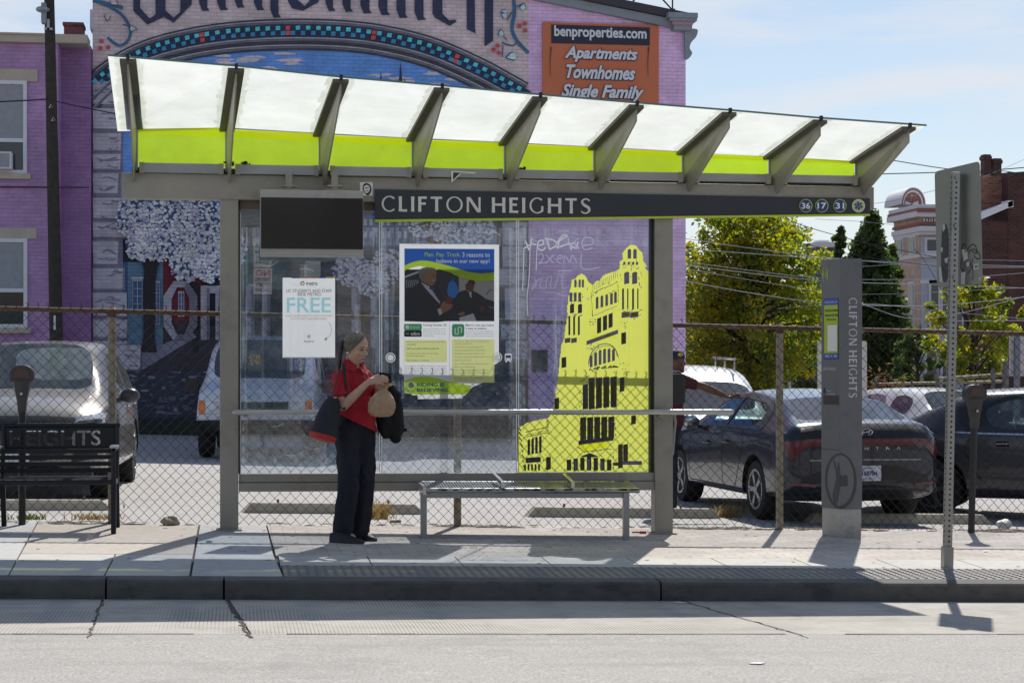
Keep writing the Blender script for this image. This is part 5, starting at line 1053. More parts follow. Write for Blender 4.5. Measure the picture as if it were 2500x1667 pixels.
def tuft(u, v, zf, n, h, w_, col, name, label, cat):
    p = G(u,v,zf); mb = MB()
    for k in range(n):
        b0 = p+Vector((random.gauss(0,w_),random.gauss(0,w_*.4),0)); d_ = Vector((random.gauss(0,.45),random.gauss(0,.3),1)).normalized(); hh = h*random.uniform(.4,1); s_ = .004
        mid_ = b0+d_*hh*.6; tip = b0+d_*hh+Vector((random.uniform(-.06,.06),0,-.02)); mb.add([b0-Vector((s_,0,0)),b0+Vector((s_,0,0)),mid_+Vector((s_,0,0)),mid_-Vector((s_,0,0)),tip],[(0,1,2,3),(3,2,4)])
    solo(name, mb, col, label, cat, p, fix=False, group='weeds along the fence')
STRAW = mat('straw', (.42,.30,.12), .8, var=.3, vscale=20, trans=.3); WEED = mat('weed_green', (.16,.20,.03), .7, var=.3, vscale=20, trans=.35)
tuft(912,1268,zs,150,.24,.09,STRAW,'dry_grass','dry straw-coloured grass tuft at the fence behind the woman','grass tuft')
tuft(1782,1262,lambda x,y: zl(x,y),120,.2,.08,STRAW,'dry_grass','dry straw-coloured grass tuft beside the left rear wheel of the dark sedan','grass tuft')
tuft(215,1242,lambda x,y: zl(x,y),200,.10,.13,WEED,'weed','low green weed at the wheel stop seen under the black bench','weed')
tuft(68,1268,zs,90,.09,.07,WEED,'weed','small yellow-green weed beside the pole of the left parking meter','weed')
tuft(228,1268,zs,120,.1,.1,STRAW,'dry_grass','low dry grass at the fence foot beneath the right end of the black bench','grass tuft')
p = G(2452,1290,zs); mb = MB(); mb.ball((p.x,p.y,p.z+.04),.06,10,8,(1.4,.8,.8))
for i, v in enumerate(mb.v): mb.v[i] = v+Vector(noise.noise_vector(v*20))*.02
solo('plastic_bag', mb, mat('bag_white',(.7,.7,.7),.5), 'small white plastic bag at the fence foot right of the right meter', 'litter', p)
# ============================================================ people
def cut_plane(me, co, no):
    bm = bmesh.new(); bm.from_mesh(me); bmesh.ops.bisect_plane(bm, geom=bm.verts[:]+bm.edges[:]+bm.faces[:], plane_co=co, plane_no=no, clear_outer=True); bm.to_mesh(me); bm.free(); return me
def wrinkle(me, amp, sc, seed=0., zs_=1.):
    for v in me.vertices:
        n_ = noise.noise(Vector((v.co.x*sc+seed, v.co.y*sc, v.co.z*sc*zs_))); v.co += v.normal*(amp*n_)
    me.update(); return me
def smooth_all(me):
    me.polygons.foreach_set('use_smooth', [True]*len(me.polygons)); return me
SKIN = mat('skin', (.50,.315,.225), .5, var=.1, vscale=25, spec=.35)
RED = mat('red_polo', (.36,.004,.014), .75, var=.08, vscale=12, bump=.08, bscale=300); TROU = mat('black_trousers', (.018,.020,.028), .8, var=.25, vscale=10, spec=.25)
HAIR = mat('grey_brown_hair', (.105,.088,.072), .45, var=.5, vscale=30); HAIRD = mat('dark_hair', (.018,.014,.012), .45, var=.3, vscale=30); SHOE = mat('black_shoe', (.012,.013,.018), .55, var=.2, vscale=20)
YW = G(846,1319,zs).y
def W(u, v, dy=0.): return P(u, v, YW+dy)
gw = W(850,1319); 
woman = thing('person', 'woman in red polo and black trousers looking at a phone, grey hair in ponytail', 'person', (gw.x, YW, zs(gw.x,YW)))
mb = MB()
fx, fy = cos(radians(40)), -sin(radians(40))
hc = W(869,844)
mb.ball(hc, 1, 18, 12, (.097,.078,.108))
def H(df, ds, dz): a_, b_ = df*.965+dz*.26, dz*.965-df*.26; return hc+Vector((fx*a_+fy*ds, fy*a_-fx*ds, b_))  # forward, to her right, up
mb.ball(H(.028,0,-.060), 1, 14, 10, (.066,.066,.074)); mb.ball(H(.062,0,-.112), .028); mb.ball(H(.022,0,-.118), 1, 12, 8, (.050,.046,.026)); mb.ball(H(.078,.0,-.012), 1, 12, 8, (.022,.03,.035))
mb.capsule(H(.094,0,-.010), H(.108,0,-.050), .010, .0135); mb.ball(H(.100,.012,-.054), .0085); mb.ball(H(.100,-.012,-.054), .0085)
mb.ball(H(.078,.035,-.045), .024); mb.ball(H(.078,-.035,-.045), .024); mb.capsule(H(.086,.018,-.081), H(.086,-.018,-.081), .009); mb.capsule(H(.082,.014,-.091), H(.082,-.014,-.091), .009)
mb.capsule(H(.086,.042,.012), H(.094,.012,.010), .008); mb.capsule(H(.086,-.042,.012), H(.094,-.012,.010), .008)
mb.ball(H(-.008,.074,-.022), 1, 10, 8, (.020,.012,.032)); mb.ball(H(-.008,-.074,-.022), 1, 10, 8, (.020,.012,.032))
mb.capsule(W(862,868,.0), W(857,912,.01), .057, .066)
mb.ball(W(861,945), 1, 14, 10, (.13,.11,.16)); mb.ball(W(868,1010), 1, 14, 10, (.112,.10,.15))
SR, SL = W(829,921,-.125), W(892,918,.125)
mb.capsule(SR, SL, .05)
ER = W(838,991,-.20); WR = W(895,937,-.275)
mb.capsule(SR, ER, .046, .040); mb.capsule(ER, ER.lerp(WR,.35), .041, .040); mb.capsule(ER.lerp(WR,.35), WR, .040, .026)
HD = -.285
mb.ball(W(906,931,HD), 1, 12, 8, (.040,.020,.030)); mb.ball(W(916,929,HD), 1, 12, 8, (.030,.018,.030))
def finger(pts, r0, r1):
    n = len(pts)
    for i in range(n-1): mb.capsule(pts[i], pts[i+1], r0+(r1-r0)*i/(n-1), r0+(r1-r0)*(i+1)/(n-1), 8)
finger([W(918,921.5,HD-.004),W(931,917.5,HD-.012),W(940,918,HD-.0),W(946.5,921,HD+.015)],.0095,.0075)
finger([W(920,926,HD-.006),W(934,923.5,HD-.016),W(943,925,HD-.004),W(949,928,HD+.012)],.0095,.0078)
finger([W(920,930.8,HD-.004),W(933,930,HD-.016),W(941,931.5,HD-.004),W(946,934,HD+.012)],.009,.0075)
finger([W(917,935.5,HD),W(928,936.5,HD-.012),W(935,937.5,HD-.002),W(939,938.5,HD+.012)],.0085,.007)
finger([W(904,926,HD+.01),W(914,918,HD+.03),W(925,915.5,HD+.04),W(934,917.5,HD+.038)],.0115,.009)
EL = W(920,985,.10); WL = W(925,948,-.10)
mb.capsule(SL, EL, .046, .04); mb.capsule(EL, WL, .04, .027); HL = -.175
mb.ball(W(925,943,HL+.03), 1, 12, 8, (.032,.04,.026))
finger([W(924,938,HL+.0),W(930,936,HL-.03),W(939,938,HL-.045),W(945,941,HL-.03)],.0095,.0075)
finger([W(924,942,HL),W(928,941,HL-.035),W(937,943,HL-.05),W(944,945,HL-.035)],.0095,.0078)
finger([W(924,946,HL),W(927,946.5,HL-.035),W(936,948.5,HL-.05),W(942,949.5,HL-.035)],.009,.0075)
finger([W(924,950,HL),W(926,951.5,HL-.03),W(934,953,HL-.042),W(939,953.5,HL-.03)],.0085,.007)
finger([W(926,938,HL+.03),W(934,932,HL+.02),W(942,931,HL+.01)],.0115,.009)
hipN, kneeN, ankN = W(849,1052,-.06), W(849,1180,-.075), W(838,1292,-.07); hipF, kneeF, ankF = W(889,1052,.06), W(890,1180,.065), W(879,1290,.06)
for a_, b_, c_ in ((hipN,kneeN,ankN),(hipF,kneeF,ankF)): mb.capsule(a_, b_, .066, .05); mb.capsule(b_, c_, .05, .036)
mb.ball(W(868,1040), 1, 14, 10, (.115,.095,.10))
for (u, v, dy) in ((838,1305,-.07),(880,1303,.06)): mb.capsule(W(u,v,dy), W(u+22,v+6,dy-.03), .035, .03)
me = remeshed(mb, .0062, 3); mesh_part('body', smooth_all(me), SKIN, woman)
# face details
def spot(name, c, sc, m, parent, rz=0.):
    b_ = MB(); b_.ball((0,0,0), 1, 10, 6, sc); R_ = Matrix.Rotation(rz, 3, 'Z'); b_.v = [R_ @ v + c for v in b_.v]; return part(name, b_, m, parent, smooth=True)
fa = radians(-40); EYE = mat('eye_dark', (.03,.022,.02), .3); LID = mat('eyelid', (.34,.19,.13), .5); LIP = mat('lip', (.30,.11,.095), .5); BROW = mat('brow', (.10,.065,.045), .8)
for s_ in (1,-1):
    spot('eye', H(.0905,.030*s_,-.012), (.008,.015,.0055), EYE, woman, fa-.35*s_); spot('eyelid', H(.0925,.030*s_,-.0065), (.008,.016,.006), LID, woman, fa-.35*s_)
    spot('eyebrow', H(.0945,.030*s_,.0145), (.006,.02,.004), BROW, woman, fa-.35*s_)
spot('lips', H(.0925,0,-.0855), (.006,.021,.0065), LIP, woman, fa)
# hair
mb = MB(); mb.ball(hc+Vector((-.004,0,.004)), 1, 22, 14, (.102,.084,.112)); me = mb.mesh('hair', HAIR); cut_plane(me, W(855,858), Vector((.70,0,-.72)).normalized())
for v in me.vertices: v.co.z += .002*sin(v.co.x*260)
hair = mesh_part('hair', smooth_all(me), HAIR, woman)
mb = MB(); mb.tube([W(846,833,.0),W(838,833,.0),W(833,846,.0),W(830,870,-.0),W(828,893,-.005),W(826,910,-.01)],[.02,.024,.025,.023,.019,.004],10,flat=.8); mb.tube([W(843,834,0),W(837,836,0)],[.027,.027],10); part('ponytail', mb, HAIRD, hair, smooth=True)
mb = MB(); random.seed(77)             # combed strands drawn back to the tie
for k in range(70):
    th_ = random.uniform(-1.25,1.25); st_, en_ = Vector((.072+random.uniform(-.012,.012)-.05*abs(th_), .080*sin(th_), .078+.012*cos(th_)-.05*abs(th_))), Vector((-.098,.012*sin(th_),.03))
    pts_ = []
    for i in range(8):
        t = i/7; q_ = st_.lerp(en_, t); q_ = Vector((q_.x/.102, q_.y/.084, q_.z/.112)); q_.normalize(); pts_.append(hc+Vector((-.004,0,.004))+Vector((q_.x*.1035,q_.y*.0855,q_.z*.1135)))
    mb.tube(pts_, [.0012]+[.0022]*6+[.001], 4)
part('hair_strands', mb, mat('hair_strand_grey',(.20,.175,.15),.4,var=.6,vscale=40), hair, fix=False)
b_ = MB(); b_.lathe([(.008,-.002),(.011,0),(.008,.002)], H(-.004,.088,-.06), 'y', 10); part('earring', b_, ALU, woman)
# polo shirt
mb = MB()
mb.ball(W(861,948), 1, 18, 12, (.150,.128,.175)); mb.ball(W(868,1005,-.01), 1, 18, 12, (.160,.152,.18)); mb.ball(W(870,1045,0), 1, 18, 12, (.168,.162,.17))
mb.capsule(SR+Vector((0,0,-.005)), SL+Vector((0,0,-.005)), .060); mb.capsule(W(848,903,-.05), W(872,900,.05), .052)
mb.capsule(SR, SR.lerp(ER,.50), .064, .070); mb.capsule(SL, SL.lerp(EL,.5), .062, .066)
me = remeshed(mb, .010, 5); dr = (ER-SR).normalized(); cpt = SR.lerp(ER,.70)
bmh = W(826,1010,0); hem_n = Vector((-(W(917,1053).z-bmh.z), 0, (W(917,1053).x-bmh.x))).normalized()*-1
cut_plane(me, bmh, hem_n); wrinkle(me, .018, 9, 3., .6); wrinkle(me, .011, 22, 8., .8)
mesh_part('polo_shirt', smooth_all(me), RED, woman)
shirt = woman.children[-1]
sl = MB(); k = 18                    # sleeve cuff, open end with a hem
ax_ = dr; sx_ = ax_.cross(Vector((0,1,0))).normalized(); sy_ = ax_.cross(sx_)
for (t, r) in ((.30,.066),(.45,.071),(.60,.074),(.665,.074),(.665,.070),(.5,.066)):
    for j in range(k): a_ = 2*pi*j/k; sl.v.append(SR.lerp(ER,t)+sx_*(r*cos(a_))+sy_*(r*.9*sin(a_)))
for i in range(5):
    for j in range(k): sl.f.append((i*k+j,i*k+(j+1)%k,(i+1)*k+(j+1)%k,(i+1)*k+j)); sl.m.append(0)
part('sleeve', sl, RED, shirt, smooth=True)
mb = MB()
for s_, pts in ((0,[W(843,880,-.05),W(850,876,-.062),W(872,893,-.085),W(868,906,-.115),W(861,908,-.115),W(846,897,-.095)]),(1,[W(882,884,-.06),W(890,890,-.05),W(897,902,-.085),W(890,909,-.11),W(884,900,-.10)])):
    mb.prism(pts,(0,.012,0))
mb.tube([W(843,880,-.05),W(841,882,.02),W(850,880,.07),W(872,886,.06),W(886,888,-.01)],.014,8)
part('collar', mb, RED, shirt, smooth=60)
mb = MB(); mb.tube([W(880,905,-.118),W(884,918,-.132),W(888,928,-.138)],.0045,6); part('placket', mb, mat('dark_red',(.10,.004,.01),.8), shirt)
# trousers and shoes
mb = MB(); mb.ball(W(868,1040), 1, 18, 12, (.146,.126,.135)); mb.ball(W(866,1022), 1, 18, 12, (.130,.112,.10))
for a_, b_, c_, s_ in ((W(849,1056,-.055),kneeN,W(838,1301,-.07),0),(W(887,1058,.055),W(888,1180,.06),W(878,1299,.06),0)):
    mb.capsule(a_, b_, .108, .088, 14); mb.capsule(b_, c_, .088, .080, 14)
me = remeshed(mb, .011, 4); wrinkle(me, .022, 7, 1., .45); wrinkle(me, .013, 19, 2., .6); mesh_part('trousers', smooth_all(me), TROU, woman)
def shoe(a, b, yoff, w_=.048):
    mb = MB(); d_ = (b-a); L_ = d_.length; d_.normalize(); n_ = Vector((-d_.y,d_.x,0)); st = [(-.02,.030,.075),(.03,.040,.085),(.10,.042,.082),(.16,.046,.060),(.22,.048,.046),(.265,.036,.034),(.285,.012,.02)]
    k_ = 12
    for t, w0, h in st:
        c_ = a+d_*(t/.285*L_)
        for j in range(k_): an = pi*j/(k_-1); mb.v.append(c_+n_*(w0*cos(an))+Vector((0,0,h*sin(an)**.7 if 0 < j < k_-1 else 0)))
    for i in range(len(st)-1):
        for j in range(k_): mb.f.append((i*k_+j,i*k_+(j+1)%k_,(i+1)*k_+(j+1)%k_,(i+1)*k_+j)); mb.m.append(0)
    mb.f.append(tuple(range(k_))[::-1]); mb.m.append(0); mb.f.append(tuple(range((len(st)-1)*k_,len(st)*k_))); mb.m.append(0)
    return part('shoe', mb, SHOE, woman, smooth=True)
a_ = G(812,1323,zs); b_ = G(889,1327,zs); shoe(a_, b_, 0); a_ = G(866,1316,zs); b_ = G(919,1321,zs); shoe(a_, b_, 0)
# what she carries
BAGB = mat('bag_black', (.012,.013,.017), .7, var=.25, vscale=14); BAGR = mat('bag_red', (.42,.02,.02), .55, var=.1, vscale=14)
top, bot = W(813,975,-.24), W(787,1071,-.27); ax_ = (bot-top).normalized(); sx_ = ax_.cross(Vector((0,1,0))).normalized(); sy_ = ax_.cross(sx_); Lb = (bot-top).length
def bagring(mb, t, r, ry):
    k_ = 24; c_ = top+ax_*(Lb*t)
    for j in range(k_): an = 2*pi*j/k_; q_ = 1+.05*noise.noise(Vector((cos(an)*2,sin(an)*2,t*5))); mb.v.append(c_+sx_*(r*cos(an)*q_)+sy_*(ry*sin(an)*q_))
def bagpart(sts):
    mb = MB(); k_ = 24
    for s_ in sts: bagring(mb, *s_)
    for i in range(len(sts)-1):
        for j in range(k_): mb.f.append((i*k_+j,i*k_+(j+1)%k_,(i+1)*k_+(j+1)%k_,(i+1)*k_+j)); mb.m.append(0)
    mb.f.append(tuple(range(k_))[::-1]); mb.m.append(0); mb.f.append(tuple(range((len(sts)-1)*k_,len(sts)*k_))); mb.m.append(0); return mb
bag = thing('shoulder_bag', 'black drum shoulder bag with a red bottom at the woman\'s hip', 'bag', bot)
part('bag_body', bagpart([(-.06,.035,.02),(0,.055,.035),(.2,.075,.06),(.45,.092,.085),(.92,.110,.102)]), BAGB, bag, smooth=True); part('bag_bottom', bagpart([(.90,.1105,.1025),(.95,.110,.103),(1.02,.100,.095),(1.06,.06,.06)]), BAGR, bag, smooth=True)
mb = MB(); mb.tube([W(806,980,-.25),W(818,945,-.245),W(828,905,-.215),W(834,893,-.15),W(840,888,-.08)],.009,6,flat=.4); mb.tube([W(838,887,-.08),W(840,894,-.165),W(843,925,-.215),W(846,962,-.22),W(840,1000,-.24),W(820,985,-.26)],.011,6,flat=.4); part('strap', mb, BAGB, bag, smooth=True)
mb = MB(); mb.bar(W(796,972,-.25),W(822,970,-.26),.012,.008); part('zip', mb, ALU, bag)
PAPR = mat('brown_paper', (.56,.38,.24), .75, var=.16, vscale=16, bump=.9, bscale=22, trans=.3)
pc = W(933,985,-.30); pb = thing('paper_bag', 'round brown paper bag held by its twisted neck', 'paper bag', pc)
mb = MB(); k_ = 30; sts = [(947,.020),(952,.030),(960,.060),(970,.085),(982,.104),(994,.110),(1004,.104),(1012,.088),(1017,.06),(1018,.0)]
for v_, r in sts:
    for j in range(k_): an = 2*pi*j/k_; q_ = r*(1+.06*sin(7*an+v_*.03)*(.45 if v_ > 985 else 1)+.09*noise.noise(Vector((cos(an)*3,sin(an)*3,v_*.07)))); mb.v.append(W(937-max(0,min(1,(v_-947)/40))*5,v_,-.285)+Vector((q_*cos(an),q_*.9*sin(an),0)))
for i in range(len(sts)-1):
    for j in range(k_): mb.f.append((i*k_+j,i*k_+(j+1)%k_,(i+1)*k_+(j+1)%k_,(i+1)*k_+j)); mb.m.append(0)
part('bag_body', mb, PAPR, pb, smooth=True)
mb = MB(); sts = [(949,.020),(944,.022),(940,.032),(937,.045)]
for v_, r in sts:
    for j in range(k_): an = 2*pi*j/k_; q_ = r*(1+.30*sin(7*an)); mb.v.append(W(940+(949-v_)*.25,v_+ (2.5*sin(7*an) if v_ < 941 else 0),-.265)+Vector((q_*cos(an),q_*.6*sin(an),0)))
for i in range(3):
    for j in range(k_): mb.f.append((i*k_+j,i*k_+(j+1)%k_,(i+1)*k_+(j+1)%k_,(i+1)*k_+j)); mb.m.append(0)
part('bag_neck', mb, PAPR, pb, smooth=True)
mb = MB(); mb.capsule(W(940,945,.02), W(956,990,.03), .055,.09); mb.capsule(W(956,990,.03), W(968,1050,.03), .09,.075); mb.capsule(W(940,1000,.02), W(946,1052,.0), .08,.06); mb.ball(W(968,1066,.0),.05); mb.ball(W(978,1050,.05),.045); mb.capsule(W(948,940,-.03), W(962,965,-.03), .03,.05); mb.capsule(W(930,1010,.0),W(936,1045,.02),.05,.05)
me = remeshed(mb, .011, 3); wrinkle(me, .03, 9, 4., .6); wrinkle(me, .012, 22, 6., .6); JK = mat('jacket_black', (.008,.008,.010), .75, var=.3, vscale=12, spec=.3)
jk = bpy.data.objects.new('jacket', me); me.transform(Matrix.Translation(-W(960,1080))); smooth_all(me); me.materials.clear(); me.materials.append(JK); COL.objects.link(jk); jk.location = W(960,1080); props(jk, "black jacket draped over the woman's far arm behind the paper bag", 'jacket')
mb = MB(); ph = thing('phone', 'dark smartphone in the woman\'s raised hands', 'phone', W(941,922,HD+.03)); c_ = W(941,921,HD+.030); dxp = Vector((.046,-.0,-.006)); dyp = Vector((.0,-.012,.0)); dzp = Vector((.006,.020,-.028))
def phbox(s_, o): 
    b_ = MB(); x, y, z = dxp*s_, dzp*s_, Vector((0,-.003,.006))
    b_.hexa([c_+o-x-y-z,c_+o+x-y-z,c_+o+x+y-z,c_+o-x+y-z,c_+o-x-y+z,c_+o+x-y+z,c_+o+x+y+z,c_+o-x+y+z]); return b_
part('case', phbox(1.0,Vector((0,0,0))), mat('phone_black',(.01,.01,.01),.3), ph, bevel=.003); part('screen', phbox(.92,Vector((0,-.0012,.0025))), SCRN, ph)
# man beyond the fence
YM = 20.15
def M(u, v, dy=0.): return P(u, v, YM+dy)
gm = M(1632,1200); man = thing('person', 'man in dark cap and maroon shirt reaching an arm onto the sedan roof', 'person', (gm.x, YM, zl(gm.x,YM)))
SK2b = mat('skin_deep', (.15,.072,.045), .5, var=.1, vscale=25)
mb = MB(); hc2 = M(1650,880); mb.ball(hc2, 1, 16, 12, (.095,.08,.115)); mb.ball(hc2+Vector((.035,0,-.06)), 1, 12, 8, (.062,.055,.065)); mb.capsule(hc2+Vector((.088,0,-.01)), hc2+Vector((.102,-.004,-.04)), .011,.014); mb.ball(hc2+Vector((.07,0,-.108)),.028); mb.capsule(hc2+Vector((.083,.015,-.075)), hc2+Vector((.083,-.015,-.075)), .01); mb.ball(hc2+Vector((-.01,-.078,-.02)),1,8,6,(.02,.012,.032))
mb.capsule(M(1645,893), M(1640,918), .056,.065); mb.ball(M(1638,960),1,14,10,(.13,.17,.22)); mb.ball(M(1636,1020),1,14,10,(.13,.16,.17))
S1, E1, W1 = M(1664,930,-.05), M(1716,943,-.08), M(1771,966,-.05); mb.capsule(S1,E1,.055,.044); mb.capsule(E1,E1.lerp(W1,.35),.046,.044); mb.capsule(E1.lerp(W1,.35),W1,.044,.028)
mb.ball(M(1781,969,-.05),1,10,8,(.042,.038,.018))
def finger2(pts):
    for i in range(len(pts)-1): mb.capsule(pts[i],pts[i+1],.0095,.008,8)
for j, (du, dvv) in enumerate(((0,-5),(4,-2.5),(4,0),(1,2))): finger2([M(1786,969+dvv*.4,-.085+j*.024),M(1797+du,966+dvv,-.085+j*.026),M(1805+du,966.5+dvv,-.085+j*.028)])
finger2([M(1776,966,-.09),M(1785,962,-.12),M(1792,961,-.13)])
S2, E2, W2 = M(1625,930,.2), M(1618,1000,.25), M(1640,1050,.2); mb.capsule(S2,E2,.055,.045); mb.capsule(E2,W2,.044,.03); mb.ball(W2,.045)
for dy in (-.09,.09): mb.capsule(M(1634,1050,dy),Vector((gm.x,YM+dy,zl(gm.x,YM)+.5)),.085,.06); mb.capsule(Vector((gm.x,YM+dy,zl(gm.x,YM)+.5)),Vector((gm.x,YM+dy,zl(gm.x,YM)+.08)),.06,.04)
me = remeshed(mb, .0075, 3); mesh_part('body', smooth_all(me), SK2b, man)
mb = MB(); mb.ball(M(1638,962),1,16,10,(.16,.19,.24)); mb.ball(M(1636,1020),1,16,10,(.155,.18,.2)); mb.capsule(M(1655,925,-.05),M(1630,925,.16),.075); mb.capsule(S1,S1.lerp(E1,.58),.075,.066); mb.capsule(S2,S2.lerp(E2,.5),.07,.065)
me = remeshed(mb, .013, 3); wrinkle(me,.012,10); mesh_part('shirt', smooth_all(me), mat('maroon_shirt',(.085,.012,.022),.8,var=.1), man)
mb = MB(); mb.tube([M(1640,908,-.07),M(1652,906,-.05),M(1660,909,.0),M(1652,906,.05)],.018,8); part('collar', mb, mat('collar_grey',(.35,.33,.38),.8), man, smooth=True)
mb = MB()
for dy in (-.09,.09): mb.capsule(M(1634,1048,dy),Vector((gm.x,YM+dy,zl(gm.x,YM)+.08)),.10,.075)
mb.ball(M(1635,1040),1,12,8,(.14,.17,.12)); me = remeshed(mb,.014,3); mesh_part('trousers', smooth_all(me), mat('navy_trousers',(.015,.018,.03),.8,var=.2), man)
mb = MB()
for dy in (-.09,.09): mb.capsule(Vector((gm.x-.05,YM+dy,zl(gm.x,YM)+.045)),Vector((gm.x+.13,YM+dy-.03,zl(gm.x,YM)+.04)),.045,.04)
part('shoe', mb, SHOE, man, smooth=True)
mb = MB(); mb.ball(hc2+Vector((-.004,0,.045)),1,18,12,(.105,.092,.082)); me = mb.mesh('cap',mat('cap_navy',(.02,.025,.05),.7,var=.5,vscale=30)); cut_plane(me, hc2+Vector((0,0,.02)), Vector((.12,0,-1))); cp_ = mesh_part('cap', smooth_all(me), mat('cap_navy',(.02,.025,.05),.7), man)
mb = MB(); pts = [hc2+Vector((.07+.10*cos(t)*1.0,.078*sin(t),.022-.012*cos(t))) for t in [-1.5+3.0*i/10 for i in range(11)]]; mb.prism(pts,(0,0,.007)); part('brim', mb, mat('brim_grey',(.08,.085,.10),.7), cp_)
mb = MB(); mb.ball(hc2+Vector((.03,-.088,.062)),1,8,6,(.03,.01,.018)); part('badge', mb, YELO, cp_)
# ============================================================ vehicles
RUB = mat('tyre_rubber', (.012,.012,.013), .85, var=.2, vscale=20); RIM = mat('alloy_rim', (.26,.27,.29), .35, .8, var=.1); RIMD = mat('steel_rim_dark', (.08,.08,.085), .4, .7)
BLKP = mat('black_plastic', (.012,.012,.014), .5, var=.2, vscale=10); CHR = mat('chrome', (.62,.63,.65), .12, 1.0); UNDER = mat('underbody', (.006,.006,.006), .9)
LAMP = mat('lamp_clear', (.55,.57,.6), .12, .3, coat=.5); TAIL = mat('tail_red', (.11,.003,.010), .18, coat=.6); AMB = mat('amber_lens', (.75,.20,.01), .25, coat=.5); SEATM = mat('car_seat', (.02,.02,.022), .8); PLATE = mat('plate_white', (.62,.64,.68), .5)
CARG = glass_mat('car_glass', (.50,.60,.58), .02, (.6,.66,.66), 1.0, ior=1.8); CARGD = glass_mat('car_glass_dark', (.12,.14,.14), .03, (.5,.55,.55), 1.0, ior=1.65)
def paint(name, col, metal=.45, rough=.3):
    m = mat(name, col, rough, metal, var=.04, vscale=3, coat=.7, dirt=(tuple(min(1, c*.8+.05) for c in col), .35, 4)); nt = m.node_tree
    if not any(n.type == 'NEW_GEOMETRY' for n in nt.nodes):     # the inside of the shell is dark lining
        g = nt.nodes.new('ShaderNodeNewGeometry'); d = nt.nodes.new('ShaderNodeBsdfDiffuse'); d.inputs[0].default_value = (.02,.02,.022,1); ms = nt.nodes.new('ShaderNodeMixShader')
        nt.links.new(g.outputs['Backfacing'], ms.inputs[0]); nt.links.new(nt.nodes['Principled BSDF'].outputs[0], ms.inputs[1]); nt.links.new(d.outputs[0], ms.inputs[2]); nt.links.new(ms.outputs[0], nt.nodes['Material Output'].inputs[0])
    return m
class Car: pass
def car(name, label, stations, wheels, m_paint, gl=None, group=None, wr=.33, ww=.22, rim=RIM, seats=True, bumper=None, track=None):
    """stations: (x, z_sill, half width at sill, z_belt, half width at belt, z_top, half width at top, crown, kind); kind of the span to the NEXT station:
       B body, C cabin with side glass, P pillar, W windscreen, R rear window"""
    root = thing(name, label, 'van' if 'van' in name else 'car', (0,0,0), group); c_ = Car(); c_.root = root
    mb = MB(); ncs = 8
    for (x, zsl, ws, zb_, wb, zt_, wt, cr, kd) in stations:
        zm = zsl+(zb_-zsl)*.45
        half = [(0,zsl),(ws*.80,zsl),(ws,zsl+.07),(max(ws,wb)*1.01,zm),(wb,zb_),(wb+(wt-wb)*.10-.0,zb_+(zt_-zb_)*.10),(wb+(wt-wb)*.90,zb_+(zt_-zb_)*.90),(wt*.93,zt_+cr*.3),(wt*.5,zt_+cr*.85),(0,zt_+cr)]
        ncs = len(half)
        for y, z in half: mb.v.append(Vector((x,y,z)))
        for y, z in half: mb.v.append(Vector((x,-y,z)))
    def face(ids, m): mb.f.append(tuple(ids)); mb.m.append(m)
    for i in range(len(stations)-1):
        kd = stations[i][8]
        for s_ in (0,1):
            o0, o1 = (2*i+s_)*ncs, (2*i+2+s_)*ncs
            for j in range(ncs-1):
                m_ = 0
                if kd == 'C' and j == 5: m_ = 1
                if kd in 'WR' and j in (7,8): m_ = 1
                if kd == 'C' and j >= 7: m_ = 0
                if kd in 'KQ' and j == 5: m_ = 3
                if kd == 'Q' and j in (7,8): m_ = 1
                if j == 0: m_ = 3
                ids = (o0+j,o1+j,o1+j+1,o0+j+1); face(ids if s_ else ids[::-1], m_)
    for i in (0, len(stations)-1):
        o = 2*i*ncs; p_ = o+ncs
        for j in range(ncs-1):
            ids = (o+j,o+j+1,p_+j+1,p_+j); face(ids if i else ids[::-1], 0)
    me = bpy.data.meshes.new('b'); me.from_pydata(mb.v, [], mb.f); me.polygons.foreach_set('material_index', mb.m)
    for m_ in (m_paint, gl or CARG, UNDER, BLKP): me.materials.append(m_)
    bm = bmesh.new(); bm.from_mesh(me); bmesh.ops.remove_doubles(bm, verts=bm.verts, dist=1e-4); bmesh.ops.recalc_face_normals(bm, faces=bm.faces)
    cl = bm.edges.layers.float.get('crease_edge') or bm.edges.layers.float.new('crease_edge')
    for e in bm.edges:
        ms_ = {f.material_index for f in e.link_faces}
        if 1 in ms_ and len(ms_) > 1: e[cl] = .75
        elif len(e.link_faces) == 2 and e.calc_face_angle(0) > .95: e[cl] = .35
    bm.to_mesh(me); bm.free()
    mods = [('SUBSURF', dict(levels=2, render_levels=2))]; cut = []
    for (x, side) in [(x, s_) for x in wheels for s_ in (1,-1)]:
        hw = track or max(st[2] for st in stations); cm = MB(); cm.lathe([(wr*1.17,(hw-.30) if side > 0 else -(hw+.2)),(wr*1.17,(hw+.2) if side > 0 else -(hw-.30))],(x,0,wr),'y',28)
        mm = cm.mesh('c',[m_paint]); 
        for q in (gl or CARG, UNDER): mm.materials.append(q)
        mm.polygons.foreach_set('material_index',[2]*len(mm.polygons)); co = bpy.data.objects.new('c',mm); COL.objects.link(co); cut.append(co); mods.append(('BOOLEAN', dict(operation='DIFFERENCE', object=co, solver='EXACT')))
    ev = evaluated(me, mods)
    for co in cut: bpy.data.objects.remove(co)
    c_.bvh = BVHTree.FromPolygons([v.co.copy() for v in ev.vertices], [tuple(p.vertices) for p in ev.polygons])
    # split by material
    mi = [p.material_index for p in ev.polygons]
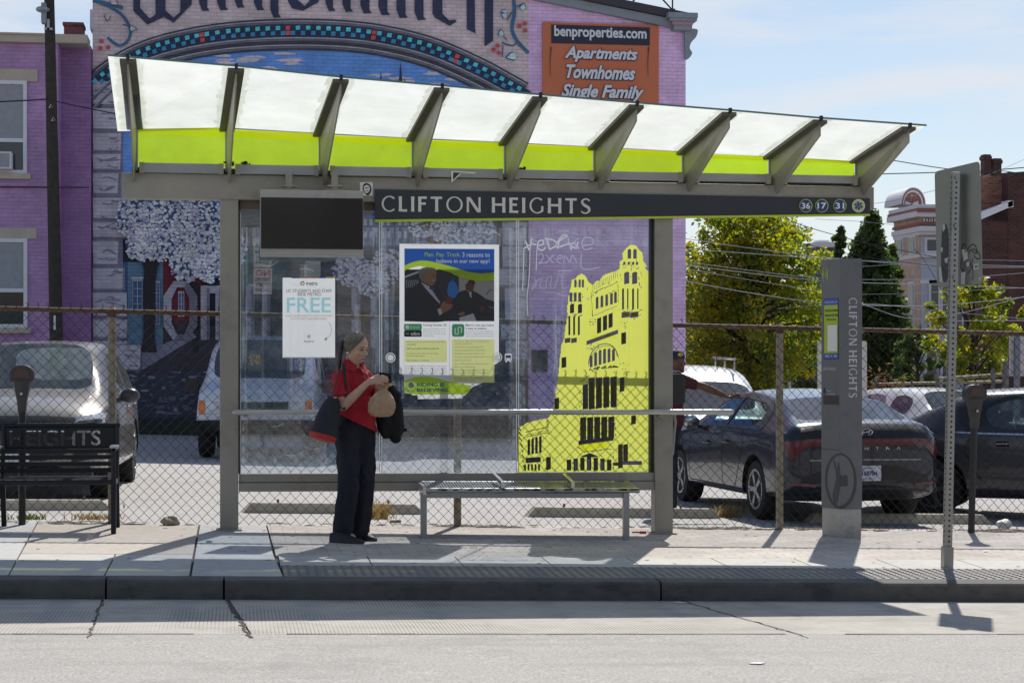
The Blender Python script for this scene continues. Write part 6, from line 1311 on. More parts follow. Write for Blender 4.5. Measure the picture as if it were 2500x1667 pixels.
    def sub(keep, nm, mts, islands=False):
        bm = bmesh.new(); bm.from_mesh(ev); bmesh.ops.delete(bm, geom=[f for f in bm.faces if f.material_index not in keep], context='FACES')
        groups = [None]
        if islands:
            seen = set(); groups = []
            for f in bm.faces:
                if f.index in seen: continue
                st, g = [f], []
                seen.add(f.index)
                while st:
                    q = st.pop(); g.append(q)
                    for e in q.edges:
                        for f2 in e.link_faces:
                            if f2.index not in seen: seen.add(f2.index); st.append(f2)
                groups.append({q.index for q in g})
        for g in groups:
            b2 = bm.copy()
            b2.faces.ensure_lookup_table()
            if g is not None: bmesh.ops.delete(b2, geom=[f for f in b2.faces if f.index not in g], context='FACES')
            m2 = bpy.data.meshes.new(nm); b2.to_mesh(m2); b2.free()
            for q in mts: m2.materials.append(q)
            m2.polygons.foreach_set('use_smooth',[True]*len(m2.polygons))
            try: m2.set_sharp_from_angle(angle=radians(50))
            except Exception: pass
            nn = nm
            if nm == 'window' and g is not None:
                cx = sum((v.co for v in m2.vertices), Vector())/max(1,len(m2.vertices)); nn = 'side_window' if abs(cx.y) > .35 else ('windscreen' if cx.x > 0 else 'rear_window')
            o = bpy.data.objects.new(nn, m2); COL.objects.link(o); o.parent = root
        bm.free()
    sub({0,2,3}, 'body', [m_paint, gl or CARG, UNDER, BLKP]); sub({1}, 'window', [m_paint, gl or CARG], True)
    # wheels
    for x in wheels:
        for s_ in (1,-1):
            hw = (track or max(st[2] for st in stations))-.02; y1 = s_*hw; y0 = s_*(hw-ww)
            w_ = MB(); w_.lathe([(wr*.66,min(y0,y1)),(wr*.93,min(y0,y1)),(wr,min(y0,y1)+.04),(wr,max(y0,y1)-.04),(wr*.93,max(y0,y1)),(wr*.66,max(y0,y1))],(x,0,wr),'y',30); ty = part('wheel', w_, RUB, root, smooth=True, local=True)
            w_ = MB(); yo = y1+s_*.006
            w_.lathe([(wr*.68,yo-s_*.03),(wr*.68,yo),(wr*.60,yo),(wr*.58,yo-s_*.04)],(x,0,wr),'y',30)
            for k in range(5):
                for d_ in (-.14,.14):
                    a_ = 2*pi*k/5+d_; w_.bar((x+.05*cos(a_),yo-s_*.015,wr+.05*sin(a_)),(x+wr*.62*cos(a_-d_*.35),yo-s_*.008,wr+wr*.62*sin(a_-d_*.35)),.028,.03,(0,1,0))
            w_.lathe([(.055,yo-s_*.03),(.055,yo),(.03,yo+s_*.004)],(x,0,wr),'y',16); part('rim', w_, rim, ty, local=True)
    if seats:
        xs_ = [st[0] for st in stations if st[8] in 'CPKQ']
        if xs_:
            xa, xb = min(xs_), max(xs_); zb_ = max(st[3] for st in stations if st[8] in 'CPKQ'); st_ = MB()
            for x in (xa+(xb-xa)*.28, xa+(xb-xa)*.62):
                for y in (-.38,.38): st_.hexa([(x-.12,y-.22,.4),(x+.06,y-.22,.4),(x+.06,y+.22,.4),(x-.12,y+.22,.4),(x-.26,y-.2,zb_+.08),(x-.14,y-.2,zb_+.08),(x-.14,y+.2,zb_+.08),(x-.26,y+.2,zb_+.08)]); st_.box((x-.26,y-.11,zb_+.11),(x-.16,y+.11,zb_+.25))
            part('seats', st_, SEATM, root, local=True, bevel=.03)
            st_ = MB(); st_.box((xa-.2,-.6,.35),(xb+.35,.6,.42)); part('cabin_floor', st_, SEATM, root, local=True)
    c_.ev = ev
    return c_
def decal(c_, name, m, top, bot, axis, off=.005, rows=3, parent=None, thick=0, n=10):
    """a panel that hugs the bodywork: two outlines of equal length, projected along axis ('x+','x-','y+','y-','z+')"""
    d = {'x+':Vector((-1,0,0)),'x-':Vector((1,0,0)),'y+':Vector((0,-1,0)),'y-':Vector((0,1,0)),'z+':Vector((0,0,-1))}[axis]
    def dens(pts):
        seg = [0]
        for a, b in zip(pts, pts[1:]): seg.append(seg[-1]+sqrt((a[0]-b[0])**2+(a[1]-b[1])**2))
        out = []
        for i in range(n+1):
            t = seg[-1]*i/n; k = 0
            while k < len(seg)-2 and seg[k+1] < t: k += 1
            f_ = (t-seg[k])/max(1e-9,seg[k+1]-seg[k]); out.append((pts[k][0]+(pts[k+1][0]-pts[k][0])*f_, pts[k][1]+(pts[k+1][1]-pts[k][1])*f_))
        return out
    T_, B_ = dens(top), dens(bot); mb = MB(); ok = True; last = None
    for r in range(rows+1):
        for i in range(n+1):
            a_ = T_[i][0]*(1-r/rows)+B_[i][0]*r/rows; b_ = T_[i][1]*(1-r/rows)+B_[i][1]*r/rows
            o = Vector((5*(1 if axis[1] == '+' else -1),a_,b_)) if axis[0] == 'x' else Vector((a_,5*(1 if axis[1] == '+' else -1),b_)) if axis[0] == 'y' else Vector((a_,b_,5))
            h, nrm, _, _ = c_.bvh.ray_cast(o, d)
            if h is None: h = last if last is not None else o+d*4.2; nrm = -d
            if nrm.dot(d) > 0: nrm = -nrm
            last = h; mb.v.append(h+nrm*off)
    for r in range(rows):
        for i in range(n): mb.f.append((r*(n+1)+i,r*(n+1)+i+1,(r+1)*(n+1)+i+1,(r+1)*(n+1)+i)); mb.m.append(0)
    return part(name, mb, m, parent or c_.root, smooth=True, local=True)
def seam(c_, pts, axis, m=None, w_=.010, off=.003):
    mb_t = [(a, b) for a, b in pts]; out_t, out_b = [], []
    for i, (a, b) in enumerate(mb_t):
        x0, y0 = mb_t[max(0,i-1)]; x1, y1 = mb_t[min(len(mb_t)-1,i+1)]; L_ = sqrt((x1-x0)**2+(y1-y0)**2) or 1
        nx, ny = -(y1-y0)/L_*w_/2, (x1-x0)/L_*w_/2; out_t.append((a+nx,b+ny)); out_b.append((a-nx,b-ny))
    return decal(c_, 'door_seam', m or UNDER, out_t, out_b, axis, off, 1, n=16)
def handle(c_, x, z, side, m=CHR, l=.17):
    y = side*5; h, nrm, _, _ = c_.bvh.ray_cast(Vector((x,y,z)), Vector((0,-side,0)))
    if h is None: return
    mb = MB(); mb.tube([h+Vector((-l/2,0,-.004)),h+Vector((-l/2+.02,side*.03,0)),h+Vector((l/2-.02,side*.035,.004)),h+Vector((l/2,side*.004,.004))],.014,8,flat=.8); part('door_handle', mb, m, c_.root, smooth=True, local=True)
    decal(c_, 'handle_cup', UNDER, [(x-l*.42,z+.03),(x+l*.42,z+.03)], [(x-l*.42,z-.03),(x+l*.42,z-.03)], 'y+' if side > 0 else 'y-', .002, 2, n=4)
def mirror(c_, x, y, z, m, side):
    mb = MB(); mb.ball((x,y,z),1,14,10,(.085,.12,.085)); mb.capsule((x,y-side*.1,z-.05),(x+.02,y-side*.2,z-.07),.03,.03); o = part('mirror', mb, m, c_.root, smooth=True, local=True)
    mb = MB(); mb.ball((x-.075,y,z),1,12,8,(.015,.10,.068)); part('mirror_glass', mb, mat('mirror_silver',(.5,.55,.58),.05,1.0), o, smooth=True, local=True)
def place(c_, loc, rz): c_.root.location = loc; c_.root.rotation_euler = (0,0,rz)

# --- dark sedan, tail to the fence (x is its length, nose at +x)
PG = paint('graphite_paint', (.015,.020,.034), .4, .22)
S = [(-2.30,.42,.62,.78,.66,.86,.58,.02,'B'),(-2.24,.30,.80,.86,.80,.97,.72,.03,'B'),(-2.12,.25,.885,.91,.87,1.055,.76,.03,'B'),(-1.98,.22,.90,.92,.885,1.06,.72,.035,'R'),(-1.50,.20,.905,.945,.90,1.215,.63,.05,'Q'),(-1.32,.20,.905,.945,.90,1.275,.61,.05,'C'),(-.36,.20,.905,.935,.90,1.36,.60,.05,'P'),(-.27,.20,.905,.93,.90,1.36,.60,.05,'C'),(.28,.20,.905,.915,.895,1.33,.60,.045,'W'),(1.18,.20,.905,.90,.885,.97,.72,.03,'B'),(1.75,.22,.90,.82,.86,.86,.70,.03,'B'),(2.15,.26,.84,.70,.78,.74,.60,.03,'B'),(2.32,.36,.62,.58,.58,.62,.5,.02,'B')]
c1 = car('sedan', 'dark graphite sedan with full-width red tail light, tail against the fence', S, (-1.36,1.36), PG, wr=.325)
el = c1
decal(el,'spoiler_lip',BLKP,[(-.82,.985),(-.5,1.03),(0,1.045),(.5,1.03),(.82,.985)],[(-.87,.87),(-.5,.905),(0,.91),(.5,.905),(.87,.87)],'x-',.014)
decal(el,'tail_light',TAIL,[(-.87,.865),(-.60,.90),(0,.905),(.60,.90),(.87,.865)],[(-.87,.77),(-.60,.825),(0,.845),(.60,.825),(.87,.77)],'x-',.010,n=20)
for s_ in (1,-1):
    decal(el,'tail_light',TAIL,[(s_*.87,.865),(s_*.62,.90)],[(s_*.80,.68),(s_*.68,.80)],'x-',.011,n=6)
    decal(el,'tail_light',TAIL,[(-2.13,.93),(-2.0,.955),(-1.90,.955)],[(-2.17,.80),(-2.1,.85),(-1.95,.94)],'y+' if s_ > 0 else 'y-',.008,n=8)
    decal(el,'reflector',TAIL,[(s_*.55,.43),(s_*.82,.45)],[(s_*.55,.40),(s_*.82,.42)],'x-',.008,n=4)
decal(el,'trunk_garnish',mat('garnish_grey',(.25,.26,.28),.3,.6),[(-.62,.685),(0,.69),(.62,.685)],[(-.62,.668),(0,.673),(.62,.668)],'x-',.008)
decal(el,'bumper_insert',BLKP,[(-.70,.50),(-.35,.615),(0,.625),(.35,.615),(.70,.50)],[(-.78,.25),(-.4,.24),(0,.24),(.4,.24),(.78,.25)],'x-',.006,n=16)
pl = decal(el,'number_plate',PLATE,[(-.155,.62),(.155,.62)],[(-.155,.46),(.155,.46)],'x-',.025,1,n=2)
xr_ = min(v.co.x for v in pl.data.vertices)-.003
art = Art(lambda u, v, l: Vector((xr_-.002*l, -u, v)))
def crest(art, t, u0, v1, u1, v0, m, l=1, **k): art.text(t, u0, v0, u1, v1, m, l, **k)
for (t, u0, u1, z0, z1, bd) in (('U169784',-.11,.11,.512,.565,.02),('OHIO',-.06,.06,.585,.605,.01),('10 15 2022',-.06,.06,.475,.492,.01)):
    vs_, fs_ = text_geo(t, bd); art._m(INKN); art.mb.add([Vector((xr_-.002, -(u0+(u1-u0)*x_), z0+(z1-z0)*y_)) for x_, y_ in vs_], fs_)
part('plate_text', art.mb, art.mats, pl, local=True, fix=False)
hx, _, _, _ = el.bvh.ray_cast(Vector((-5,0,.965)),Vector((1,0,0))); mb = MB(); xe = hx.x-.028
mb.tube([(xe,.075*cos(t),0.968+.034*sin(t)) for t in [2*pi*k/24 for k in range(25)]],.006,6); mb.bar((xe,.045,.941),(xe,.028,.994),.012,.008); mb.bar((xe,-.028,.941),(xe,-.045,.994),.012,.008); mb.bar((xe,.037,.961),(xe,-.037,.976),.010,.008); part('emblem', mb, CHR, el.root, local=True)
hx, _, _, _ = el.bvh.ray_cast(Vector((-5,0,.80)),Vector((1,0,0)))
for k, ch in enumerate('ELANTRA'):
    vs_, fs_ = text_geo(ch); y_ = .36-k*.12; hq, _, _, _ = el.bvh.ray_cast(Vector((-5,y_,.80)),Vector((1,0,0))); mb = MB(); mb.add([Vector(((hq or hx).x-.008, y_-.022-(x_*.044)+.044, .785+.028*z_)) for x_, z_ in vs_], fs_); part('badge_letter', mb, CHR, el.root, local=True, fix=False)
for s_, ax in ((1,'y+'),(-1,'y-')):
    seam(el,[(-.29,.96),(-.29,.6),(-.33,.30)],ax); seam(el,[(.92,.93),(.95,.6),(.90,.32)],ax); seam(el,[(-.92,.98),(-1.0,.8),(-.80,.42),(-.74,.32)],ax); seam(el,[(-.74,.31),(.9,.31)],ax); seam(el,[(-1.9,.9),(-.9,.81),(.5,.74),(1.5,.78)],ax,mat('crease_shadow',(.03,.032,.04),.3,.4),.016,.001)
    handle(el,-.08-.4,.80,s_,PG); handle(el,.60-.4+.0,.77,s_,PG)
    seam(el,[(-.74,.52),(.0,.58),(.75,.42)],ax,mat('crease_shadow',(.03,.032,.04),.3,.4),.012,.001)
for s_, ax in ((1,'y+'),(-1,'y-')):
    seam(el,[(-1.48,.99),(-1.40,1.16),(-1.15,1.265),(-.3,1.325),(.2,1.30),(.65,1.14),(1.06,.975)],ax,BLKP,.045,.006); seam(el,[(-1.48,.985),(-.3,.975),(1.06,.965)],ax,BLKP,.03,.006); seam(el,[(-.315,.97),(-.315,1.32)],ax,BLKP,.08,.007)
mirror(el,.62,1.0,1.0,PG,1); mirror(el,.62,-1.0,1.0,PG,-1)
wl = G(1851,1269,zl)
thE = radians(90+4.0)       # nose away from the street
rot = Matrix.Rotation(thE,3,'Z'); off = rot @ Vector((-1.36,.89,0)); place(el, Vector((wl.x,wl.y+.12,zl(wl.x,wl.y)))-off+Vector((0,0,0)), thE)
# --- dark sedan on the right, nose to the right
PG2 = paint('charcoal_paint', (.035,.035,.045), .5, .28)
S2 = [(-2.42,.42,.60,.78,.62,.86,.5,.02,'B'),(-2.35,.30,.82,.86,.80,.98,.70,.02,'B'),(-2.1,.25,.90,.92,.87,1.06,.72,.03,'B'),(-1.75,.22,.91,.94,.89,1.08,.68,.03,'R'),(-1.05,.20,.915,.95,.90,1.39,.60,.05,'K'),(-.85,.20,.915,.95,.90,1.42,.60,.05,'C'),(-.18,.20,.915,.94,.90,1.45,.61,.05,'P'),(-.09,.20,.915,.94,.90,1.45,.61,.05,'C'),(.62,.20,.915,.92,.90,1.40,.60,.05,'W'),(1.35,.20,.915,.92,.89,1.0,.72,.03,'B'),(1.9,.22,.90,.86,.86,.90,.70,.03,'B'),(2.3,.28,.82,.74,.76,.78,.6,.03,'B'),(2.45,.38,.6,.62,.58,.66,.5,.02,'B')]
c2 = car('sedan', 'charcoal sedan with chrome door handles, side-on at the right edge', S2, (-1.4,1.42), PG2, wr=.33, rim=RIMD)
for s_, ax in ((1,'y+'),(-1,'y-')):
    handle(c2,-.62,.85,s_); handle(c2,.28,.83,s_); seam(c2,[(-.13,.96),(-.13,.6),(-.17,.30)],ax); seam(c2,[(1.0,.95),(1.02,.6),(.98,.32)],ax); seam(c2,[(-.95,.98),(-1.05,.78),(-.85,.42)],ax)
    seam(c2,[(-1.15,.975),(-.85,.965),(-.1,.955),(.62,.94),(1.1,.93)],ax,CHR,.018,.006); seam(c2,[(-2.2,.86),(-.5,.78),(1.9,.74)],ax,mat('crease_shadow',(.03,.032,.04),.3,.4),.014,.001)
for s_, ax in ((1,'y+'),(-1,'y-')): seam(c2,[(-1.02,1.0),(-.9,1.22),(-.65,1.36),(-.1,1.41),(.45,1.385),(.9,1.17),(1.2,1.0)],ax,BLKP,.045,.006); seam(c2,[(-.135,.97),(-.135,1.40)],ax,BLKP,.08,.007)
mirror(c2,.78,1.02,1.02,PG2,1); mirror(c2,.78,-1.02,1.02,CHR,-1)
w2 = G(2350,1268,zl); th2 = radians(-28); rot = Matrix.Rotation(th2,3,'Z'); off = rot @ Vector((-1.4,-.9,0)); place(c2, Vector((w2.x-.20,w2.y+.40,zl(w2.x,w2.y)))-off, th2)
# --- silver suv, nose to the fence
PS = paint('silver_paint', (.22,.21,.195), .45, .33); CARGH = glass_mat('sky_hazed_windscreen', (.62,.72,.70), .22, (.50,.58,.55), 1.0, ior=1.8)  # sky reflection on the suv glass put in as a pale haze
S3 = [(-2.45,.5,.7,.95,.72,1.05,.6,.02,'B'),(-2.38,.32,.88,1.0,.86,1.25,.72,.02,'R'),(-2.05,.27,.94,1.05,.92,1.66,.68,.04,'K'),(-1.85,.25,.95,1.05,.93,1.69,.68,.04,'C'),(-.75,.25,.955,1.05,.935,1.72,.68,.045,'P'),(-.65,.25,.955,1.05,.935,1.72,.68,.045,'C'),(.55,.25,.955,1.05,.935,1.68,.67,.045,'W'),(1.25,.25,.955,1.06,.92,1.15,.78,.05,'B'),(1.8,.27,.945,1.02,.90,1.10,.76,.05,'B'),(2.2,.30,.90,.93,.86,1.00,.70,.045,'B'),(2.38,.34,.80,.82,.78,.88,.62,.03,'B'),(2.46,.42,.62,.72,.6,.76,.5,.02,'B')]
c3 = car('suv', 'dusty silver suv facing the fence behind the black bench', S3, (-1.42,1.43), PS, gl=CARGH, wr=.37, ww=.24)
decal(c3,'grille',BLKP,[(-.62,.80),(-.3,.86),(.3,.86),(.62,.80)],[(-.50,.50),(-.3,.46),(.3,.46),(.50,.50)],'x+',.012,4,n=14)
decal(c3,'grille_bar',CHR,[(-.60,.79),(-.3,.80),(.3,.80),(.60,.79)],[(-.58,.755),(-.3,.765),(.3,.765),(.58,.755)],'x+',.03,n=10)
decal(c3,'grille_top',BLKP,[(-.66,.90),(-.3,.925),(.3,.925),(.66,.90)],[(-.62,.83),(-.3,.86),(.3,.86),(.62,.83)],'x+',.010,2,n=12)
for s_ in (1,-1):
    decal(c3,'headlight',LAMP,[(s_*.62,.90),(s_*.78,.94),(s_*.89,.95)],[(s_*.58,.78),(s_*.75,.79),(s_*.88,.84)],'x+',.012,4,n=10)
    decal(c3,'headlight_trim',BLKP,[(s_*.64,.86),(s_*.78,.88),(s_*.86,.89)],[(s_*.62,.805),(s_*.75,.815),(s_*.86,.85)],'x+',.018,2,n=8)
    decal(c3,'fog_lamp',BLKP,[(s_*.60,.55),(s_*.84,.58)],[(s_*.58,.44),(s_*.82,.48)],'x+',.012,2,n=6)
    ax = 'y+' if s_ > 0 else 'y-'; handle(c3,-.35,.98,s_); handle(c3,-1.35,.99,s_); seam(c3,[(-.70,1.05),(-.70,.6),(-.74,.35)],ax); seam(c3,[(.98,1.06),(1.0,.6),(.95,.36)],ax)
    mirror(c3,.88,s_*1.06,1.12,mat('mirror_dark',(.06,.06,.065),.3,.3),s_)
decal(c3,'number_plate',PLATE,[(-.155,.58),(.155,.58)],[(-.155,.45),(.155,.45)],'x+',.03,1,n=2)
mb = MB(); mb.box((2.28,-.8,.2),(2.42,.8,.36)); part('bumper', mb, BLKP, c3.root, local=True, bevel=.04)
w3 = G(298,1218,zl); th3 = radians(-90-1.5); rot = Matrix.Rotation(th3,3,'Z'); off = rot @ Vector((1.43,.95,0)); place(c3, Vector((w3.x,w3.y+.3,zl(w3.x,w3.y)))-off+Vector((-.09,0,0)), th3)
# --- white van, nose to the street
PW = paint('white_van_paint', (.62,.65,.70), .0, .35)
S4 = [(-2.4,.5,.85,1.1,.86,1.75,.75,.03,'B'),(-2.3,.38,.95,1.12,.96,1.88,.82,.05,'B'),(-1.0,.36,.96,1.12,.97,1.93,.82,.06,'C'),(-.1,.36,.96,1.12,.97,1.93,.82,.06,'P'),(.0,.36,.96,1.12,.97,1.93,.82,.06,'C'),(.85,.36,.96,1.12,.96,1.86,.80,.06,'W'),(1.55,.36,.96,1.15,.94,1.22,.84,.04,'B'),(1.95,.38,.95,1.08,.92,1.14,.82,.04,'B'),(2.28,.42,.93,.98,.90,1.04,.80,.03,'B'),(2.36,.5,.88,.85,.86,.92,.78,.02,'B')]
c4 = car('van', 'white van with amber corner lamps parked by the mural wall', S4, (-1.4,1.6), PW, wr=.36, rim=RIMD)
decal(c4,'grille',BLKP,[(-.52,.90),(.52,.90)],[(-.52,.70),(.52,.70)],'x+',.012,3,n=8); decal(c4,'bumper',BLKP,[(-.9,.62),(.9,.62)],[(-.9,.42),(.9,.42)],'x+',.05,3,n=14)
for s_ in (1,-1):
    decal(c4,'headlight',LAMP,[(s_*.54,.90),(s_*.78,.90)],[(s_*.54,.72),(s_*.78,.72)],'x+',.014,3,n=5); decal(c4,'corner_lamp',AMB,[(s_*.785,.92),(s_*.885,.92)],[(s_*.785,.71),(s_*.88,.71)],'x+',.016,3,n=4)
    mb = MB(); mb.box((1.15,s_*1.0,1.02),(1.25,s_*1.22,1.27)); mb.capsule((1.2,s_*.94,1.15),(1.2,s_*1.05,1.15),.035); part('mirror', mb, BLKP, c4.root, local=True, bevel=.03)
w4 = G(483,1122,zl); th4 = radians(-90-5); rot = Matrix.Rotation(th4,3,'Z'); off = rot @ Vector((1.6,-.96,0)); place(c4, Vector((w4.x,w4.y+.9,zl(w4.x,w4.y)))-off, th4)
# --- white van with a ladder rack behind the man
S5 = [(-2.4,.5,.85,1.0,.84,1.5,.72,.03,'B'),(-2.3,.38,.93,1.02,.92,1.60,.74,.06,'B'),(-.9,.36,.94,1.02,.93,1.66,.74,.08,'C'),(.25,.36,.94,1.0,.92,1.58,.72,.08,'B'),(.62,.36,.94,.98,.92,1.40,.74,.07,'W'),(1.35,.36,.94,.94,.90,1.00,.80,.05,'B'),(1.8,.38,.93,.90,.88,.96,.78,.05,'B'),(2.15,.42,.88,.88,.84,.95,.74,.03,'B'),(2.25,.5,.8,.78,.78,.84,.7,.02,'B')]
c5 = car('van', 'white van with roof rack behind the reaching man', S5, (-1.4,1.45), paint('white_paint',(.66,.68,.72),.0,.35), wr=.34)
for y in (-.55,.55):
    mb = MB(); mb.tube([(-1.8,y,1.83),(.3,y,1.80)],.018,8)
    for x in (-1.6,-.7,.2): mb.tube([(x,y,1.62),(x,y,1.82)],.014,6)
    part('roof_rack', mb, CHR, c5.root, local=True)
for s_ in (1,-1): decal(c5,'headlight',LAMP,[(s_*.5,.86),(s_*.8,.88)],[(s_*.5,.74),(s_*.78,.75)],'x+',.012,3,n=5); mirror(c5,.95,s_*1.05,1.15,BLKP,s_)
decal(c5,'grille',BLKP,[(-.45,.84),(.45,.84)],[(-.45,.68),(.45,.68)],'x+',.01,3,n=8)
mb = MB(); mb.tube([(.1,.3,1.62),(.0,.3,1.86)],.006,5); part('aerial', mb, BLKP, c5.root, local=True)
p5 = P(1762,1000,26.5); place(c5, Vector((p5.x,26.5,zl(p5.x,26.5)))-Matrix.Rotation(radians(-95),3,'Z') @ Vector((2.25,0,0)), radians(-95))
# --- white suv far behind on the right
S6 = [(a,b*.88,c,d*.88,e,f*.88,g,h,k) for a,b,c,d,e,f,g,h,k in [(-2.2,.5,.7,.95,.72,1.05,.6,.02,'B'),(-2.12,.32,.86,1.0,.84,1.25,.70,.02,'R'),(-1.9,.27,.90,1.0,.89,1.56,.64,.04,'K'),(-1.7,.25,.91,1.0,.90,1.60,.64,.04,'C'),(-.5,.25,.91,1.0,.90,1.62,.64,.045,'P'),(-.4,.25,.91,1.0,.90,1.62,.64,.045,'C'),(.5,.25,.91,1.0,.90,1.56,.63,.045,'W'),(1.15,.25,.91,1.02,.88,1.10,.74,.04,'B'),(1.7,.27,.90,.96,.86,1.03,.72,.04,'B'),(2.1,.32,.84,.86,.80,.93,.66,.03,'B'),(2.22,.42,.7,.74,.68,.8,.55,.02,'B')]]
c6 = car('suv', 'white suv parked far back before the rear fence', S6, (-1.3,1.35), paint('pearl_paint',(.60,.60,.60),.0,.3), wr=.34)
for s_ in (1,-1): decal(c6,'headlight',LAMP,[(s_*.5,.86),(s_*.8,.90)],[(s_*.5,.76),(s_*.78,.78)],'x+',.012,3,n=5)
decal(c6,'grille',BLKP,[(-.4,.84),(.4,.84)],[(-.4,.6),(.4,.6)],'x+',.01,3,n=8)
p6 = P(2285,1000,34.5); place(c6, Vector((p6.x,34.5,zl(p6.x,34.5))), radians(-82))
# ============================================================ buildings behind the car park
YB0 = 40.0; ST = .012
lc = lambda r, g_, b: lin((r, g_, b))
LIL = brick_mat('lilac_brick', (.86,.58,.90), (.66,.44,.70), .22, .078, .006, .06, .8, .6, horiz=False)
PUR = brick_mat('purple_brick', (.46,.275,.50), (.38,.225,.41), .22, .078, .006, .07, .8, .6, horiz=False)
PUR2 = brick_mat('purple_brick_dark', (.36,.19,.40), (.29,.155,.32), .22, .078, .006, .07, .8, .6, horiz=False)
TAN = mat('tan_trim', (.50,.43,.35), .8, var=.1, vscale=3); WPAINT = mat('white_trim', (.72,.73,.78), .6, var=.05); GREYT = mat('grey_trim', (.27,.30,.34), .7, var=.12, vscale=4); PINKT = mat('pink_trim', (.42,.27,.33), .7, var=.1)
WDARK = mat('window_dark', (.02,.025,.03), .06, spec=.7); BLIND = mat('blind_grey', (.30,.32,.35), .5, var=.1, vscale=8)
gb = P(900,1060,YB0)
town = thing('building', 'tall lilac brick building with a painted mural and an orange sign', 'building', (gb.x, YB0, zl(gb.x,YB0)))
pa = lambda u, v: P(u,v,YB0)
topL, topK, topR = pa(1213,-50), pa(1430,-5), pa(1674,44); hiL, hiR = pa(226,-620), pa(1213,-620)
xl0, xr0 = pa(226,0).x, pa(1674,0).x
mb = MB(); dpt = Vector((0,14,0)); base = -1.2
pts = [Vector((xl0,YB0,base)),Vector((xr0,YB0,base)),Vector((xr0,YB0,topR.z)),Vector((hiR.x,YB0,topL.z)),Vector((hiR.x,YB0,hiL.z)),Vector((xl0,YB0,hiL.z))]; mb.prism(pts, dpt); part('wall', mb, LIL, town)
mb = MB(); e = .25; d0 = Vector((0,-e,0)); mb.prism([topR+Vector((.1,-e,-.12)),topR+Vector((.1,-e,.05)),topL+Vector((0.02,-e,.05)),topL+Vector((0.02,-e,-.12))], dpt+Vector((0,2*e,0))); part('roof', mb, mat('roof_dark',(.06,.055,.07),.8), town)
mb = MB(); mb.prism([topR+Vector((0,-.16,-.30)),topR+Vector((0,-.16,-.12)),topL+Vector((0,-.16,-.12)),topL+Vector((0,-.16,-.30))], Vector((0,.16,0))); part('eave_board', mb, GREYT, town)
mb = MB(); yq = YB0-.35
for (u0, v0, u1, v1, yy, m_) in ((1632,32,1704,42,.45,0),(1636,42,1702,50,.40,0),(1642,50,1692,60,.33,1),(1645,60,1690,72,.28,0)):
    a, b = P(u0,v1,YB0-yy), P(u1,v0,YB0-yy); mb.cur = m_; mb.box((a.x,YB0-yy,a.z),(b.x,YB0+.3,b.z))
part('cornice', mb, [GREYT,PINKT], town)
mb = MB(); pts = smooth_path([(1672,72),(1702,72),(1700,90),(1688,104),(1684,118),(1690,130),(1682,143),(1673,143)],4); mb.prism([P(u,v,YB0-.12) for u,v in pts], (0,.24,0)); part('cornice_bracket', mb, GREYT, town)
mb = MB(); a, b = P(1297,908,YB0-.02), P(1337,854,YB0-.02); mb.box((a.x,YB0-.02,a.z),(b.x,YB0+.1,b.z)); part('window', mb, WDARK, town)
for (u0,v0,u1,v1) in ((216,15,227,63),(213,373,224,413)):
    a, b = P(u0,v1,YB0), P(u1,v0,YB0); mb = MB(); mb.box((a.x,YB0+.4,a.z),(b.x,YB0+1.0,b.z)); part('wall_box', mb, WPAINT, town)
for (u0,v0,u1,v1) in ((1557,-14,1572,2),):
    pass
mb = MB()
for q_ in (((1545,4),(1575,-22)),((1642,30),(1642,-12)),((1600,-20),(1640,24)),((1560,0),(1562,-14)),((1636,24),(1648,24))): mb.tube([P(*q_[0],YB0+3),P(*q_[1],YB0+3)],.02,5)
part('aerial', mb, BLKP, town)
# the mural: layers of paint on the brick
art = Art(lambda u, v, l: P(u, v, YB0-.004-l*ST))
pb_ = lambda n, r, g_, b, k=2.35: paint_on_brick('mural_'+n, tuple(min(.85, c*k) for c in lc(r,g_,b)), .08)
BGM = pb_('blush',152,138,140); DK = pb_('ink_blue',38,42,62); ROPE = pb_('rope_grey',78,78,88); ROPEL = pb_('rope_light',120,120,128); ROPED = pb_('rope_dark',48,48,58); TURQ = pb_('turquoise',60,150,185); TURQD = pb_('turquoise_dark',40,105,140); REDM = pb_('red',150,62,66)
SKYM = pb_('sky',74,110,166); CLD = pb_('cloud',150,142,150); VINE = pb_('vine',52,78,104); VLEAF = pb_('vine_leaf',140,160,170); STN = pb_('stone',134,130,138); STND = pb_('stone_shade',92,90,104); GRND = pb_('foliage_dark',26,34,42); BLOS = pb_('blossom',172,168,184); BLOS2 = pb_('blossom_dim',128,126,146); TRK = pb_('trunk',30,28,32); TEAL = pb_('teal_house',66,90,108); REDH = pb_('red_house',82,26,34); BLUH = pb_('blue_house',44,66,96); WHT3 = pb_('letter_stone',120,116,124); WHT4 = pb_('letter_shade',82,80,90); DROAD = pb_('dark_road',42,38,46); DSTN = pb_('dark_stone',62,65,80); DSTN2 = pb_('dark_stone_deep',36,39,50); HILL = pb_('hill_green',44,62,62); GRAS = pb_('mural_grass',22,28,26); BRN = pb_('brown_lane',60,54,52)
art.rect(226,-240,1290,300,BGM,0); art.rect(226,300,1290,1075,GRND,0)
arc = smooth_path([(150,305),(200,240),(262,180),(340,134),(430,105),(550,84),(700,75),(850,79),(960,95),(1060,122),(1160,165),(1230,202),(1290,236)],10)
def offset(path, o):
    out = []
    for i, (x, y) in enumerate(path):
        x0, y0 = path[max(0,i-1)]; x1, y1 = path[min(len(path)-1,i+1)]; d_ = sqrt((x1-x0)**2+(y1-y0)**2) or 1; out.append((x-(y1-y0)/d_*o, y+(x1-x0)/d_*o))
    return [q_ for q_ in out if 226.5 <= q_[0] <= 1289.5]
def clipx(p): return [q_ for q_ in p if 226 <= q_[0] <= 1290]
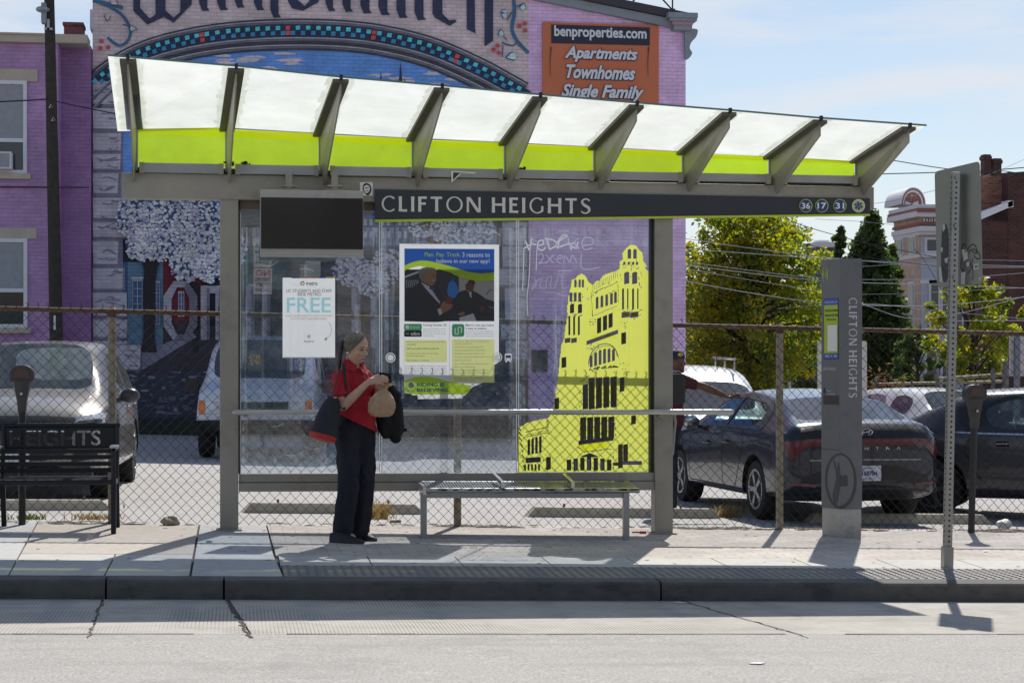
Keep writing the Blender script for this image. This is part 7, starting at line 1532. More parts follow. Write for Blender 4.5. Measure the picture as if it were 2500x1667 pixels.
inner = clipx(offset(arc,46)); art.poly([(inner[0][0],inner[0][1])]+inner+[(1290,520),(226,520)], SKYM, 1)
random.seed(31)
for k in range(26):
    u, v = random.choice([(random.uniform(540,760),random.uniform(128,150)+random.uniform(0,14)),(random.uniform(900,1100),random.uniform(150,210)),(random.uniform(560,720),random.uniform(130,170)),(random.uniform(300,1250),random.uniform(190,260))]); n_ = 12
    if v < 95+((u-720)/560)**2*150: continue
    art.poly([(u+random.uniform(16,42)*cos(2*pi*i/n_)*random.uniform(.6,1.1), v+random.uniform(2.5,6)*sin(2*pi*i/n_)) for i in range(n_)], CLD, 2)
for u, h in ((978,150),(930,172),(988,186)): art.poly([(u,h),(u+3,h+38),(u-3,h+38)], DK, 3); art.rect(u-4,h+38,u+4,h+70,DK,3)
for o, wd, m_ in ((-20,17,ROPED),(-20,9,ROPE),(-23,3,ROPEL),(22,17,ROPED),(21,9,ROPE),(18,3,ROPEL),(40,17,ROPED),(39,9,ROPE),(36,3,ROPEL)):
    art.line(clipx(offset(arc,o)), wd, m_, 3+(wd < 12)+(wd < 5))
art.line(clipx(arc), 27, DK, 3); dense = smooth_path(arc,5); acc = 0; k = 0; last = dense[0]
for i in range(1,len(dense)-1):
    acc += sqrt((dense[i][0]-dense[i-1][0])**2+(dense[i][1]-dense[i-1][1])**2)
    if acc > 11.2:
        acc = 0; k += 1; x, y = dense[i]
        if not 232 < x < 1284: continue
        x0, y0 = dense[i-1]; x1, y1 = dense[i+1]; d_ = sqrt((x1-x0)**2+(y1-y0)**2); tx, ty = (x1-x0)/d_, (y1-y0)/d_
        for row in (-6.3,6.3):
            m_ = (TURQ if row < 0 else TURQD) if (k+(row > 0)) % 2 else DK
            if k % 17 in (0,) : m_ = REDM
            if m_ is DK: continue
            q_ = [(x+tx*a-ty*(row+b), y+ty*a+tx*(row+b)) for a, b in ((-5.5,-4.6),(5.5,-5.4),(5.5,4.6),(-5.5,5.4))]; art.poly(q_, m_, 6)
# bottoms of the blackletter word above the arch
B_ = lambda pts: art.poly(pts, DK, 2)
B_([(322,-90),(342,-90),(342,20),(365,46),(380,36),(379,-90),(404,-90),(404,26),(424,44),(440,30),(442,-90),(468,-90),(468,12),(424,56),(400,42),(360,61),(326,28)])
for (x0, x1, yb) in ((486,506,28),(530,551,26),(572,592,20),(620,640,26),(660,680,44),(836,856,30),(880,902,34),(924,946,38),(968,990,45),(1012,1034,50),(795,813,28)): B_([(x0,-90),(x1,-90),(x1,yb-9),(x1+6,yb-1),(x0+8,yb),(x0,yb-20)])
B_([(703,-90),(726,-90),(726,0),(744,16),(756,2),(756,-90),(778,-90),(778,6),(740,27),(714,22),(703,4)])
B_([(1056,-90),(1080,-90),(1080,34),(1096,50),(1112,48),(1114,54),(1098,64),(1062,44),(1056,34)]); B_([(1139,-90),(1158,-90),(1160,70),(1162,83),(1140,72)]); B_([(1183,-90),(1204,-90),(1204,100),(1183,114)])
for st, wd in (([(226,2),(268,18),(300,40),(318,72),(312,100),(290,112),(262,92)],7),([(300,60),(318,66),(330,70)],3),([(228,0),(262,10),(300,20)],9),([(1252,-20),(1256,30),(1250,70),(1262,100),(1290,130)],9),([(1250,30),(1238,50)],3),([(1225,105),(1250,112),(1262,104)],4),([(1222,78),(1238,100)],2.5),([(1256,20),(1276,10)],3),([(1226,140),(1228,112)],3)): art.line(smooth_path(st,6), wd, VINE, 2)
def mleaf(u, v, r, a, m_=VLEAF):
    pts = [(-.2,0),(.2,-.62),(.62,-.55),(1.5,0),(.62,.55),(.2,.62)]; art.poly(smooth_path([(u+r*(x*cos(a)-y*sin(a)), v+r*(x*sin(a)+y*cos(a))) for x, y in pts+[pts[0]]],3), VINE, 3); art.poly([(u+r*.84*(x*cos(a)-y*sin(a))+.6, v+r*.84*(x*sin(a)+y*cos(a))) for x, y in pts], m_, 4)
mleaf(262,36,12,1.6,BGM); mleaf(318,70,11,.1); mleaf(272,2,14,.6,BGM); mleaf(1274,24,12,-1.2); mleaf(1236,42,11,-2.6); mleaf(1224,88,12,-1.7); mleaf(1258,136,17,2.9); mleaf(1236,30,9,3.3)
for (u, v) in ((248,101),(245,118),(264,116),(1268,64),(1281,58),(1282,75),(1205,122),(1215,112),(1218,130)): art.disc(u,v,5.6,5.6,REDM,3,12)
# stone pillar at the left of the picture, ragged blocks
random.seed(17); v = 196; art.rect(226,186,300,1010,STND,2)
def mstone(u0, v0, u1, v1, lay=3, m0=STN, m1=STND):
    j = lambda: random.uniform(-3,3); art.poly([(u0,v0+1),(u1+j(),v0+1+j()*.3),(u1+j(),v1+j()*.3),(u0,v1)], m1, lay); art.poly([(u0,v0+3),(u1-3+j()*.5,v0+3),(u1-4+j()*.5,v1-4),(u0+2,v1-5)], m0, lay+1)
    for k in range(3):
        a = random.uniform(u0+4,u1-24); b = random.uniform(v0+8,v1-8); art.line(smooth_path([(a,b),(a+random.uniform(8,18),b+random.uniform(-7,7)),(a+random.uniform(20,max(22,u1-a-6)),b+random.uniform(-8,8))],4), [random.uniform(1,5) for _ in range(9)], m1, lay+2)
while v < 1010:
    h = random.choice([46,52,60,66]); mstone(226, v, random.choice([292,304,312,330,298]), v+h-3); v += h
for (u0, v0, u1, v1) in ((280,840,346,905),(1226,600,1290,655),(1218,655,1290,700),(1232,700,1290,790),(1222,790,1290,830),(1234,830,1290,880),(1215,480,1290,540),(1226,540,1290,600)): mstone(u0, v0, u1, v1, 6)
# houses, road and letters below
art.rect(312,640,400,850,TEAL,1); art.rect(276,640,312,900,BLUH,1); art.rect(398,598,492,785,REDH,2); art.poly([(398,785),(492,785),(540,850),(398,870)],DROAD,2)
for (u0, v0, u1, v1) in ((325,686,346,760),(378,690,388,790),(436,640,446,698),(437,715,448,770)):
    art.rect(u0-2,v0-4,u1+2,v1+3,STN,3); art.rect(u0,v0,u1,v1,BLUH,4); art.rect((u0+u1)/2-.8,v0,(u0+u1)/2+.8,v1,STN,5)
    for t in (.25,.5,.75): art.rect(u0,v0+(v1-v0)*t-.6,u1,v0+(v1-v0)*t+.6,STN,5)
art.rect(320,676,350,681,STN,4); art.poly([(340,612),(402,612),(385,650),(378,700),(378,830),(384,860),(344,860),(350,820),(350,700),(352,660)],TRK,5); art.poly([(465,690),(486,690),(486,860),(470,860),(470,730)],TRK,3)
def mring(u0, v0, u1, v1, t):       # octagonal standing letter
    o = [(.3,0),(.7,0),(1,.25),(1,.75),(.7,1),(.3,1),(0,.75),(0,.25)]; O = [(u0+(u1-u0)*a, v0+(v1-v0)*b) for a, b in o]; cx, cy = (u0+u1)/2, (v0+v1)/2; I = [(cx+(a-cx)*t, cy+(b-cy)*(1-(1-t)*.45)) for a, b in O]
    for i in range(8): art.poly([O[i],O[(i+1)%8],I[(i+1)%8],I[i]], WHT3 if i in (0,7,6,5) else WHT4, 6)
mring(399,686,482,832,.52)
def mbar(u0, v0, u1, v1): art.rect(u0,v0,u1,v1,WHT3,6); art.rect(u1-(u1-u0)*.35,v0,u1,v1,WHT4,7); art.poly([(u0,v0),(u1,v0),(u1-4,v0-7),(u0+6,v0-7)],WHT3,7)
for (u0, v0, u1, v1) in ((490,704,512,830),(526,704,540,830),(600,700,622,850),(640,700,660,850),(690,706,706,850),(858,690,880,850),(905,700,922,850),(940,712,955,830)): mbar(u0,v0,u1,v1)
art.rect(490,698,540,716,WHT3,7)
art.poly([(330,880),(480,800),(620,790),(1220,800),(1220,880),(330,935)],DROAD,3); art.poly([(345,860),(470,812),(480,822),(345,905)],STND,4)
art.rect(300,905,1290,1022,DSTN2,5)
random.seed(6)
for k in range(330):
    u = random.uniform(300,1285); v = random.uniform(908,1015); w_, h = random.uniform(9,26), random.uniform(4,9); q_ = [(u+w_*.5*cos(a)*random.uniform(.7,1.1), v+h*.5*sin(a)) for a in [2*pi*i/7 for i in range(7)]]; art.poly(q_, DSTN if random.random() < .7 else STND, 6)
art.rect(300,1020,1290,1078,GRAS,6)
art.rect(560,500,1215,640,HILL,2)
for k in range(60):
    u, v = random.uniform(570,1210), random.uniform(510,650); art.disc(u,v,random.uniform(10,34),random.uniform(7,18),random.choice([HILL,GRND,TEAL]) if random.random() < .85 else BLUH,3,10)
for i in range(8):
    u = 880+i*42; art.rect(u,520,u+38,600,random.choice([REDH,BLUH,TEAL,STND]),4)
    for a in (8,22): art.rect(u+a,535,u+a+8,550,STN,5); art.rect(u+a,565,u+a+8,582,STN,5)
art.part('mural', town)
art = Art(lambda u, v, l: P(u, v, YB0-.004-l*ST)); random.seed(9)     # blossom crowns
def crown(cu, cv, ru, rv, n, lay=8):
    art.poly(smooth_path([(cu+ru*cos(2*pi*i/14)*random.uniform(.8,1), cv+rv*sin(2*pi*i/14)*random.uniform(.8,1)) for i in range(15)],2), BLUH if random.random()<.5 else GRND, lay-1)
    for k in range(n):
        a, r = random.uniform(0,2*pi), sqrt(random.random()); u, v = cu+ru*r*cos(a), cv+rv*r*sin(a); q_ = random.uniform(2.2,5.2)
        art.disc(u,v,q_,q_*.85,BLOS if random.random() < .62 else BLOS2,lay+random.choice((0,1,2)),6)
for c_ in ((330,530,48,60,260),(400,560,90,80,700),(490,560,70,90,600),(520,640,60,50,320),(455,650,40,38,170),(350,600,45,40,180),(860,660,50,40,260),(905,690,38,38,180),(945,650,40,45,200),(575,610,26,40,120),(1130,560,80,50,360),(1050,545,60,36,200)): crown(*c_)
art.part('mural_blossom', town)
# orange sign on the wall
ORS = mat('sign_orange', (.62,.17,.075), .55, var=.04, vscale=2); NVY = mat('sign_navy', (.018,.022,.045), .5); SWH = mat('sign_white', (.72,.74,.80), .5); SOL = mat('sign_outline', (.03,.03,.06), .5)
zo = lambda x, y: (800+x*.3827, y*.3827)
sgn = thing('advert_sign', 'orange property sign with white lettering screwed to the lilac wall', 'sign board', P(1467,262,YB0-.06))
mb = MB(); mb.prism([P(u,v,YB0-.06) for u, v in (zo(1372,142),zo(2112,166),zo(2112,700),zo(1372,690))], (0,.055,0)); part('board', mb, ORS, sgn)
art = Art(lambda u, v, l: P(u, v, YB0-.06-l*.012)); art.poly([zo(*p) for p in ((1427,158),(2055,178),(2055,292),(1427,277))], NVY, 1)
def slant(t, x0, y0, x1, y1, m_, lay, bold, dx=0, dy=0, sh=0.):
    vs_, fs_ = text_geo(t, bold, sh); art._m(m_); art.mb.add([art.map(*(lambda p: (p[0]+dx, p[1]+dy))(zo(x0+(x1-x0)*x, y1-(y1-y0)*y+(x-.5)*(x1-x0)*.03)), lay) for x, y in vs_], fs_)
slant('benproperties.com',1445,172,2035,262,SWH,2,.03)
for t, x0, y0, x1, y1 in (('Apartments',1512,302,1978,402),('Townhomes',1522,418,1963,508),('Single Family',1492,542,2018,650)):
    slant(t,x0-4,y0-4,x1+4,y1+4,SOL,2,.075,0,.8,.32); slant(t,x0,y0,x1,y1,SWH,3,.035,0,0,.32)
for x in (1425,2048): art.line([zo(x,300),zo(x-6,400),zo(x-4,490)],[2.6,1.6,.8],SOL,2); art.disc(*zo(x,312),1.8,4.5,SOL,2,10)
for x in (1385,1560,1740,1920,2098):
    for y in (156,530): art.disc(*zo(x,y+(x-1372)*.03),.9,.9,SOL,2,6)
art.part('lettering', sgn)
# purple house at the left
Y1 = 39.2; gp = P(60,1060,Y1); hs = thing('building', 'purple brick house with white sash windows and a tan cornice', 'building', (gp.x,Y1,zl(gp.x,Y1)))
xa, xb, xc = P(-500,0,Y1).x, P(142,0,Y1).x, P(222,0,Y1+.6).x; zt_ = P(60,95,Y1).z
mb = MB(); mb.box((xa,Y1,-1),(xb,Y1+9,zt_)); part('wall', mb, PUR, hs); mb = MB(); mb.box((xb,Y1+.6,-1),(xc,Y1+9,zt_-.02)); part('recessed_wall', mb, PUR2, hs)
mb = MB(); mb.box((xa,Y1-.14,P(60,106,Y1).z),(P(118,0,Y1).x,Y1+.2,P(60,86,Y1).z)); mb.box((P(118,0,Y1).x,Y1-.05,P(60,104,Y1).z),(xc-.02,Y1+.7,P(60,82,Y1).z)); mb.box((xa,Y1-.2,P(60,89,Y1).z),(P(118,0,Y1).x,Y1+.2,P(60,84,Y1).z)); part('cornice', mb, TAN, hs, bevel=.02)
mb = MB(); a, b = P(156,84,Y1+2), P(202,60,Y1+2); mb.box((a.x,Y1+2,a.z-.3),(b.x,Y1+2.6,b.z)); a, b = P(153,62,Y1+2), P(204,56,Y1+2); mb.box((a.x,Y1+1.96,a.z),(b.x,Y1+2.64,b.z)); part('chimney', mb, brick_mat('chimney_brick',(.30,.10,.075),(.2,.15,.12),.22,.078,.01,.2,.85,.5,horiz=False), hs)
def sash(u0, v0, u1, v1, parent, Yw, dep=.1, ac=False, mid=.5, lint=None):
    a, b = P(u0,v1,Yw), P(u1,v0,Yw); f_ = .075; mb = MB()
    mb.box((a.x,Yw-.04,a.z),(b.x,Yw+.01,a.z+f_)); mb.box((a.x,Yw-.04,b.z-f_),(b.x,Yw+.01,b.z)); mb.box((a.x,Yw-.04,a.z+f_),(a.x+f_,Yw+.01,b.z-f_)); mb.box((b.x-f_,Yw-.04,a.z+f_),(b.x,Yw+.01,b.z-f_)); zm = a.z+(b.z-a.z)*mid; mb.box((a.x+f_,Yw-.03,zm-.04),(b.x-f_,Yw+.01,zm+.04))
    w_ = part('window', mb, WPAINT, parent, bevel=.008)
    mb = MB(); mb.box((a.x+f_,Yw-.012,a.z+f_),(b.x-f_,Yw-.002,zm-.04)); part('lower_pane', mb, WDARK, w_); mb = MB(); mb.box((a.x+f_,Yw-.012,zm+.04),(b.x-f_,Yw-.002,b.z-f_)); part('upper_pane', mb, BLIND, w_)
    mb = MB(); mb.box((a.x-.08,Yw-.12,a.z-.11),(b.x+.08,Yw+.02,a.z-.002)); part('sill', mb, TAN, w_, bevel=.01)
    if lint: mb = MB(); p0, p1 = P(lint[0],lint[3],Yw), P(lint[2],lint[1],Yw); mb.box((p0.x,Yw-.03,p0.z),(p1.x,Yw+.02,p1.z)); part('lintel', mb, TAN, w_, bevel=.01)
    if ac: mb = MB(); p0, p1 = P(-22,416,Yw), P(33,375,Yw); mb.box((p0.x,Yw-.35,p0.z),(p1.x,Yw-.05,p1.z)); part('air_conditioner', mb, WPAINT, w_, bevel=.015); mb = MB(); p0, p1 = P(-18,412,Yw), P(28,379,Yw); mb.box((p0.x,Yw-.36,p0.z),(p1.x,Yw-.351,p1.z)); part('vent_grille', mb, BLIND, w_)
sash(-90,198,66,423,hs,Y1,ac=True,mid=.36,lint=(-110,170,92,196)); sash(-90,583,67,800,hs,Y1,mid=.42,lint=(-110,557,90,582))
mb = MB(); mb.tube([P(-200,456,Y1-.03),P(218,458,Y1-.03)],.012,5); part('cable', mb, BLKP, hs)
# utility pole
WOOD = mat('pole_wood', (.045,.036,.030), .85, var=.35, vscale=9, bump=.4, bscale=25); YPL = 37.0
gpp = P(143,1050,YPL); up = thing('utility_pole', 'dark wooden utility pole in front of the purple house', 'utility pole', (gpp.x,YPL,zl(gpp.x,YPL)))
mb = MB(); b0 = Vector((gpp.x,YPL,zl(gpp.x,YPL)-.2)); t0 = P(117,-160,YPL); mb.tube([b0,b0.lerp(t0,.3),b0.lerp(t0,.6),t0],[.135,.125,.11,.09],14); part('pole', mb, WOOD, up, smooth=True)
mb = MB(); a, b = P(102,60,YPL-.15), P(114,10,YPL-.15); mb.box((a.x,YPL-.3,a.z),(b.x,YPL-.1,b.z)); part('junction_box', mb, GREYT, up, bevel=.02)
mb = MB(); mb.ball(P(104,24,YPL-.3),1,12,8,(.13,.16,.06)); mb.capsule(P(108,22,YPL-.3),P(118,24,YPL-.1),.03); part('floodlight', mb, mat('lamp_housing',(.4,.42,.45),.4,.4), up, smooth=True)
mb = MB(); a, b = P(115,74,YPL-.16), P(121,48,YPL-.16); mb.box((a.x,YPL-.2,a.z),(b.x,YPL-.1,b.z)); mb.box((a.x-.05,YPL-.2,a.z),(b.x+.06,YPL-.12,a.z+.04)); part('bracket', mb, mat('lamp_housing',(.4,.42,.45),.4,.4), up)
for (u, v) in ((124,260),(130,292)): mb = MB(); mb.tube([P(u-4,v+4,YPL-.13),P(u,v-5,YPL-.14),P(u+5,v+2,YPL-.13),P(u-3,v+4,YPL-.13)],.012,5); part('hook', mb, ALU, up)
mb = MB(); a, b = P(131,805,YPL-.14), P(136,770,YPL-.14); mb.box((a.x,YPL-.16,a.z),(b.x,YPL-.11,b.z)); part('tag', mb, WPAINT, up)
# ------------------------------------------------------------ trees
def leaf_mat(name, c1_, c2_, tr_):
    m = bpy.data.materials.new(name); m.use_nodes = True; nt = m.node_tree; nt.nodes.clear(); Lk = nt.links
    out = nt.nodes.new('ShaderNodeOutputMaterial'); tcn = nt.nodes.new('ShaderNodeTexCoord'); n = nt.nodes.new('ShaderNodeTexNoise'); n.inputs['Scale'].default_value = 2.2; n.inputs['Detail'].default_value = 4; n.inputs['Roughness'].default_value = .8; Lk.new(tcn.outputs['Object'], n.inputs['Vector'])
    mx_ = nt.nodes.new('ShaderNodeMix'); mx_.data_type = 'RGBA'; mx_.inputs['A'].default_value = (*c1_,1); mx_.inputs['B'].default_value = (*c2_,1); r = nt.nodes.new('ShaderNodeMapRange'); r.inputs['From Min'].default_value = .42; r.inputs['From Max'].default_value = .62; Lk.new(n.outputs['Fac'], r.inputs['Value']); Lk.new(r.outputs[0], mx_.inputs['Factor'])
    d = nt.nodes.new('ShaderNodeBsdfPrincipled'); d.inputs['Roughness'].default_value = .5; Lk.new(mx_.outputs['Result'], d.inputs['Base Color']); t = nt.nodes.new('ShaderNodeBsdfTranslucent'); h = nt.nodes.new('ShaderNodeHueSaturation'); h.inputs['Value'].default_value = 4.2; h.inputs['Saturation'].default_value = 1.1; Lk.new(mx_.outputs['Result'], h.inputs['Color']); Lk.new(h.outputs[0], t.inputs[0])
    s_ = nt.nodes.new('ShaderNodeMixShader'); s_.inputs[0].default_value = tr_; Lk.new(d.outputs[0], s_.inputs[1]); Lk.new(t.outputs[0], s_.inputs[2]); Lk.new(s_.outputs[0], out.inputs[0]); return m
LFY = leaf_mat('leaf_yellow_green', (.045,.080,.012), (.20,.18,.014), .5); LFD = leaf_mat('leaf_dark', (.030,.052,.016), (.07,.095,.022), .38); LFS = leaf_mat('leaf_lime', (.055,.085,.012), (.20,.18,.012), .5)
BARK = mat('bark', (.035,.028,.022), .9, var=.3, vscale=10)
def tree(name, label, u, vtop, vbot, Yt, ru, rv0, lm, n_cl, n_lf, ls, seed, shape='round', zg_=None, lean=0.):
    random.seed(seed); g = P(u,vbot,Yt); k_ = Yt/FPX; zb_ = zg_ if zg_ is not None else zl(g.x,Yt)-.1; t = thing(name, label, 'tree', (g.x,Yt,zb_), 'trees beyond the car park')
    ztop = P(u,vtop,Yt).z; zc0 = P(u,rv0,Yt).z; R = ru*k_; cz = (ztop+zc0)/2; rz = (ztop-zc0)/2; mb = MB()
    trunk_top = Vector((g.x+lean,Yt,cz+rz*.45)); root_ = Vector((g.x,Yt,zb_)); mb.tube([root_,root_.lerp(trunk_top,.35)+Vector((.06,0,0)),root_.lerp(trunk_top,.7),trunk_top],[.05*R+.06,.04*R+.05,.03*R+.03,.012],9)
    cl = []
    for i in range(n_cl):
        a = random.uniform(0,2*pi); h = random.uniform(-1,1)
        if shape == 'cone': rr = (1-(h+1)/2)**.62*random.uniform(.3,1.0)*(1+.85*noise.noise(Vector((cos(a)*1.5,sin(a)*1.5,h*2.2+seed)))); 
        else: rr = sqrt(max(0,1-h*h))*random.uniform(.4,1.08)*(1+.4*noise.noise(Vector((cos(a)*1.6,sin(a)*1.6,h*2+seed))))
        c = Vector((g.x+lean*(h+1)/2+R*rr*cos(a), Yt+R*rr*sin(a), cz+rz*h*random.uniform(.9,1.05))); cl.append((c, R*random.uniform(.12,.27)*(1 if shape != 'cone' else 1.25*(1.05-.45*(h+1)/2))))
        if i % 3 == 0: s0 = root_.lerp(trunk_top, min(1,max(.3,.35+.3*(h+1)*.9))); mb.tube([s0,s0.lerp(c,.5)+Vector((0,0,.05*R)),c],[.022*R+.012,.014*R+.008,.005],5)
    part('trunk', mb, BARK, t, smooth=True)
    mb = MB()
    for c, r in cl:
        for j in range(n_lf):
            v_ = Vector((random.gauss(0,1),random.gauss(0,1),random.gauss(0,1))); v_ = v_.normalized()*r*random.random()**.45; v_.z *= .8; p = c+v_
            ax1 = Vector((random.gauss(0,1),random.gauss(0,1),random.gauss(0,.7))).normalized(); ax2 = ax1.cross(Vector((random.gauss(0,1),random.gauss(0,1),random.gauss(0,1)))).normalized(); s_ = ls*random.uniform(.6,1.3)
            mb.add([p-ax1*s_,p+ax2*s_*.55-ax1*s_*.1,p+ax1*s_,p-ax2*s_*.55-ax1*s_*.1],[(0,1,2,3)])
    part('crown', mb, lm, t, fix=False)
tree('tree', 'large yellow-green tree between the lilac building and the pillar', 1822,505,1030,48,200,985,LFY,380,80,.072,41)
tree('tree', 'dark tapering evergreen tree behind the name pillar', 2128,528,1000,66,112,985,LFD,340,100,.085,42,'cone')
tree('tree', 'small dark tree left of the tapering evergreen', 2052,560,1000,70,56,900,LFD,130,80,.085,43,'cone')
tree('tree', 'dark narrow tree whose tip rises just right of the tapering evergreen', 2178,600,1000,68,58,960,LFD,150,80,.085,48,'cone')
tree('tree', 'dark green tree behind the left side of the name pillar', 1960,690,1000,58,72,985,LFD,110,80,.075,44)
tree('young_tree', 'sparse young lime tree right of the sign post', 2375,690,980,40,118,925,LFS,80,60,.065,45)
tree('young_tree', 'yellowing young tree at the far right edge', 2520,740,980,44,52,900,LFS,40,60,.065,46)
tree('tree', 'dark low tree at the foot of the pink corner building', 2240,800,1000,60,62,985,LFD,60,70,.075,47)
# ------------------------------------------------------------ far buildings at the right
PKB = brick_mat('pink_brick', (.58,.41,.31), (.50,.37,.29), .25, .085, .008, .07, .8, .3, horiz=False); PBL = mat('pale_blue_render', (.48,.51,.60), .75, var=.06); CWH = mat('cornice_white', (.72,.72,.75), .7, var=.05); CRD = mat('cornice_red', (.30,.12,.085), .7)
Y2 = 76.0; px2 = lambda u, v, dy=0.: P(u,v,Y2+dy); g2 = px2(2250,1000)
pk = thing('building', 'pink and pale blue corner building with arched pediment', 'building', (g2.x,Y2,-1.6))
def bx2(mb, u0, v0, u1, v1, y0, y1): a, b = P(u0,v1,Y2), P(u1,v0,Y2); mb.box((a.x,Y2+y0,a.z),(b.x,Y2+y1,b.z))
mb = MB(); bx2(mb,2248,545,2420,1020,0,3); part('blue_wall', mb, PBL, pk); xq = P(2248,0,Y2).x; mb = MB(); mb.box((xq-.08,Y2+.01,-2),(xq-.003,Y2+3,P(2248,545,Y2).z)); part('pink_wall', mb, PKB, pk)
mb = MB()
for (u0,v0,u1,v1,y0,m_) in ((2226,520,2420,531,-.5,0),(2228,513,2420,520,-.6,1),(2231,503,2420,513,-.4,0),(2244,531,2420,545,-.05,2),(2240,545,2420,550,-.2,1),(2238,556,2420,566,-.5,0),(2242,566,2420,574,-.3,0),(2243,620,2420,628,-.2,0),(2246,684,2300,692,-.1,0)):
    mb.cur = m_; bx2(mb,u0,v0,u1,v1,y0,3.1)
part('cornice', mb, [CWH,CRD,PKB], pk)
mb = MB(); c = px2(2212,503,2.6); r = 34*Y2/FPX; k_ = 16
for (ra, rb, y0, m_) in ((r,r*.93,-.9,0),(r*.93,r*.85,-.92,1),(r*.85,r*.72,-.85,0),(r*.72,r*.6,-.8,1),(r*.6,.05,-.7,0)):
    mb.cur = m_
    for i in range(k_):
        a, b = pi*i/k_, pi*(i+1)/k_; mb.hexa([c+Vector((R_*cos(t),y0,R_*sin(t)*1.3)) for R_, t in ((ra,a),(ra,b),(rb,b),(rb,a))]+[c+Vector((R_*cos(t),1.2,R_*sin(t)*1.3)) for R_, t in ((ra,a),(ra,b),(rb,b),(rb,a))])
part('pediment', mb, [CWH,CRD], pk); mb = MB()
for (a0, a1) in ((.35,1.45),(1.7,2.8)):
    pts = [c+Vector((0,-.74,.05))]+[c+Vector((r*.5*cos(a0+(a1-a0)*i/6),-.74,r*.62*sin(a0+(a1-a0)*i/6)+.05)) for i in range(7)]; mb.prism(pts,(0,.03,0))
part('pediment_light', mb, CRD, pk)
def win2(u0, v0, u1, v1, y, parent=None):
    mb = MB(); a, b = P(u0,v1,Y2), P(u1,v0,Y2); mb.box((a.x-.1,Y2+y-.1,a.z-.1),(b.x+.1,Y2+y,b.z+.1)); w_ = part('window', mb, CWH, parent or pk); mb = MB(); mb.box((a.x,Y2+y-.13,a.z),(b.x,Y2+y-.102,b.z)); part('pane', mb, WDARK, w_)
for q_ in ((2262,586,2284,612,0),(2272,690,2288,800,0),(2262,850,2284,960,0)): win2(*q_)
for (va, vb, ya) in ((578,614,.4),(578,614,1.9),(690,800,.5),(850,960,.6)):
    za_, zb2 = P(2248,vb,Y2).z, P(2248,va,Y2).z; mb = MB(); mb.box((xq-.14,Y2+ya-.08,za_-.08),(xq-.07,Y2+ya+.68,zb2+.08)); w_ = part('window', mb, CWH, pk); mb = MB(); mb.box((xq-.16,Y2+ya,za_),(xq-.142,Y2+ya+.6,zb2)); part('pane', mb, WDARK, w_)
mb = MB()
for i in range(26): u = 2252+i*6.4; bx2(mb,u,533,u+3.2,542,-.16,-.04)
part('dentils', mb, CWH, pk)
for q_ in ((2296,586,2318,612,0),(2300,690,2316,800,0),(2330,690,2346,800,0),(2300,850,2322,960,0)): win2(*q_)
Y3 = 56.0; g3 = P(2480,1000,Y3); rb_ = thing('building', 'dark red brick building with tall chimney pots at the right edge', 'building', (g3.x,Y3,-1.2))
RBK = brick_mat('dark_red_brick', (.075,.026,.023), (.09,.06,.05), .22, .078, .01, .3, .85, .5, horiz=False); RBK2 = brick_mat('worn_red_brick', (.26,.10,.065), (.22,.17,.13), .22, .078, .012, .4, .85, .5, horiz=False)
def bx3(mb, u0, v0, u1, v1, y0, y1): a, b = P(u0,v1,Y3), P(u1,v0,Y3); mb.box((a.x,Y3+y0,a.z),(b.x,Y3+y1,b.z))
mb = MB(); bx3(mb,2462,424,2700,1020,0,2.2); bx3(mb,2400,540,2462,1020,.02,1.6); part('wall', mb, RBK, rb_); mb = MB(); bx3(mb,2412,425,2462,512,.5,1.9); part('worn_gable', mb, RBK2, rb_)
mb = MB(); a, b, c, d = P(2380,540,Y3), P(2462,505,Y3), P(2462,492,Y3), P(2380,522,Y3); mb.prism([v_+Vector((0,-.35,0)) for v_ in (a,b,c,d)],(0,.5,0)); bx3(mb,2450,492,2463,508,-.35,.2); part('eave', mb, CWH, rb_)
for (u0,u1,v0) in ((2464,2481,360),(2489,2508,370)):
    mb = MB(); bx3(mb,u0,v0+12,u1,428,2,2.3); bx3(mb,u0-2,v0+4,u1+2,v0+13,1.97,2.33); bx3(mb,u0,v0,u1,v0+4,2,2.3); part('chimney_pot', mb, mat('chimney_pot_brown',(.11,.055,.045),.8,var=.2), rb_)
Y4 = 120.0; g4 = P(2020,900,Y4); gh = thing('building', 'distant grey house with a flat white cornice above the trees', 'building', (g4.x,Y4,-2.5))
a, b = P(1990,990,Y4), P(2046,600,Y4); mb = MB(); mb.box((a.x,Y4,-3),(b.x,Y4+2,b.z)); part('wall', mb, mat('slate_wall',(.12,.13,.17),.8), gh); a, b = P(1988,604,Y4), P(2048,592,Y4); mb = MB(); mb.box((a.x,Y4-.4,a.z),(b.x,Y4+2.4,b.z)); a, b = P(2008,592,Y4), P(2036,584,Y4); mb.box((a.x,Y4+1,a.z),(b.x,Y4+2,b.z)); part('cornice', mb, CWH, gh)
Y5 = 95.0; g5 = P(1900,1000,Y5); bh = thing('building', 'brown house with white columns glimpsed below the large tree', 'building', (g5.x,Y5,-2.5)); a, b = P(1700,1010,Y5), P(1985,690,Y5); mb = MB(); mb.box((a.x,Y5,-3),(b.x,Y5+3,b.z)); part('wall', mb, RBK, bh)
for u in (1925,1945): a, b = P(u,1000,Y5-.6), P(u+5,880,Y5-.6); mb = MB(); mb.box((a.x,Y5-.7,-3),(b.x,Y5-.4,b.z)); part('column', mb, CWH, bh)
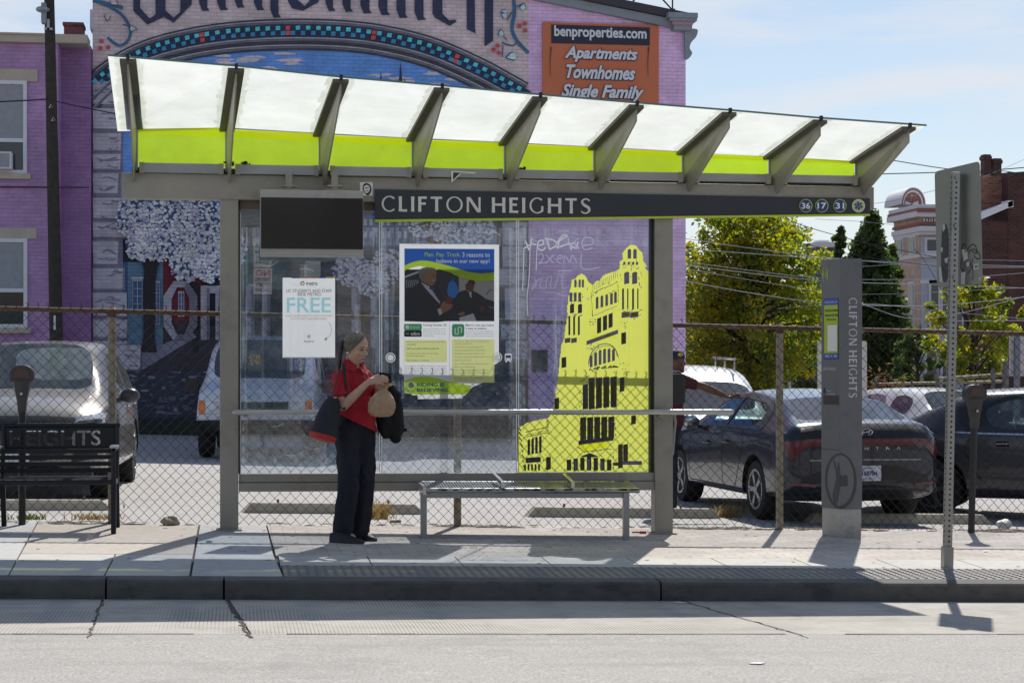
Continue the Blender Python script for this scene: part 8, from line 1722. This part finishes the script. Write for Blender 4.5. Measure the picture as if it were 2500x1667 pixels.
# white boards and the rear fence
WB = mat('board_cream', (.62,.58,.52), .7, var=.06); a, b = P(1999,992,30), P(2117,833,30); mb = MB(); mb.box((a.x,30,a.z),(b.x,30.08,b.z)); bd = thing('notice_board', 'cream board standing behind the name pillar', 'board', (a.lerp(b,.5).x,30,zl(a.x,30))); part('panel', mb, WB, bd, bevel=.01); 
for x in (a.x+.1,b.x-.1): mb = MB(); mb.box((x-.04,30.02,zl(x,30)),(x+.04,30.06,a.z)); part('leg', mb, WB, bd)
a, b = P(2466,918,33), P(2560,822,33); bd = thing('notice_board', 'pale board on a blue-grey post at the right edge', 'board', (a.x+.1,33,zl(a.x,33))); mb = MB(); mb.box((a.x,33,a.z),(b.x,33.05,b.z)); part('panel', mb, mat('board_lilac',(.55,.50,.52),.7), bd); mb = MB(); p = P(2484,960,32.9); mb.box((p.x-.045,32.88,zl(p.x,33)),(p.x+.045,32.96,P(2484,815,33).z)); part('post', mb, mat('post_bluegrey',(.16,.18,.22),.5,.3), bd)
YR = 37.0; rf = thing('chain_link_fence', 'grey chain-link fence at the rear of the car park behind the white suv', 'fence', (P(2300,1000,YR).x,YR,zl(P(2300,1000,YR).x,YR)))
mb = MB(); mb.tube([P(2130,938,YR),P(2448,931,YR)],.03,8); mb.tube([P(2290,924,YR),P(2448,914,YR+.2)],.03,8); part('top_rail', mb, POSTM, rf, smooth=True)
for u, vt, r in ((2138,925,.035),(2225,934,.035),(2288,914,.04),(2424,905,.05),(2455,888,.07)): p = P(u,vt,YR); mb = MB(); mb.tube([Vector((p.x,YR,zl(p.x,YR)-.1)),p,p+Vector((0,0,.06))],[r,r,r*.5],8); part('post', mb, mat('fence_post_grey',(.15,.145,.14),.7,var=.2), rf, smooth=True)
vs = []; fs = []; xA, xB = P(2135,0,YR).x, P(2600,0,YR).x; k = 0; x = xA
while x < xB:
    zb1 = zl(x,YR); zt1 = P(2200,936,YR).z; wire([(x+(.03 if (i+k) % 2 else -.03),YR-.05,zb1+(zt1-zb1)*i/26) for i in range(27)], .004); x += .06; k += 1
mb = MB(); mb.add(vs, fs); part('wire_mesh', mb, WIRE, rf, fix=False)
random.seed(14); mb = MB(); c0_ = P(2140,955,36.5)
for k in range(420): p = c0_+Vector((random.gauss(0,.35),random.gauss(0,.15),random.gauss(-.1,.28))); d1 = Vector((random.gauss(0,1),random.gauss(0,1),random.gauss(0,1))).normalized()*.07; d2 = Vector((random.gauss(0,1),random.gauss(0,1),random.gauss(0,1))).normalized()*.03; mb.poly([p-d1,p+d2,p+d1,p-d2])
solo('dry_bush', mb, mat('dry_bush_brown',(.20,.12,.05),.9,var=.3,vscale=5,trans=.3), 'brown dry bush by the rear fence', 'bush', (c0_.x,36.5,zl(c0_.x,36.5)), fix=False)
# ------------------------------------------------------------ overhead wires
zw = lambda x, y: (1600+x*.3827, 550+y*.3827)
WL = mat('wire_bright', (.55,.55,.56), .3, .7); WK = mat('wire_black', (.02,.02,.022), .5)
wires = [([zw(60,70),zw(190,86),zw(640,150),zw(1100,205),zw(1800,262),zw(2400,268)],38,.011,WL),([zw(60,140),zw(190,150),zw(1100,213),zw(1790,245),zw(2400,262)],38.6,.012,WL),([zw(60,222),zw(190,233),zw(1050,335),zw(1800,340),zw(2400,300)],37.5,.009,WL),([zw(60,240),zw(190,254),zw(1050,352),zw(1800,378),zw(2400,402)],37,.012,WL),([zw(60,260),zw(190,276),zw(800,380),zw(1330,440),zw(2400,395)],39,.008,WL),([zw(60,335),zw(190,355),zw(600,430),zw(1050,492),zw(1500,512),zw(1900,502),zw(2400,452)],36,.013,WL),([zw(780,530),zw(1330,500),zw(1800,545),zw(2400,600)],36.5,.007,WL),([zw(1200,470),zw(1330,505),zw(1600,590),zw(1900,570),zw(2400,440)],37.2,.012,WL),([zw(1900,610),zw(2160,607),zw(2400,609)],36,.010,WL),([zw(1200,240),zw(1330,262),zw(1900,222),zw(2400,228)],41,.008,WL),
 ([zw(800,-70),zw(935,0),zw(1330,110),zw(1800,206)],34,.012,WK),([zw(440,-30),zw(640,40),zw(960,120),zw(1330,200),zw(1900,275)],35,.009,WK),([(2100,380),(2180,392),(2300,411),(2420,424),(2560,415)],42,.018,WK),([(2080,425),(2150,425),(2300,421),(2420,416),(2560,404)],42.5,.020,WK),([(2300,440),(2420,418),(2500,425),(2560,432)],43,.016,WK),([(2400,432),(2450,412),(2500,390),(2560,365)],44,.008,WL),([(2110,500),(2180,490),(2290,463)],60,.012,WL),([(1990,535),(2100,541),(2180,549)],60,.012,WL),([zw(1650,150),zw(1720,230),zw(1820,400),zw(1870,480)],40,.012,WK)]
for i, (pp, Yw_, r, m_) in enumerate(wires):
    pts = [P(u,v,Yw_) for u, v in smooth_path(pp,6)]; mb = MB(); mb.tube(pts, r*.6, 5)
    solo('overhead_wire', mb, m_, ('thin dark overhead wire strung across the sky and trees at the right' if m_ is WK else 'bright sunlit overhead wire strung before the trees at the right'), 'overhead wire', pts[len(pts)//2], 'dark overhead wires' if m_ is WK else 'sunlit overhead wires', smooth=True, fix=False)
pts = [P(-60,252,YPL-.12),P(60,246,YPL-.12),P(115,243,YPL-.12)]; mb = MB(); mb.tube(pts,.014,5); pts2 = [P(128,246,YPL-.1),P(200,262,YPL+1.5),P(300,282,YB0-.2)]; mb2 = MB(); mb2.tube(pts2,.012,5)
solo('service_wire', mb, WK, 'dark wire reaching the utility pole from the picture\'s left edge', 'overhead wire', pts[1], fix=False); solo('service_wire', mb2, WK, 'thin dark wire from the utility pole to the mural wall', 'overhead wire', pts2[1], fix=False)
# ------------------------------------------------------------ the other side of the street, seen only mirrored in the glass and the cars
YS_ = -9.0; so = thing('shop_building', 'brick shop with posters in its windows, across the street behind the viewer', 'building', (2,YS_,0))
mb = MB(); mb.box((-16,YS_-8,-.5),(1.5,YS_,5.2)); mb.box((2.2,YS_-8,-.5),(13,YS_,6.6)); mb.box((14,YS_-10,-.5),(30,YS_,5)); part('wall', mb, brick_mat('shop_brick',(.24,.19,.16),(.3,.28,.25),.22,.078,.01,.2,.85,.4,horiz=False), so)
mir = lambda u, v, Ya: (lambda p: Vector((p.x, 2*YGL-Ya, p.z)))(P(u,v,Ya))
Ya = 2*YGL-YS_-.1
mb = MB()
for (x0, x1) in ((-13,-9.5),(-9,-5.5),(-5,-1.5),(-1,1.2),(3,6),(6.5,9.5),(15,20)): mb.box((x0,YS_-.05,.6),(x1,YS_+.03,2.9))
part('shop_window', mb, mat('shop_glass',(.03,.05,.055),.08), so); mb = MB(); mb.box((-15.5,YS_,3.1),(1.2,YS_+.15,3.9)); part('fascia', mb, mat('fascia_teal',(.10,.16,.16),.6), so)
def mposter(u0, v0, u1, v1, cols, lines, name):
    a, b = mir(u0,v1,Ya), mir(u1,v0,Ya); y = YS_+.06; mb = MB(); mb.box((a.x,y-.02,a.z),(b.x,y,b.z)); po = part(name, mb, cols, so)
    for t, f0, f1, m_ in lines:
        vs_, fs_ = text_geo(t,.02); bm_ = MB(); bm_.add([Vector((b.x-(b.x-a.x)*(.08+.84*x_), y+.006, a.z+(b.z-a.z)*(f0+(f1-f0)*z_))) for x_, z_ in vs_], fs_); part('poster_text', bm_, m_, po, fix=False)
mposter(715,874,775,905,mat('lottery_blue',(.10,.14,.55),.5),[('OHIO!',.40,.90,WHT),('LOTTERY',.08,.30,WHT)],'window_poster'); mposter(606,855,642,908,mat('cup_green',(.05,.12,.05),.5),[('BIG',.6,.82,YELO),('SIPZ',.34,.56,YELO)],'window_poster')
Yn = -.55; Ya2 = 2*YGL-Yn
def road_sign(u0, v0, u1, v1, lines, col, txt, t):
    a, b = mir(u0,v1,Ya2), mir(u1,v0,Ya2); mb = MB(); mb.box((a.x,Yn-.006,a.z),(b.x,Yn,b.z)); pl_ = part('sign_plate', mb, WHT, t, bevel=.004)
    for s_, f0, f1, m_ in lines: vs_, fs_ = text_geo(s_,.02); bm_ = MB(); bm_.add([Vector((b.x-(b.x-a.x)*(.1+.8*x_), Yn+.003, a.z+(b.z-a.z)*(f0+(f1-f0)*z_))) for x_, z_ in vs_], fs_); part('sign_text', bm_, m_, pl_, fix=False)
pA = mir(641,700,Ya2); t = thing('parking_sign', 'parking restriction signs on a post across the street, behind the viewer', 'street sign', (pA.x,Yn-.04,.0)); mb = MB(); mb.tube([(pA.x,Yn-.04,0),(pA.x,Yn-.04,mir(641,560,Ya2).z)],.03,8); part('post', mb, GALV, t)
road_sign(619,585,663,652,[('STREET',.28,.40,INKB),('CLEANING',.12,.24,INKB),('3AM - 7AM',.48,.62,INKB),('PARKING',.70,.86,INKB)],0,0,t); road_sign(619,655,664,718,[('NO',.70,.94,mat('ink_red',(.6,.05,.05),.6)),('PARKING',.5,.64,INKB),('EXCEPT',.3,.44,INKB),('LOADING',.1,.24,INKB)],0,0,t)
